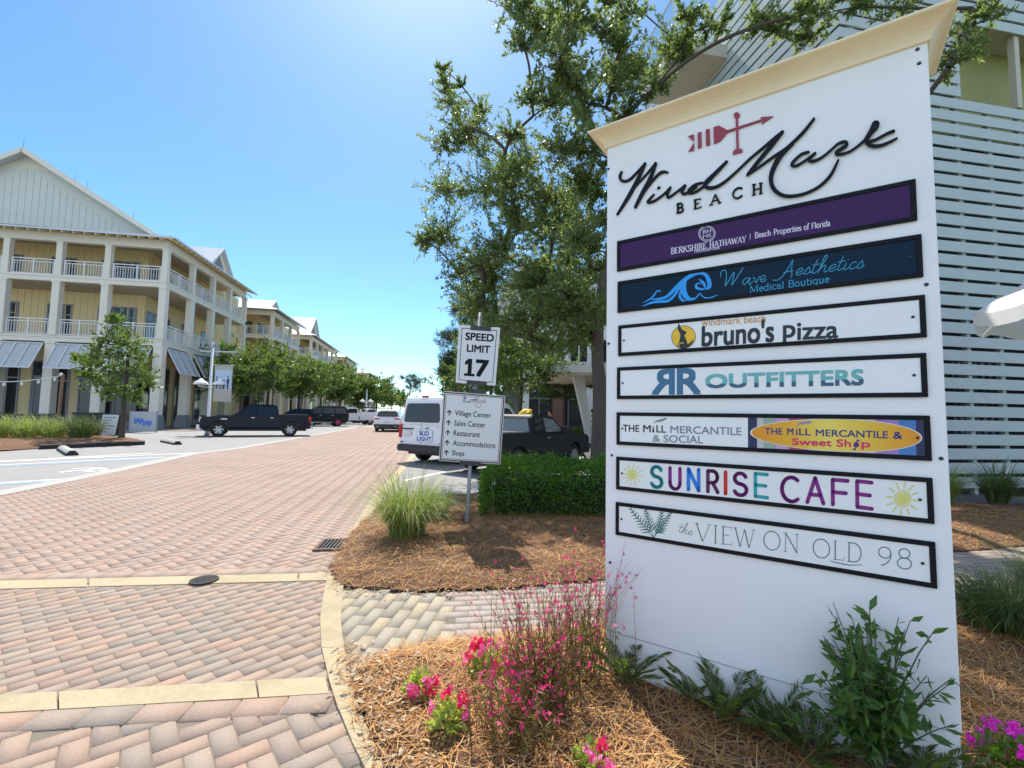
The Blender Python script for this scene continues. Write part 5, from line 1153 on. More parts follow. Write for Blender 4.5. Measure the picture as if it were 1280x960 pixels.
# near side wheels were measured: shift by half the width to the far side
off = Vector((-hd.y, hd.x, 0)); off = off if off.y > 0 else -off
wb = (tf - tr_).length; S_ = wb / 3.70
t = veh('pickup_truck', 'shiny dark navy crew cab pickup truck parked nose to the left building', 'pickup truck', ctr + off * .95 * S_, hd); t.scale = (S_,) * 3
M_nav = paintm('navy_black_paint', (.006, .008, .018))
c = Car(t, M_nav, 5.85, 2.02, 1.24, [(2.90, .62), (2.88, 1.02), (2.72, 1.14), (1.25, 1.25), (-.95, 1.27), (-1.0, 1.30), (-2.86, 1.32), (-2.90, 1.28), (-2.92, .55)], [(1.28, 1.22), (.55, 1.86), (.25, 1.93), (-.85, 1.92), (-1.00, 1.84), (-1.12, 1.22)], (-1.75, 1.95), .42, z0=.45)
c.side_glass([[(1.02, 1.29), (.50, 1.76), (.10, 1.80), (.10, 1.29)], [(.02, 1.29), (.02, 1.80), (-.78, 1.80), (-.95, 1.70), (-1.0, 1.29)]]); c.cross_glass(0, .08, .92, 'windscreen'); c.cross_glass(4, .1, .8, 'rear_window')
c.part('front_bumper', M_chrome, (2.78, 3.02, -.98, .98, .42, .70)); c.part('grille', M_black, (2.86, 2.915, -.55, .55, .72, 1.08)); c.part('grille_surround', M_chrome, (2.86, 2.93, -.62, .62, 1.08, 1.13), (2.86, 2.93, -.62, -.56, .72, 1.08), (2.86, 2.93, .56, .62, .72, 1.08))
for sd in (-1, 1):
    y = sd * .80; c.part('headlight', M_head, (2.60, 2.905, y - .19, y + .19, .86, 1.06)); c.part('tail_light', M_tail, (-2.94, -2.78, sd * .93 - .075, sd * .93 + .075, .90, 1.22))
c.part('rear_bumper', M_chrome, (-3.05, -2.86, -.96, .96, .48, .66)); c.mirrors(.95, 1.27); c.handles((.25, -.75), 1.10); c.seams((.06, 1.12, -1.06), .62, 1.22)
c.part('bed_opening', M_black, (-2.78, -1.12, -.82, .82, 1.315, 1.34)); c.part('side_step', M_black, (-.95, 1.2, -1.02, -.92, .36, .43), (-.95, 1.2, .92, 1.02, .36, .43))
b = MB(); b.box(1.55, 1.85, -1.012, -1.008, 1.0, 1.06); b.box(1.55, 1.85, 1.008, 1.012, 1.0, 1.06); b.build('badge', M_chrome, t)
# --- boxy dark SUV with a pink wheel rim
sw = at(415, 535); S2 = .95
t = veh('suv_car', 'boxy dark grey sport utility car with a pink rear wheel behind the pickup', 'suv', Vector((-18.3, 44.0, 0)), (-.86, -.5)); t.scale = (1.05,) * 3
M_char = paintm('charcoal_paint', (.012, .014, .016), .35)
Car.rim = M_rim
c = Car(t, M_char, 4.55, 1.85, 1.10, [(2.26, .6), (2.24, .95), (2.1, 1.04), (1.05, 1.12), (-2.2, 1.14), (-2.26, 1.08), (-2.27, .55)], [(1.10, 1.08), (.62, 1.68), (.35, 1.78), (-1.95, 1.80), (-2.12, 1.72), (-2.24, 1.08)], (-1.32, 1.42), .38)
for o_ in [x for x in bpy.data.objects if x.parent and x.parent.parent == t and x.name.startswith('rim')]:
    if o_.data.vertices[0].co.x < 0: o_.data.materials[0] = mat('pink_rim', (.55, .06, .20), .4)
c.side_glass([[(.92, 1.16), (.56, 1.64), (.05, 1.68), (.05, 1.16)], [(-.05, 1.16), (-.05, 1.68), (-1.0, 1.68), (-1.0, 1.16)], [(-1.1, 1.16), (-1.1, 1.68), (-1.9, 1.66), (-2.05, 1.16)]]); c.cross_glass(0, .1, .95, 'windscreen'); c.cross_glass(4, .05, .8, 'rear_window')
c.part('rear_bumper', mat('pale_bumper', (.42, .40, .40), .4), (-2.38, -2.2, -.9, .9, .42, .62)); c.part('front_bumper', M_black, (2.2, 2.36, -.9, .9, .42, .66)); c.mirrors(.85, 1.12); c.handles((.15, -.85), .98); c.seams((0, -1.05), .5, 1.08)
c.part('side_step', M_rim, (-.85, 1.0, -.95, -.86, .34, .40), (-.85, 1.0, .86, .95, .34, .40)); c.part('roof_rail', M_black, (-1.8, .3, -.70, -.66, 1.81, 1.86), (-1.8, .3, .66, .70, 1.81, 1.86))
for sd in (-1, 1): c.part('tail_light', M_tail, (-2.28, -2.2, sd * .82 - .07, sd * .82 + .07, .85, 1.2)); c.part('headlight', M_head, (2.1, 2.27, sd * .7 - .17, sd * .7 + .17, .78, .95))
# --- white utility trucks
M_wh = paintm('white_van_paint', (.74, .75, .76), .3)
def utility(label, loc, hd, grp='white work trucks parked on the left', sc=1.0):
    t = veh('utility_truck', label, 'truck', loc, hd, grp); t.scale = (sc,) * 3
    c = Car(t, M_wh, 5.9, 2.0, 1.26, [(2.92, .65), (2.9, 1.08), (2.75, 1.17), (1.35, 1.26), (-.42, 1.28), (-.44, .62), (-2.85, .62)], [(1.40, 1.24), (.72, 1.86), (.45, 1.93), (-.25, 1.92), (-.36, 1.85), (-.42, 1.24)], (-1.75, 1.95), .42, z0=.48)
    c.side_glass([[(1.12, 1.31), (.66, 1.78), (-.22, 1.80), (-.28, 1.31)]]); c.cross_glass(0, .08, .92, 'windscreen'); c.cross_glass(4, .1, .8, 'rear_window')
    b = MB(); b.prism([(-.55, .62), (-.55, 1.46), (-2.95, 1.46), (-2.95, .62)] + [(-1.75 - .52 * math.cos(R_(a)), .42 + .52 * math.sin(R_(a))) for a in range(25, 156, 13)][:], 'y', -1.06, 1.06); o = b.build('service_box', M_wh, t, bevel=.02)
    b = MB()
    for sd in (-1, 1):
        for x0, x1, z0, z1 in ((-1.15, -.62, .70, 1.40), (-2.30, -1.22, 1.08, 1.40), (-2.88, -2.36, .70, 1.40)):
            for q in ((x0, x1, z1 - .012, z1), (x0, x1, z0, z0 + .012), (x0, x0 + .012, z0, z1), (x1 - .012, x1, z0, z1)): b.box(q[0], q[1], sd * 1.062 - .004, sd * 1.062 + .004, q[2], q[3])
    b.build('locker_seam', M_awn, o); c.part('ladder_rack', M_black, (-2.9, .2, -.92, -.86, 1.98, 2.03), (-2.9, .2, .86, .92, 1.98, 2.03), (-2.8, -2.74, -.92, .92, 1.94, 1.98), (-1.6, -1.54, -.92, .92, 1.94, 1.98), (-2.8, -2.74, -.92, -.86, 1.46, 1.94), (-2.8, -2.74, .86, .92, 1.46, 1.94))
    c.part('rear_bumper', M_black, (-3.08, -2.96, -.95, .95, .48, .66)); c.part('front_bumper', M_chrome, (2.8, 3.0, -.95, .95, .45, .70)); c.mirrors(1.05, 1.28, M_black); c.handles((-.1,), 1.12)
    for sd in (-1, 1): c.part('tail_light', M_tail, (-2.97, -2.90, sd * .95 - .06, sd * .95 + .06, .9, 1.15))
    b = MB(); b.box(.15, .75, -1.006, -.998, .82, 1.08); b.build('door_decal', mat('grey_decal', (.35, .38, .40), .5), t)
    return t
utility('white utility truck with side lockers and ladder rack behind the dark boxy car', Vector((-18.1, 52.0, 0)), (-.80, -.60))
utility('farther white work truck, partly hidden behind the locker truck', Vector((-18.7, 61, 0)), (-.80, -.60))
def wcar(name, label, cat, loc, hd, paint, grp=None, van=False):
    t = veh(name, label, cat, loc, hd, grp)
    c = Car(t, paint, 4.6, 1.88, 1.02, [(2.28, .55), (2.25, .82), (1.95, .95), (1.0, 1.03), (-2.0, 1.08), (-2.26, 1.02), (-2.3, .55)], [(1.15, 1.0), (.42, 1.52), (.0, 1.62), (-1.45, 1.62), (-1.85, 1.50), (-2.15, 1.02)], (-1.38, 1.42), .36, z0=.30, roof_taper=.24)
    c.side_glass([[(.86, 1.08), (.34, 1.46), (-.15, 1.52), (-.15, 1.08)], [(-.22, 1.08), (-.22, 1.52), (-1.2, 1.52), (-1.5, 1.10)]]); c.cross_glass(0, .08, .95, 'windscreen'); c.cross_glass(4, .12, .88, 'rear_window')
    for sd in (-1, 1): c.part('tail_light', M_tail, (-2.30, -2.12, sd * .70 - .19, sd * .70 + .19, .90, 1.0), bevel=.02); c.part('headlight', M_head, (2.05, 2.29, sd * .68 - .18, sd * .68 + .18, .70, .82)); c.part('exhaust', M_chrome, (-2.36, -2.30, sd * .62 - .10, sd * .62 + .10, .36, .43))
    c.part('rear_bumper', M_black, (-2.36, -2.24, -.88, .88, .32, .55)); c.part('number_plate', M_plate, (-2.325, -2.30, -.17, .17, .68, .80)); c.part('spoiler', paint, (-2.02, -1.72, -.55, .55, 1.55, 1.58)); c.mirrors(.72, 1.04); c.part('front_bumper', M_black, (2.2, 2.34, -.85, .85, .3, .5)); c.handles((-.05, -1.1), .92)
    return t
wc = at(484, 540)
wcar('suv_car', 'white low crossover seen from behind, driving up the brick street', 'suv', Vector((wc.x - .35, wc.y + 2.3, 0)), (-.13, 1), M_wh)
wcar('parked_car', 'small far white car past the crossover, by the end of the street', 'car', Vector((-18.6, 75, 0)), (-.15, 1), M_wh)
wcar('parked_car', 'black car half hidden behind the dark pickup bed', 'car', Vector((-20.3, 43.0, 0)), (-.9, -.42), M_char)
wcar('parked_car', 'distant pale car parked under the far left trees', 'car', Vector((-20.6, 77, 0)), (-.9, -.42), M_wh)
# --- white delivery van, rear to the street
va, vb = at(497.5, 577.5), at(553.5, 581)
hdv = Vector((.56, .83, 0)).normalized()
acr = Vector((hdv.y, -hdv.x, 0))                       # to the right of the heading
vw = 1.78
t = veh('delivery_van', 'white delivery van with dark rear glass and a beer sign on its back door', 'van', va + acr * (vw / 2) * .93 + hdv * 2.2, hdv); t.scale = (.93,) * 3
c = Car(t, M_wh, 4.7, vw, 1.10, [(2.34, .55), (2.32, .88), (2.2, .98), (1.62, 1.10), (-2.33, 1.12), (-2.36, .50)], [(1.66, 1.08), (.98, 1.74), (.62, 1.86), (-2.20, 1.90), (-2.29, 1.84), (-2.36, 1.08)], (-1.45, 1.52), .34, z0=.36, roof_taper=.12)
c.side_glass([[(1.36, 1.14), (.92, 1.62), (.40, 1.68), (.40, 1.14)]]); c.cross_glass(0, .08, .94, 'windscreen')
b = MB(); zs = (1.19, 1.70)
rx = lambda z: -2.36 + (.07) * max(0, (z - 1.08)) / .76 - .012
b.add([(rx(z), y, z) for y, z in ((-.70, 1.24), (-.66, 1.17), (.66, 1.17), (.70, 1.24), (.64, 1.66), (.58, 1.71), (-.58, 1.71), (-.64, 1.66))], [tuple(range(8))]); b.build('rear_window', M_vglass, t, fix=False)
c.part('rear_bumper', M_black, (-2.46, -2.34, -.88, .88, .34, .54), bevel=.03); c.part('brake_light', M_tail, (-2.27, -2.19, -.12, .12, 1.885, 1.935))
for sd in (-1, 1): c.part('tail_light', M_tail, (-2.385, -2.25, sd * .84 - .055, sd * .84 + .055, .72, 1.10)); c.part('headlight', M_head, (2.15, 2.36, sd * .68 - .16, sd * .68 + .16, .72, .92)); c.part('reflector', M_tail, (-2.385, -2.36, sd * .76 - .06, sd * .76 + .06, .58, .62))
c.part('door_gap', M_black, (-2.367, -2.358, -.006, .006, .56, 1.16), (-2.372, -2.358, .30, .78, .965, 1.0)); c.part('number_plate', M_plate, (-2.372, -2.36, .38, .68, .78, .92)); c.part('handle', M_black, (-2.385, -2.36, -.30, -.16, 1.0, 1.03))
dp = c.part('beer_sign', mat('white_decal', (.78, .79, .80), .4), (-2.372, -2.361, -.44, .16, .62, .96), bevel=.002)
M_bud = mat('ink_beer_blue', (.012, .08, .42), .4)
def vm(x, y): return (-2.3745, -x, -y)
b = MB(); T2x = []
def TV(b, text, y0, y1, z0, z1, bold=.05):
    """text on the back door: y0 is the left end as seen from behind"""
    V, Fs = glyphs(text); 
    for i, (sx, sy) in enumerate(((-1, -1), (1, -1), (1, 1), (-1, 1), (0, 0))):
        asp = abs(y1 - y0) / (z1 - z0); b.add([(-2.3735 - i * .0003, y0 + (y1 - y0) * (u * (1 - 2 * bold / asp) + bold / asp * (1 + sx)), z0 + (z1 - z0) * (v * (1 - 2 * bold) + bold * (1 + sy))) for u, v in V], Fs)
TV(b, 'BUD', .05, -.33, .80, .93); TV(b, 'LIGHT', .13, -.41, .65, .775); b.build('lettering', M_bud, dp, fix=False)
b = MB()
for q in ((.155, .150, .625, .955), (-.435, -.430, .625, .955)): b.box(-2.3738, -2.3722, q[1], q[0], q[2], q[3]) if q[0] > q[1] else b.box(-2.3738, -2.3722, q[0], q[1], q[2], q[3])
b.box(-2.3738, -2.3722, -.43, .15, .625, .63); b.box(-2.3738, -2.3722, -.43, .15, .95, .955); b.build('sign_border', M_bud, dp)
c.mirrors(1.35, 1.15, M_black); c.handles((.55,), 1.0); c.seams((.36, 1.42), .5, 1.06)
b = MB(); TV(b, '200', -.52, -.64, 1.03, 1.07, .0); b.build('badge', M_chrome, t, fix=False)
# --- old dark pickup at the right
pr_ = at(585, 593.5); hp = Vector((.60, .80, 0)).normalized(); ap = Vector((hp.y, -hp.x, 0))
# left rear wheel was measured
SP = .87
t = veh('pickup_truck', 'old weathered black pickup truck with chrome rear bumper beside the hedge', 'pickup truck', Vector((.34, 11.75, 0)), hp); t.scale = (SP,) * 3
M_obl = paintm('faded_black_paint', (.018, .017, .017), .42)
c = Car(t, M_obl, 4.95, 1.74, 1.02, [(2.45, .55), (2.44, .86), (2.3, .95), (1.05, 1.02), (-.30, 1.03), (-.33, 1.06), (-2.42, 1.06), (-2.46, 1.02), (-2.47, .5)], [(1.05, 1.0), (.42, 1.48), (.2, 1.54), (-.62, 1.54), (-.74, 1.48), (-.80, 1.0)], (-1.45, 1.50), .33, z0=.36, roof_taper=.14)
c.side_glass([[(.82, 1.06), (.36, 1.42), (-.12, 1.45), (-.12, 1.06)]], mat('tinted_see_glass', (.16, .18, .18), .05, spec=.8)); c.side_glass([[(-.22, 1.06), (-.22, 1.45), (-.60, 1.45), (-.68, 1.06)]]); c.cross_glass(0, .1, .92, 'windscreen'); c.cross_glass(4, .12, .85, 'rear_window', m=mat('tinted_see_glass'))
c.part('rear_bumper', M_chrome, (-2.62, -2.47, -.84, .84, .36, .52), bevel=.02); c.part('front_bumper', M_black, (2.4, 2.56, -.82, .82, .36, .52)); c.part('tailgate', M_obl, (-2.485, -2.47, -.70, .70, .58, 1.0)); c.part('number_plate', mat('blue_plate', (.10, .25, .62), .4), (-2.64, -2.622, -.40, -.08, .38, .50))
for sd in (-1, 1): c.part('tail_light', M_tail, (-2.485, -2.34, sd * .80 - .065, sd * .80 + .065, .62, .98)); c.part('headlight', M_head, (2.3, 2.46, sd * .62 - .15, sd * .62 + .15, .66, .82))
c.part('side_stripe', mat('tan_stripe', (.30, .20, .13), .5), (-.98, 1.02, -.866, -.862, .58, .64), (-.98, 1.02, .862, .866, .58, .64), bevel=0); c.part('bed_opening', M_black, (-2.36, -.86, -.70, .70, 1.055, 1.075)); c.mirrors(.70, 1.04, M_black); c.handles((-.05,), .88); c.seams((-.14, .95), .45, 1.0)
# yellow beacon bar seen over its roof
yb = atY(657, 518, 15.0); t = thing('yellow_bundle', 'bright yellow lumpy bundle seen just above the old black pickup roof', 'bundle', Vector((yb.x, 15.0, 0)))
b = MB(); b.sm = True; zz = yb.z
rr = random.Random(3)
b.tube([(-.26, 0, zz - .22), (-.12, .02, zz - .06), (.02, 0, zz + .03), (.12, .02, zz + .06), (.2, 0, zz - .08)], [.05, .15, .17, .14, .06], 10); b.tube([(-.1, -.1, zz - .1), (.15, -.12, zz + .08)], [.09, .07], 8)
M_yb = mat('bright_yellow', (.75, .50, .01), .5); b.build('bundle', M_yb, t); b = MB(); b.tube([(0, 0, 0), (0, 0, zz - .1)], .035, 8); b.build('stand', M_galv, t)
# ================================================================ STREET FURNITURE ON THE LEFT
def lamp_post(loc, label, banner=True, h=6.0, grp='banner lamp posts along the left street'):
    t = thing('lamp_post', label, 'lamp post', loc, R_(6), grp)
    M_lp = mat('pale_lamp_steel', (.44, .48, .52), .4, .4)
    b = MB(); b.sm = True; b.tube([(0, 0, 0), (0, 0, .5), (0, 0, .52), (0, 0, h)], [.14, .13, .085, .07], 12); b.lathe([(0, h + .22), (.05, h + .2), (.09, h + .1), (.07, h)], 10); b.build('pole', M_lp, t)
    b = MB()
    if banner: b.tube([(-.62, 0, h - .28), (1.2, 0, h - .28)], .035, 8)
    b.tube([(-.42, 0, 2.55), (.42, 0, 2.55)], .03, 8)
    if banner: b.tube([(0, 0, h - 1.0), (1.15, 0, h - 1.0)], .025, 8)
    b.build('arm', M_lp, t)
    for s in (-1, 1):
        b = MB(); b.sm = True; b.lathe([(0, 3.02), (.06, 3.0), (.10, 2.94), (.30, 2.80), (.36, 2.70), (.355, 2.68), (0, 2.69)], 18, 'z', (s * .48, 0, 0)); b.build('lamp_shade', mat('lamp_white', (.78, .78, .76), .4), t)
        b = MB(); b.sm = True; b.lathe([(.0, 2.54), (.10, 2.56), (.13, 2.62), (.10, 2.68), (0, 2.688)], 14, 'z', (s * .48, 0, 0)); b.build('globe', mat('lamp_globe', (.45, .44, .42), .2), t)
    if banner:
        z1, z0, x0, x1 = h - 1.04, h - 2.95, .18, 1.08
        b = MB(); b.box(x0, x1, -.012, .012, z0, z1); f = b.build('banner', mat('banner_tan', (.46, .44, .38), .8), t)
        b = MB(); b.box(x0 + .04, x1 - .04, -.016, -.0125, z0 + .62, z1 - .22); b.build('banner_print', mat('banner_blue', (.45, .58, .72), .8), f)
        b = MB()
        for i, (x, hh) in enumerate(((.32, .62), (.52, .46), (.68, .44), (.88, .66))):
            b.box(x - .035, x + .035, -.0185, -.0165, z0 + .66, z0 + .66 + hh * .55); b.box(x - .06, x + .06, -.0185, -.0165, z0 + .66 + hh * .48, z0 + .66 + hh * .85); b.lathe([(0, -.0005), (.045, -.0005), (.045, .001)], 10, 'y', (x, -.0175, z0 + .70 + hh * .95))
        b.build('silhouette', mat('banner_ink', (.03, .04, .09), .8), f)
    return t
lp = at(259, 544); 
def hgt(px, py, P): return atY(px, py, P.y).z
lamp_post(Vector((lp.x, lp.y, 0)), 'pale steel lamp post with blue banner and two white shades behind the navy pickup', True, hgt(267, 433, lp))
l2 = Vector((-17.5, 55, 0)); lamp_post(l2, 'far lamp post with two white shades between the left street trees', False, 4.0)
# wheel stops
M_stop = mat('wheel_stop_concrete', (.40, .385, .35), .9, var=.12, vscale=4, dirt=.2)
def wheel_stop(a, b_, label):
    a = at(*a); b_ = at(*b_); d = b_ - a; L = d.length; t = thing('wheel_stop', label, 'wheel stop', (a + b_) / 2, math.atan2(d.y, d.x), 'wheel stops on the left court')
    b = MB(); b.prism([(-.13, 0), (.13, 0), (.11, .08), (.06, .14), (-.06, .14), (-.11, .08)], 'x', -L / 2, L / 2); b.build('block', M_stop, t, bevel=.012)
    b = MB(); b.prism([(-.136, .0), (.136, .0), (.128, .06), (-.128, .06)], 'x', -L / 2 - .006, L / 2 + .006); b.prism([(-.105, .061), (.105, .061), (.055, .135), (-.055, .135)], 'x', -L / 2 - .005, -L / 2 + .002); b.prism([(-.105, .061), (.105, .061), (.055, .135), (-.055, .135)], 'x', L / 2 - .002, L / 2 + .005); b.build('shade_shell', mat('edging_shade_black', (.025, .023, .021), .8), t)  # black shell paints shade onto the block's sides and ends
    b = MB()
    for s in (-1, 1): b.lathe([(0, .146), (.02, .146), (.02, .14)], 8, 'z', (s * L * .33, 0, 0))
    b.build('pin', M_iron, t)
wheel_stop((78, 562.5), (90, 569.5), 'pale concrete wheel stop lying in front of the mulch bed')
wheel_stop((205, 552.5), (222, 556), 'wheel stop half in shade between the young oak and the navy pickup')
# sandwich board, banner board, string light post
ab = at(137, 546); t = thing('sandwich_board', 'white sandwich board leaning beside the young oak trunk', 'sandwich board', (ab.x, ab.y, .02), R_(14))
M_bw = mat('board_white', (.62, .64, .64), .5); M_bk = mat('board_black', (.02, .02, .02), .6)
hh = hgt(137, 517, ab) - .02
def leaning(b, y0, y1, z0, z1, w, th):
    b.add([(-w, y0, z0), (w, y0, z0), (w, y1, z1), (-w, y1, z1), (-w, y0 + th, z0), (w, y0 + th, z0), (w, y1 + th, z1), (-w, y1 + th, z1)], [(0, 1, 2, 3), (7, 6, 5, 4), (0, 4, 5, 1), (1, 5, 6, 2), (2, 6, 7, 3), (3, 7, 4, 0)])
b = MB(); leaning(b, -.22, .0, .02, hh, .36, .025); b.build('front_panel', M_bk, t); b = MB(); leaning(b, -.218 - .02, -.02, .06, hh - .05, .32, .018); fp = b.build('print', M_bw, t); b = MB(); leaning(b, .26, .03, .02, hh, .36, .025); b.build('back_panel', M_bk, t)
b = MB()
for i in range(6):
    z = .2 + i * (hh - .35) / 5.5; f_ = lambda z: -.24 + .22 * (z - .06) / (hh - .11) - .004; b.add([(-.25, f_(z), z), (.1 + .12 * ((i * 7) % 3 - 1), f_(z), z), (.1 + .12 * ((i * 7) % 3 - 1), f_(z + .06), z + .06), (-.25, f_(z + .06), z + .06)], [(0, 1, 2, 3)])
b.build('menu_line', mat('menu_grey', (.25, .30, .33), .6), fp, fix=False)
bb_ = at(178, 541); t = thing('banner_board', 'low white banner board with blue script standing before the corner column', 'banner', (bb_.x, bb_.y, .02), R_(8))
bw_ = (at(196, 541) - at(159, 541)).length / 2; bh = hgt(178, 515, bb_)
b = MB(); b.box(-bw_, bw_, -.02, .02, .04, bh); f = b.build('sheet', mat('banner_grey', (.42, .45, .46), .7), t)
b = MB(); 
for k, (x0, z0, sc) in enumerate(((-.72 * bw_, bh * .56, 1.0), (-.05 * bw_, bh * .45, 1.0))):
    pts = []
    for i in range(14): u = i / 13; pts.append((x0 + u * bw_ * .75, z0 + .16 * math.sin(i * 1.9) + .05 * math.cos(i), .06))
    P = smooth_line(pts, 4)
    for i in range(len(P) - 1):
        d = P[i + 1][:2] - P[i][:2]; d = d / (np.hypot(*d) + 1e-9); n_ = np.array([-d[1], d[0]]) * .035; q = [P[i][:2] - n_, P[i + 1][:2] - n_, P[i + 1][:2] + n_, P[i][:2] + n_]; b.add([(*(v[0], -.0225 - .0001 * i), v[1]) for v in q], [(0, 1, 2, 3)])
b.build('script', mat('banner_script_blue', (.08, .20, .60), .6), f, fix=False)
b = MB(); b.box(-bw_ - .05, -bw_, -.03, .03, 0, bh + .03); b.box(bw_, bw_ + .05, -.03, .03, 0, bh + .03); b.build('frame', M_wframe, t)
sp = at(71, 543); t = thing('string_light_post', 'thin brown post holding a string of small lights at the left', 'light post', (sp.x, sp.y, 0))
ph = hgt(72, 468, sp); b = MB(); b.tube([(0, 0, 0), (.05, 0, ph)], .07, 8); b.build('post', mat('brown_wood', (.2, .12, .06), .6), t)
b = MB(); p0 = Vector((.05, 0, ph - .05)); p1 = Vector(at(-60, 545)) - sp; p1.z = hgt(-60, 478, sp); pts = [p0.lerp(p1, i / 12) - Vector((0, 0, .5 * math.sin(math.pi * i / 12) * .4)) for i in range(13)]; b.tube(pts, .02, 5); b.build('cable', M_rail, t)
for i in range(1, 12, 2):
    b = MB(); b.sm = True; p = pts[i]; b.lathe([(0, -.22), (.05, -.18), (.05, -.10), (.02, -.04), (0, -.04)], 8, 'z', tuple(p)); b.build('bulb', mat('bulb_white', (.75, .74, .70), .2), t)
b = MB(); b.sm = True; b.lathe([(0, .08), (.06, .05), (.08, -.06), (0, -.08)], 8, 'z', (.05, -.1, ph)); b.build('floodlight', M_rail, t)
# dark bench and planter before the left shop front
M_dk = mat('dark_furniture', (.03, .032, .035), .6)
p = at(28, 541); t = thing('bench', 'long dark bench below the left shop window, behind the grass', 'bench', (p.x, p.y, .02), R_(10))
MB().box(-1.3, 1.3, -.22, .22, .42, .48).build('seat', M_dk, t, bevel=.01); b = MB()
for k in range(3): b.box(-1.3, 1.3, .22, .26, .55 + k * .14, .65 + k * .14)
b.build('backrest', M_dk, t)
for x in (-1.2, 1.2):
    b = MB(); b.box(x - .04, x + .04, -.2, .2, 0, .419); b.box(x - .04, x + .04, .261, .30, 0, .95); b.build('leg', M_dk, t)
p = at(109, 541); t = thing('planter_box', 'square dark planter box between two columns, left of the sandwich board', 'planter', (p.x, p.y, .02), R_(10))
b = MB(); b.prism([(-.42, 0), (.42, 0), (.48, 1.0), (-.48, 1.0)], 'y', -.42, .42); b.build('box', M_dk, t, bevel=.015); b = MB(); b.box(-.52, .52, -.46, .46, 1.001, 1.07); b.build('rim', M_dk, t, bevel=.01)
# ================================================================ PEOPLE (small, by the entrance bed)
def person(label, loc, rz, shirt, shorts, hair, pose):
    t = thing('person', label, 'person', loc, rz)
    def skin(name, verts, edges, rad, m, par):
        me = bpy.data.meshes.new(name); me.from_pydata(verts, edges, []); o = link(name, me, m, par); md = o.modifiers.new('s', 'SKIN'); md.use_smooth_shade = True
        for i, r in enumerate(rad): me.skin_vertices[0].data[i].radius = (r, r)
        me.skin_vertices[0].data[0].use_root = True; o.modifiers.new('u', 'SUBSURF').levels = 1; o.modifiers['u'].render_levels = 1
        dg = bpy.context.evaluated_depsgraph_get(); dg.update(); me2 = bpy.data.meshes.new_from_object(o.evaluated_get(dg)); o.modifiers.clear(); o.data = me2; return o
    v = pose['v']; e = pose['e']; r = pose['r']
    body = skin('body', v, e, r, mat('skin_tone', (.42, .24, .16), .6), t)
    def sub_(name, idx, k, m):
        mp = {i: j for j, i in enumerate(idx)}; ee = [(mp[a], mp[b_]) for a, b_ in e if a in mp and b_ in mp]; skin(name, [v[i] for i in idx], ee, [r[i] * k for i in idx], m, body)
    sub_('shirt', pose['shirt'], 1.14, shirt); sub_('shorts', pose['shorts'], 1.22, shorts)
    b = MB(); b.sm = True; h = v[pose['head']]; b.lathe([(0, .135), (.06, .125), (.10, .08), (.112, .0), (.09, -.04)], 12, 'z', (h[0], h[1] + .015, h[2] + .0)); b.build('hair', hair, body)
    return t
def walk(lean=0.0, step=.22, armf=.25):
    v = [(0, 0, .95), (0, -.02 - lean * .3, 1.18), (0, -.03 - lean * .7, 1.42), (0, -.04 - lean * .85, 1.53), (0, -.07 - lean, 1.66),
         (-.10, 0, .90), (-.11, -step * .5, .50), (-.11, -step * .6, .09), (-.11, -step * .6 - .15, .04), (.10, 0, .90), (.11, step * .35, .50), (.11, step, .10), (.11, step - .13, .05),
         (-.20, -.03 - lean * .7, 1.40), (-.24, .04 - lean * .5, 1.12), (-.24, -.1 - armf - lean * .4, .95), (.20, -.03 - lean * .7, 1.40), (.24, .08 - lean * .5, 1.12), (.24, .02 - lean * .4, .86)]
    e = [(0, 1), (1, 2), (2, 3), (3, 4), (0, 5), (5, 6), (6, 7), (7, 8), (0, 9), (9, 10), (10, 11), (11, 12), (2, 13), (13, 14), (14, 15), (2, 16), (16, 17), (17, 18)]
    r = [.15, .135, .14, .06, .11, .10, .065, .045, .05, .10, .065, .045, .05, .065, .045, .035, .065, .045, .035]
    return dict(v=v, e=e, r=r, shirt=[0, 1, 2, 13, 14, 16, 17], shorts=[0, 5, 6, 9, 10], head=4)
p1 = at(690, 547); person('person in a coral red shirt and dark shorts walking by the entrance plants', Vector((p1.x, p1.y + 0, .0)), R_(-75), mat('coral_shirt', (.62, .10, .075), .8), mat('dark_shorts', (.03, .03, .05), .8), mat('dark_hair', (.03, .02, .015), .7), walk(.18))
p2 = at(747, 549); person('person in a bright red top bending forward beside the oak trunk', Vector((p2.x, p2.y, .0)), R_(-60), mat('red_shirt', (.60, .02, .04), .8), mat('navy_trousers', (.02, .03, .06), .8), mat('dark_hair', (.03, .02, .015), .7), walk(.35, .1, .2))
# ================================================================ TREES AND PLANTS
def leafm(name, cols, transl=.35, rough=.42): return mat(name, rough=rough, cols=cols, spec=.45, transl=transl)
M_oakl = leafm('oak_leaf', [(.07, .11, .035), (.10, .15, .048), (.135, .19, .06), (.175, .23, .075), (.085, .13, .045), (.22, .26, .085)], .55, .34)
M_treel = leafm('street_tree_leaf', [(.055, .10, .024), (.08, .135, .03), (.105, .165, .036), (.065, .11, .026), (.13, .18, .05)], .42)
M_pinel = leafm('pine_needle', [(.025, .055, .022), (.04, .075, .028), (.055, .09, .03)], .2, .5)
M_hedge = leafm('hedge_leaf', [(.055, .13, .016), (.08, .18, .022), (.12, .24, .03), (.065, .15, .018)], .42, .3)
M_bark = mat('grey_bark', (.085, .07, .056), .95, var=.3, vscale=6, bump=.8, bscale=25, stretch=(1, 1, .25)); M_pbark = mat('pine_bark', (.12, .075, .05), .95, var=.3, vscale=5, bump=.8, bscale=18)
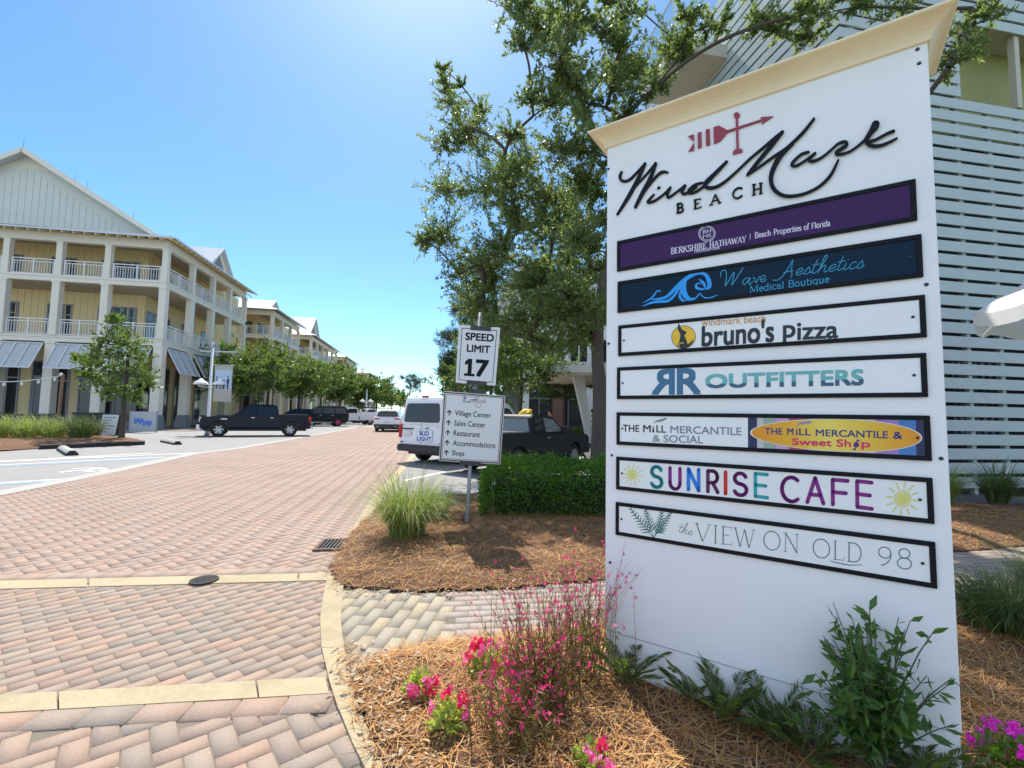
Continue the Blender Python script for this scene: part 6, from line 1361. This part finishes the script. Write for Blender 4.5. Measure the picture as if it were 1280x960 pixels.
def leaf_quads(P, D, size, asp, curl=.25, rng=RNG):
    """P (n,3) leaf bases, D (n,3) directions; folded leaf of two quads each"""
    n = len(P); D = D / (np.linalg.norm(D, axis=1, keepdims=True) + 1e-9); q = rng.normal(size=(n, 3)); S = np.cross(D, q); S /= np.linalg.norm(S, axis=1, keepdims=True) + 1e-9; N = np.cross(S, D)
    l = (size * rng.uniform(.65, 1.25, n))[:, None]; w = l * asp * rng.uniform(.8, 1.2, n)[:, None]
    mid = P + D * l * .5 + N * w * curl * .0; V = np.stack([P, P + D * l * .48 + S * w * .5 + N * w * curl, P + D * l, P + D * l * .48 - S * w * .5 + N * w * curl, P + D * l * .5], 1)
    f = np.array([[0, 1, 4], [1, 2, 4], [2, 3, 4], [3, 0, 4]])
    return V.reshape(-1, 3), (f[None] + (np.arange(n) * 5)[:, None, None]).reshape(-1, 3)
def simple_leaf(P, D, size, asp, rng=RNG):
    n = len(P); D = D / (np.linalg.norm(D, axis=1, keepdims=True) + 1e-9); q = rng.normal(size=(n, 3)); S = np.cross(D, q); S /= np.linalg.norm(S, axis=1, keepdims=True) + 1e-9
    l = (size * rng.uniform(.6, 1.3, n))[:, None]; w = l * asp
    V = np.stack([P, P + D * l * .5 + S * w * .5, P + D * l, P + D * l * .5 - S * w * .5], 1)
    return V.reshape(-1, 3), (np.arange(n) * 4)[:, None] + np.arange(4)[None]
def unit(n, rng=RNG): v = rng.normal(size=(n, 3)); return v / np.linalg.norm(v, axis=1, keepdims=True)
def bez(a, b, c, t): return a * (1 - t) ** 2 + b * 2 * t * (1 - t) + c * t * t
def sprays(c, r, nt, rng, up=.35):
    """twigs leaving a clump centre: list of polylines"""
    out = []
    for i in range(nt):
        d = unit(1, rng)[0]; d[2] = d[2] * .8 + up * .5; d /= np.linalg.norm(d); L = r * rng.uniform(.6, 1.45); s = c + unit(1, rng)[0] * r * .15; m = s + d * L * .5 + unit(1, rng)[0] * L * .12; e = s + d * L + np.array([0, 0, .08 * L])
        out.append((s, m, e))
    return out
def leafy_tree(name, label, cat, loc, trunk, clumps, leaf, per_twig, twigs, lm, bm, group=None, asp=.42, rt=.14, detail=True, seed=1, fork=None, twr=.004, asp_shape=None):
    """trunk: list of local points; clumps: list of (x, y, z, r) local"""
    rng = np.random.default_rng(seed); t = thing(name, label, cat, loc, 0, group)
    b = MB(); b.sm = True; n = len(trunk); b.tube(smooth_line(trunk, 3), [rt * (1.25 - .75 * (i / (3 * (n - 1))) ** .8) for i in range(3 * (n - 1) + 1)], 10)
    T = [np.array(p, float) for p in smooth_line(trunk, 4)]; P = []; D = []
    order = sorted(clumps, key=lambda c: np.linalg.norm(np.array(c[:3]) - np.array([0, 0, (fork or 0) + .3])))
    nodes = [(p, i, None) for i, p in enumerate(T) if p[2] >= (fork or 0)]; nodes = nodes or [(T[-1], 0, None)]; pos = [q[0] for q in nodes]; par = [None] * len(pos); ctrl = [None] * len(pos); load = [0.0] * len(pos); base_n = len(pos); cl_i = []
    for (x, y, z, r) in order:
        c = np.array([x, y, z], float); A = np.array(pos); dd = np.linalg.norm(A - c, axis=1); bias = np.where(A[:, 2] > z + .25, .6, 0) + np.array([0.0 if k < base_n else .25 for k in range(len(pos))])
        k = int(np.argmin(dd + bias)); mid = (A[k] + c) / 2 + np.array([0, 0, .10 * dd[k]]) + unit(1, rng)[0] * .10 * dd[k]
        for q, pp in ((.5, k),): pos.append(bez(A[k], mid, c, .5)); par.append(k); ctrl.append((A[k] * .5 + mid * .5)); load.append(0.0)
        pos.append(c); par.append(len(pos) - 2); ctrl.append((mid + c) / 2); load.append(0.0); cl_i.append((len(pos) - 1, r))
    for i_, r in cl_i:
        k = i_
        while k is not None: load[k] += 1; k = par[k]
    rad = lambda k: min(rt * .5, .006 + .0085 * load[k] ** .55) * (rt / .13) ** .5
    for k in range(base_n, len(pos)):
        p = par[k]; pts = [bez(pos[p], ctrl[k], pos[k], q / 4) for q in range(5)]; r0 = rad(k) if p >= base_n else rad(k) * 1.1; r1 = max([rad(q) for q in range(k + 1, len(pos)) if par[q] == k] or [rad(k) * .45]); b.tube(pts, [r0 + (min(r1, r0) - r0) * q / 4 for q in range(5)], 6, cap=False)
    if detail: cl_i += [(k, .17) for k in range(base_n, len(pos), 2) if load[k] <= 3]
    for i_, r in cl_i:
        c = pos[i_]
        for tw in sprays(c, r, max(4, int(twigs * min(1.0, (r / .36) ** 1.5))) if detail else twigs, rng):
            if detail: b.tube([tw[0], tw[1], tw[2]], [twr, twr * .7, twr * .35], 4, cap=False)
            k = rng.uniform(.1, 1.0, per_twig); A = np.array([bez(*tw, q) for q in k]); ax = tw[2] - tw[0]; ax /= np.linalg.norm(ax) + 1e-9
            P.append(A + rng.normal(size=A.shape) * r * .03); D.append(unit(per_twig, rng) * .9 + ax * .75 + np.array([0, 0, .25]))
    b.build('trunk', bm, t)
    P = np.concatenate(P); D = np.concatenate(D); V, F = (leaf_quads(P, D, leaf, asp, rng=rng) if detail else simple_leaf(P, D, leaf, asp, rng)); fast_mesh('crown', V, F, lm, t)
    return t
# --- the big oak behind the sign: clumps are placed where its sprays stand
oak = at(748, 622); oak.z = .06
def OC(px, py, Y, r): p = atY(px, py, Y) - oak; return (p.x, p.y, p.z, r)
oc = []; rs = random.Random(3)
spots = [ # px, py, r(px)
 (565, 130, 26), (580, 165, 34), (556, 185, 24), (600, 190, 38), (560, 240, 34), (600, 240, 40), (640, 250, 40), (560, 290, 36), (590, 320, 40), (545, 300, 26), (630, 310, 46), (575, 345, 30), (620, 365, 40), (660, 340, 44), (665, 380, 40), (640, 400, 30), (610, 390, 26),
 (700, 360, 44), (710, 400, 40), (735, 340, 40), (690, 300, 46), (735, 280, 46), (680, 250, 40), (725, 225, 44), (660, 210, 34), (700, 190, 40), (745, 190, 40), (650, 20, 34), (690, 40, 38), (655, 60, 26), (700, 75, 34), (725, 20, 30), (715, 105, 28), (690, 130, 26), (735, 130, 34), (765, 110, 36), (775, 60, 24), (800, 95, 36), (840, 60, 36), (820, 110, 22),
 (860, 20, 22), (905, 30, 18), (850, 75, 18), (945, 25, 18), (970, 40, 20), (1000, 20, 22), (640, -20, 34), (700, -30, 40), (770, -20, 40), (850, -50, 30), (940, -50, 30), (660, 420, 30), (730, 420, 34), (690, 435, 26), (1015, 45, 22), (640, 170, 22), (530, 300, 14), (600, 140, 14), (557, 104, 13), (553, 86, 10), (610, 420, 18)] + [(rs.uniform(585, 752), rs.uniform(215, 415), rs.uniform(24, 36)) for _ in range(20)] + [(rs.uniform(650, 800), rs.uniform(10, 150), 24) for _ in range(8)]
rg = np.random.default_rng(5)
for (px, py, r) in spots:
    Y = oak.y + (rg.uniform(2.2, 3.6) if px < 632 else rg.uniform(.5, 1.8) if px < 700 else rg.uniform(-1.0, .8)) + (-.8 if px > 850 else 0); oc.append(OC(px, py, Y, r / 570 * Y * 1.08))
    if r > 30: oc.append(OC(px + rg.uniform(-14, 14), py + rg.uniform(-14, 14), oak.y + rg.uniform(2.0, 3.8), r / 570 * Y * .9))
tp = [(0, 0, -.1), (.0, 0, .7), (.02, 0, 1.6), (-.02, .05, 2.4), (.05, 0, 3.4), (.3, .0, 4.6), (.5, -.1, 5.6)]
tp2 = [tuple(np.array(OC(757, 480, oak.y, 0)[:3]) * np.array([1, 1, 1]))]
leafy_tree('oak_tree', 'tall live oak with small glossy leaves rising behind the left edge of the big sign', 'tree', oak, tp, oc, .082, 38, 24, M_oakl, M_bark, rt=.125, seed=4, fork=1.9, asp=.38)
# second oak: its sprays hang in front of the slats at the top right
o2 = Vector((4.7, 6.4, .06))
def OD(px, py, Y, r): p = atY(px, py, Y) - o2; return (p.x, p.y, p.z, r / 570 * Y)
oc2 = [OD(*q) for q in ((1195, 75, 5.2, 26), (1175, 60, 5.3, 22), (1215, 55, 5.2, 22), (1235, 25, 5.2, 22), (1200, 40, 5.4, 20), (1185, 85, 5.2, 16), (1215, 10, 5.3, 24), (1130, 10, 5.6, 26), (1150, -20, 5.6, 22), (1090, 0, 5.8, 26), (1050, -10, 5.9, 28), (1020, 20, 5.8, 26))]
for _ in range(18):
    x_ = rs.uniform(880, 1110); y_ = rs.uniform(215 - .35 * (x_ - 760) + 20, 330); oc2.append(OD(x_, y_, rs.uniform(5.6, 7.0), 30))
leafy_tree('oak_tree', 'second oak hidden by the sign, its leafy branch ends hanging before the slats', 'tree', o2, [(0, 0, -.1), (0, 0, 1.2), (.05, 0, 2.4), (.1, -.05, 3.4), (.1, -.1, 4.6)], oc2, .080, 36, 18, M_oakl, M_bark, rt=.10, seed=9, fork=2.2, asp=.3)
# --- young oak on the left court
yo = at(151, 551); S = yo.y / 570
yc = []
for px, py, r in ((148, 415, 16), (140, 432, 18), (160, 430, 16), (128, 445, 16), (150, 450, 22), (170, 445, 14), (115, 460, 16), (135, 465, 22), (160, 465, 22), (178, 462, 18), (108, 475, 12), (125, 482, 18), (150, 485, 22), (175, 480, 18), (190, 478, 10), (140, 498, 14), (165, 495, 14), (100, 447, 7), (145, 404, 8)):
    for _ in range(2): p = atY(px + rg.uniform(-5, 5), py + rg.uniform(-5, 5), yo.y + rg.uniform(-1.1, 1.1)) - yo; yc.append((p.x, p.y, p.z, r * S * .95))
leafy_tree('young_tree', 'small young oak with a thin trunk in the mulch bed on the left court', 'tree', Vector((yo.x, yo.y, .1)), [(0, 0, -.1), (.03, 0, .8), (.0, 0, 1.6), (.05, 0, 2.6), (.0, 0, 4.4)], yc, .15, 16, 10, M_treel, M_bark, rt=.10, detail=False, seed=2, fork=1.4, asp=.45)
# --- rounded street trees in a row on the left: three builds copied along the row
def round_crown(h, rx, n, seed, base=.32):
    rng = np.random.default_rng(seed); out = []
    for i in range(n):
        u = unit(1, rng)[0]; k = rng.uniform(.35, .95); out.append((u[0] * rx * k, u[1] * rx * k, h * (base + (1 - base) * .5) + u[2] * h * (1 - base) * .46 * k, rx * rng.uniform(.26, .40)))
    return out
row = []
for k, (px, Y, h, rx, lab) in enumerate(((300, 36, 6.2, 2.5, 'first rounded tree of the left row, over the navy pickup roof'), (333, 41, 7.0, 3.0, 'broad rounded tree behind the navy pickup cab'), (372, 46, 6.6, 2.7, 'rounded tree above the dark boxy car'), (400, 52, 7.6, 3.0, 'tallest rounded tree, above the dark car and locker truck'), (424, 60, 7.4, 3.0, 'rounded tree over the white locker truck'), (447, 70, 6.6, 2.8, 'rounded tree behind the white work trucks'), (470, 74, 7.2, 3.4, 'wide dark rounded tree left of the white crossover'), (489, 90, 6.6, 3.2, 'last rounded tree of the left row, above the white crossover'), (500, 112, 6.5, 3.5, 'farthest low tree at the end of the street'))):
    p = atY(px, 520, Y)
    t = leafy_tree('street_tree', lab, 'tree', Vector((p.x, Y, 0)), [(0, 0, -.05), (.05, 0, 1.0), (0, .05, 2.0), (.05, 0, 3.2), (0, 0, h * .75)], round_crown(h * 1.06, rx * 1.15, 44 if k < 6 else 30, 20 + k), .26 if Y < 60 else .36, 18, 10, M_treel, M_bark, group='rounded street trees along the left row', rt=.15, detail=False, seed=30 + k, fork=1.6, asp=.5)
# --- trees down the right side beyond the post
for k, (px, Y, h, rx, lab) in enumerate(((612, 20.0, 5.2, 1.9, 'leafy tree directly behind the post signs'), (650, 22.0, 5.4, 2.2, 'leafy tree over the old black pickup, before the canopy'), (588, 38, 7.5, 2.8, 'tree beyond the white van, left of the post signs'), (560, 58, 8.0, 3.0, 'far tree above the white van roof'), (705, 29, 5.0, 1.9, 'small tree under the canopy in front of the brick wall'))):
    p = atY(px, 520, Y)
    leafy_tree('side_tree', lab, 'tree', Vector((p.x, Y, 0)), [(0, 0, -.05), (.05, 0, .8), (0, .05, 1.6), (.05, 0, 2.6), (0, 0, h * .75)], round_crown(h, rx, 32, 60 + k, .34), .16 if Y < 30 else .26, 20, 11, M_treel, M_bark, group='trees along the right side of the street', rt=.12, detail=False, seed=70 + k, fork=1.4, asp=.48)
# --- pines
def pine(label, px, Y, h, rx, seed, base=.3, n=16):
    rng = np.random.default_rng(seed); p = atY(px, 520, Y); cl = []
    for i in range(n):
        f = base + (1 - base) * (i / (n - 1)); a = rng.uniform(0, 6.28); r = rx * (1.05 - .75 * (f - base) / (1 - base)) * rng.uniform(.5, 1); cl.append((r * math.cos(a), r * math.sin(a), h * f * rng.uniform(.95, 1.03), rx * .38))
    return leafy_tree('pine_tree', label, 'tree', Vector((p.x, Y, 0)), [(0, 0, -.05), (.04, 0, h * .3), (-.04, 0, h * .6), (0, 0, h)], cl, .42 if Y < 60 else .8, 44, 9, M_pinel, M_pbark, group='pines beyond the street', rt=.14, detail=False, seed=seed, fork=h * .25, asp=.07)
pine('slender loose pine standing left of the speed limit sign', 573, 30, 9.2, 1.5, 101, .38, 24); pine('small far pine with a round top against the sky', 512, 120, 11.0, 3.4, 102, .72, 10); pine('taller pine half hidden behind the speed limit sign', 597, 34, 9.5, 1.9, 103, .35, 22)
# --- clipped hedge
hx0, hx1, hy0, hy1, hz = -.36, 1.7, 5.55, 6.95, .62
t = thing('hedge', 'dense clipped green hedge between the sign post and the big sign', 'hedge', (hx0, hy0, .07))
b = MB(); b.box(.17, hx1 - hx0 - .17, .17, hy1 - hy0 - .17, .04, hz - .24); b.build('dark_core', mat('hedge_inside', (.02, .03, .012), .95), t)  # solid dark box, its colour standing in for the hedge's shaded inside
n = 34000; W_, D_ = hx1 - hx0, hy1 - hy0; u = RNG.random((n, 3)); f = RNG.integers(0, 5, n); f = np.where(RNG.random(n) < .45, 4, f)
P = np.stack([u[:, 0] * W_, u[:, 1] * D_, .02 + u[:, 2] * (hz - .02)], 1); inn = np.abs(RNG.normal(0, .05, n))
P[f == 0, 1] = inn[f == 0]; P[f == 1, 0] = inn[f == 1]; P[f == 2, 0] = W_ - inn[f == 2]; P[f == 3, 1] = D_ - inn[f == 3]; P[f == 4, 2] = hz - inn[f == 4]
cx = np.minimum(np.minimum(P[:, 0], W_ - P[:, 0]), np.minimum(P[:, 1], D_ - P[:, 1])); P[:, 2] -= np.where(P[:, 2] > hz - .25, np.maximum(0, .22 - cx) ** 1.5 * 1.6, 0); P[:, 2] += (.075 * vnoise(P[:, 0], P[:, 1], 3.1) + .05 * vnoise(P[:, 0], P[:, 1], 8, 2)) * (P[:, 2] / hz); P[:, 1] += .075 * vnoise(P[:, 0], P[:, 2], 5, 3) * (f == 0); P[:, 0] += .07 * vnoise(P[:, 1], P[:, 2], 5, 4) * (f == 1); sh_ = RNG.random(n) < .04; P[sh_, 2] += RNG.uniform(.02, .10, sh_.sum()) * (P[sh_, 2] > hz - .1)
Dn = np.zeros((n, 3)); Dn[f == 0, 1] = -1; Dn[f == 1, 0] = -1; Dn[f == 2, 0] = 1; Dn[f == 3, 1] = 1; Dn[f == 4, 2] = 1
V, Fq = leaf_quads(P, Dn * .7 + unit(n) * .8, .034, .55); fast_mesh('foliage', V, Fq, M_hedge, t)
# --- grasses
def blades(n, h0, h1, spread, droop, w0, rng, seg=5, r0=.06, up=.25):
    a = rng.uniform(0, 2 * np.pi, n); l = rng.uniform(h0, h1, n); out = rng.uniform(.05, 1, n) ** .8 * spread; rb = np.sqrt(rng.random(n)) * r0; a2 = a + rng.normal(0, .5, n)
    base = np.stack([rb * np.cos(a2), rb * np.sin(a2), np.zeros(n)], 1); dr = np.stack([np.cos(a), np.sin(a)], 1); rows = []
    tw = rng.normal(0, .6, n)
    for k in range(seg + 1):
        s = k / seg; ang = up * rng.uniform(.6, 1.4, n) * 0 + out * (.25 + droop * s * s); r_ = l * s * np.sin(np.minimum(ang, 2.2)) * .9; z = l * (s * np.cos(np.minimum(ang * .75, 1.9)))
        c = base + np.stack([dr[:, 0] * r_, dr[:, 1] * r_, z], 1); wv = w0 * (1 - s) ** .6 * (.5 + .5 * min(1, s * 4)) + .0004; sd_ = np.stack([-np.sin(a + tw), np.cos(a + tw), np.zeros(n)], 1) * wv; rows.append((c - sd_, c + sd_))
    V = np.stack([x for r in rows for x in r], 1); m = 2 * (seg + 1); f = np.array([[2 * k, 2 * k + 1, 2 * k + 3, 2 * k + 2] for k in range(seg)]); return V.reshape(-1, 3), (f[None] + (np.arange(n) * m)[:, None, None]).reshape(-1, 4)
GCOL = [(.12, .19, .04), (.18, .25, .06), (.25, .30, .09), (.14, .21, .05), (.34, .34, .14)]
M_gr = leafm('ornamental_grass', GCOL, .35, .5); M_gr2 = leafm('dark_grass', [(.05, .09, .025), (.08, .13, .035), (.12, .17, .05), (.06, .11, .03), (.2, .2, .09)], .3, .5)
M_gdry = leafm('dry_grass', [(.40, .32, .14), (.30, .26, .10), (.2, .22, .08)], .25, .6)
def grass(label, loc, n, h0, h1, spread, droop, w, m=None, seed=1, group=None, r0=.07, dry=.06):
    rng = np.random.default_rng(seed); t = thing('grass_clump', label, 'ornamental grass', loc, 0, group); V, F = blades(n, h0, h1, spread, droop, w, rng, r0=r0); fast_mesh('blades', V, F, m or M_gr, t)
    V, F = blades(max(6, int(n * dry)), h0 * .4, h1 * .8, spread * 1.2, droop * 1.2, w, rng, r0=r0); fast_mesh('dry_blades', V, F, M_gdry, t); return t
gp = at(508, 682); grass('tall bright green grass clump at the street edge beside the sign post', Vector((gp.x, gp.y, .06)), 1100, .40, .82, 1.15, 1.2, .0032, seed=3, r0=.15)
gp2 = at(545, 660); grass('smaller yellowing grass tuft behind the bright grass clump, by the post', Vector((gp2.x, gp2.y + .1, .06)), 420, .25, .52, 1.1, 1.1, .003, seed=4, r0=.10)
# right hand grasses
for i, (x, y, n, h, sp, w, m, lab) in enumerate(((2.95, 2.75, 1700, .38, 1.3, .0026, M_gr2, 'big soft dark green grass mound right of the big sign, nearest the board'), (3.5, 2.85, 1900, .42, 1.3, .0026, M_gr2, 'soft green grass mound at the right edge of the photo'), (3.0, 2.25, 420, .6, 1.2, .0024, M_gr2, 'thin loose grass blades over the mulch at the lower right'), (6.55, 7.0, 620, .75, 1.15, .005, M_gr, 'bright grass clump at the foot of the slatted wall'), (7.6, 7.2, 560, .8, 1.15, .005, M_gr2, 'darker grass clump at the foot of the slatted wall, right edge'), (3.6, 3.1, 300, .58, 1.0, .0022, M_gr, 'pale feathery grass stalks standing before the footway'))):
    grass(lab, Vector((x, y, max(.03, bz(x, y)))), n, h * .45, h, sp, 1.1, w, m, 40 + i, 'grasses right of the big sign', r0=.20 if n > 1000 else .12, dry=.05)
# left court grasses
for i, px in enumerate((-6, 12, 30, 48, 66, 84, 100, 113)):
    p = at(px, 551 - (i % 2) * 3); p.z = .1; grass('green arching grass clump in the left court bed before the shop windows', p, 260, .5, 1.15, 1.0, 1.2, .012, M_gr if i < 5 else M_gr2, 80 + i, 'grass clumps in the left court bed', r0=.35, dry=.08)
# entrance bed on the far right side of the drive
eb = [(2.6, 25.2), (4.0, 24.9), (8, 26), (8, 31), (3, 30.5)]
tag(MB().prism(eb, 'z', -.02, .10).build('entrance_bed', M_mulch), kind='structure'); tag(MB().prism([(2.5, 25.1), (4.0, 24.75), (8, 25.85), (8, 26.0), (4, 24.9), (2.6, 25.2)], 'z', -.02, .16).build('entrance_kerb', M_concl), kind='structure')
for i, (px, py, h, m, lab) in enumerate(((722, 545, .8, M_gr, 'pale round grass tuft left of the slanting column'), (742, 545, .9, M_gr, 'pale grass tuft right of the slanting column'), (706, 541, 1.3, M_gr2, 'dark fan-leaved plant behind the walking person'), (678, 541, 1.2, M_gr2, 'dark fan-leaved plant left of the walking person'), (720, 537, 1.4, M_gr2, 'tall dark plant before the brick pier'))):
    p = at(px, py); p.z = .08; grass(lab, p, 240, h * .5, h, 1.2, 1.1, .02, m, 120 + i, 'plants in the entrance bed', r0=.3)
# --- gaura: wiry stems with pink flowers
M_gst = leafm('gaura_stem', [(.16, .07, .05), (.22, .10, .06), (.12, .12, .04), (.18, .15, .05)], .2, .6); M_gfl = leafm('gaura_petal', [(.60, .025, .13), (.70, .05, .20), (.52, .02, .10), (.72, .12, .30)], .35, .5); M_glf = leafm('gaura_leaf', [(.10, .12, .03), (.17, .15, .04), (.22, .12, .05), (.12, .16, .04)], .35, .5)
def flower_quads(C, size, rng, petals=5):
    n = len(C); N = unit(n, rng); N[:, 2] = np.abs(N[:, 2]); N[:, 1] -= .4; N /= np.linalg.norm(N, axis=1, keepdims=True); A = np.cross(N, unit(n, rng)); A /= np.linalg.norm(A, axis=1, keepdims=True); B = np.cross(N, A); Vs = []
    for k in range(petals):
        th = 2 * math.pi * k / petals; d = A * math.cos(th) + B * math.sin(th); s = -A * math.sin(th) + B * math.cos(th); l = (size * rng.uniform(.8, 1.2, n))[:, None]
        Vs.append(np.stack([C, C + d * l * .6 + s * l * .38 + N * l * .15, C + d * l + N * l * .1, C + d * l * .6 - s * l * .38 + N * l * .15], 1))
    V = np.stack(Vs, 1).reshape(-1, 3); return V, (np.arange(n * petals) * 4)[:, None] + np.arange(4)[None]
def gaura(label, loc, ns, h0, h1, spread, seed, lean=(0, 0)):
    rng = np.random.default_rng(seed); t = thing('gaura_plant', label, 'flowering plant', loc, 0, 'wiry pink flowering plants before the sign'); b = MB(); F = []; LP = []; LD = []
    for i in range(ns):
        a = rng.uniform(0, 6.28); h = rng.uniform(h0, h1); o_ = spread * rng.uniform(.1, 1); s = np.array([rng.normal(0, .07), rng.normal(0, .05), 0]); e = s + np.array([o_ * math.cos(a) + lean[0] * h, o_ * math.sin(a) + lean[1] * h, h]); m = s + (e - s) * .5 + np.array([-(e - s)[0] * .18, -(e - s)[1] * .18, .08 * h])
        pts = [bez(s, m, e, k / 6) for k in range(7)]; b.tube(pts, [.0016, .0015, .0014, .0012, .001, .0008, .0006], 3, cap=False)
        for _ in range(rng.integers(0, 4)): q = bez(s, m, e, rng.uniform(.6, 1.0)); F.append(q + rng.normal(0, .008, 3))
        for _ in range(9): q = rng.uniform(.05, .7); LP.append(bez(s, m, e, q)); LD.append(unit(1, rng)[0] + np.array([0, 0, .7]))
    b.build('stems', M_gst, t, fix=False); V, f = flower_quads(np.array(F), .0095, rng, 4); fast_mesh('flowers', V, f, M_gfl, t); V, f = simple_leaf(np.array(LP), np.array(LD), .036, .16, rng); fast_mesh('leaves', V, f, M_glf, t); return t
g1 = at(672, 885, .1); gaura('wide airy plant with red wiry stems and many pink flowers in the front bed', g1, 190, .2, .60, .34, 5, (.02, .02))
g2 = at(728, 850, .1); gaura('sparser pink flowered plant close to the left foot of the big sign', g2, 90, .3, .68, .26, 6)
g3 = at(640, 925, .1); gaura('low thin pink flowered plant nearest the camera in the front bed', g3, 100, .12, .34, .24, 8)
# --- bedding plants: lime leaves with red and pink heads
M_lime = leafm('lime_leaf', [(.28, .36, .06), (.36, .44, .09), (.20, .30, .05), (.42, .48, .14)], .35, .5); M_redp = leafm('red_petal', [(.60, .012, .05), (.70, .02, .09), (.72, .05, .25)], .3, .5); M_pinkp = leafm('pink_petal', [(.80, .20, .40), (.75, .08, .30), (.85, .42, .55)], .3, .5)
def bedding(label, loc, r, n, seed, heads=9, mag=False):
    rng = np.random.default_rng(seed); t = thing('bedding_flower', label, 'flower', loc, 0, 'low bedding flowers in the front bed')
    P = unit(n, rng); P[:, 2] = np.abs(P[:, 2]); k = rng.uniform(.35, 1, n)[:, None]; P = P * k * np.array([r, r, r * 1.25]); V, f = leaf_quads(P, unit(n, rng) * .6 + P / r, .030, .55, rng=rng); fast_mesh('leaves', V, f, M_lime if not mag else M_hedge, t)
    b = MB()
    for _ in range(10): q = P[rng.integers(0, n)]; b.tube([(0, 0, -.02), tuple(q * .9)], .0022, 4, cap=False)
    b.build('stems', M_gst, t, fix=False)
    for nm, m, sh in (('red_flowers', M_redp, .6), ('pink_flowers', M_pinkp, .4)):
        if mag: m = leafm('magenta_petal', [(.65, .01, .45), (.75, .03, .55), (.8, .15, .6)], .35, .5)
        C = []
        for _ in range(max(2, int(heads * sh))):
            d = unit(1, rng)[0]; d[2] = abs(d[2]); c = d * np.array([r * 1.0, r * 1.0, r * 1.35]); c[2] += .015; C += [c + rng.normal(0, .011, 3) for _ in range(14)]
        V, f = flower_quads(np.array(C), .012, rng, 5); fast_mesh(nm, V, f, m, t)
    return t
for i, (px, py, r, n, hd_, lab) in enumerate(((525, 862, .062, 170, 8, 'left red flowered bedding plant by the footway corner'), (462 + 98, 905, .075, 260, 7, 'lime leaved bedding plant with few red blooms, front centre'), (606, 838, .085, 260, 14, 'widest red flowered bedding plant, between the footway and the wiry pink plant'), (736, 962, .06, 150, 4, 'small lime bedding plant at the bottom edge of the photo'), (640, 845, .05, 110, 5, 'small pink bedding plant beside the wiry pink plant'))):
    p = at(px, py, .10); bedding(lab, p, r, n, 200 + i, hd_)
p = at(1258, 955, .12); bedding('bright magenta flower at the lower right corner', p, .085, 160, 230, 9, True)
# --- coontie palms: arching fronds with paired leaflets
M_coon = leafm('coontie_leaflet', [(.05, .09, .022), (.07, .12, .026), (.10, .15, .03), (.16, .19, .04)], .4, .4); M_cstem = mat('frond_stem', (.09, .10, .04), .6)
def coontie(label, loc, nf, L0, L1, seed, dirs=None):
    rng = np.random.default_rng(seed); t = thing('coontie_palm', label, 'palm', loc, 0, 'low coontie palms at the foot of the big sign'); b = MB(); P = []; D = []
    for i in range(nf):
        a = (dirs[i % len(dirs)] + rng.normal(0, .15)) if dirs else 6.28 * i / nf + rng.normal(0, .25); L = rng.uniform(L0, L1); el = rng.uniform(.75, 1.35); d = np.array([math.cos(a) * math.cos(el), math.sin(a) * math.cos(el), math.sin(el)]); e = d * L + np.array([math.cos(a), math.sin(a), -.5]) * L * .22; m = d * L * .55
        b.tube([tuple(bez(np.zeros(3), m, e, k / 6)) for k in range(7)], [.0035, .003, .0028, .0025, .002, .0015, .001], 5, cap=False); sd_ = np.array([-math.sin(a), math.cos(a), 0])
        for k in range(20):
            q = .25 + .75 * k / 19; c = bez(np.zeros(3), m, e, q); tg = bez(np.zeros(3), m, e, min(1, q + .03)) - bez(np.zeros(3), m, e, q - .03); tg /= np.linalg.norm(tg) + 1e-9
            for s in (-1, 1): P.append(c); D.append(s * sd_ * .85 + tg * .75 + np.array([0, 0, .15]))
    b.build('stems', M_cstem, t, fix=False); V, f = leaf_quads(np.array(P), np.array(D), .052, .17, .15, rng); fast_mesh('fronds', V, f, M_coon, t); return t
for i, (px, py, nf, L0, L1, lab) in enumerate(((783, 858, 9, .15, .26, 'sunlit coontie palm at the left foot of the big sign'), (905, 905, 10, .14, .26, 'coontie palm spreading before the middle of the sign skirt'), (968, 930, 9, .12, .24, 'drooping coontie palm left of the leafy shrub'), (1015, 955, 9, .13, .24, 'dark coontie palm under the leafy shrub'), (1150, 985, 10, .13, .26, 'coontie palm at the right foot of the sign board'), (865, 880, 5, .10, .18, 'small coontie sprig by the skirt seam'))):
    p = at(px, py, .11); coontie(lab, p, nf, L0, L1, 300 + i)
# --- leafy shrub in front of the sign
M_shr = leafm('shrub_leaf', [(.05, .12, .028), (.07, .15, .032), (.10, .19, .038), (.055, .125, .03)], .45, .4)
sp_ = at(1098, 972, .11); rng = np.random.default_rng(77); t = thing('leafy_shrub', 'upright leafy green shrub growing against the right half of the sign', 'shrub', sp_); b = MB(); P = []; D = []
for i in range(84):
    a = rng.uniform(0, 6.28); h = rng.uniform(.14, .56); o_ = rng.uniform(.03, .33) * (1.1 - h * .8); e = np.array([o_ * math.cos(a) - .02, o_ * math.sin(a) * .7, h]); m = np.array([e[0] * .3, e[1] * .3, h * .6]); b.tube([tuple(bez(np.zeros(3), m, e, k / 5)) for k in range(6)], [.004, .0035, .003, .0025, .002, .0012], 5, cap=False)
    for k in range(15): q = rng.uniform(.35, 1); c = bez(np.zeros(3), m, e, q); P.append(c); D.append(unit(1, rng)[0] * .9 + np.array([e[0], e[1], .25]) * 1.2)
b.build('stems', M_cstem, t, fix=False); V, f = leaf_quads(np.array(P), np.array(D), .052, .34, .2, rng); fast_mesh('leaves', V, f, M_shr, t)
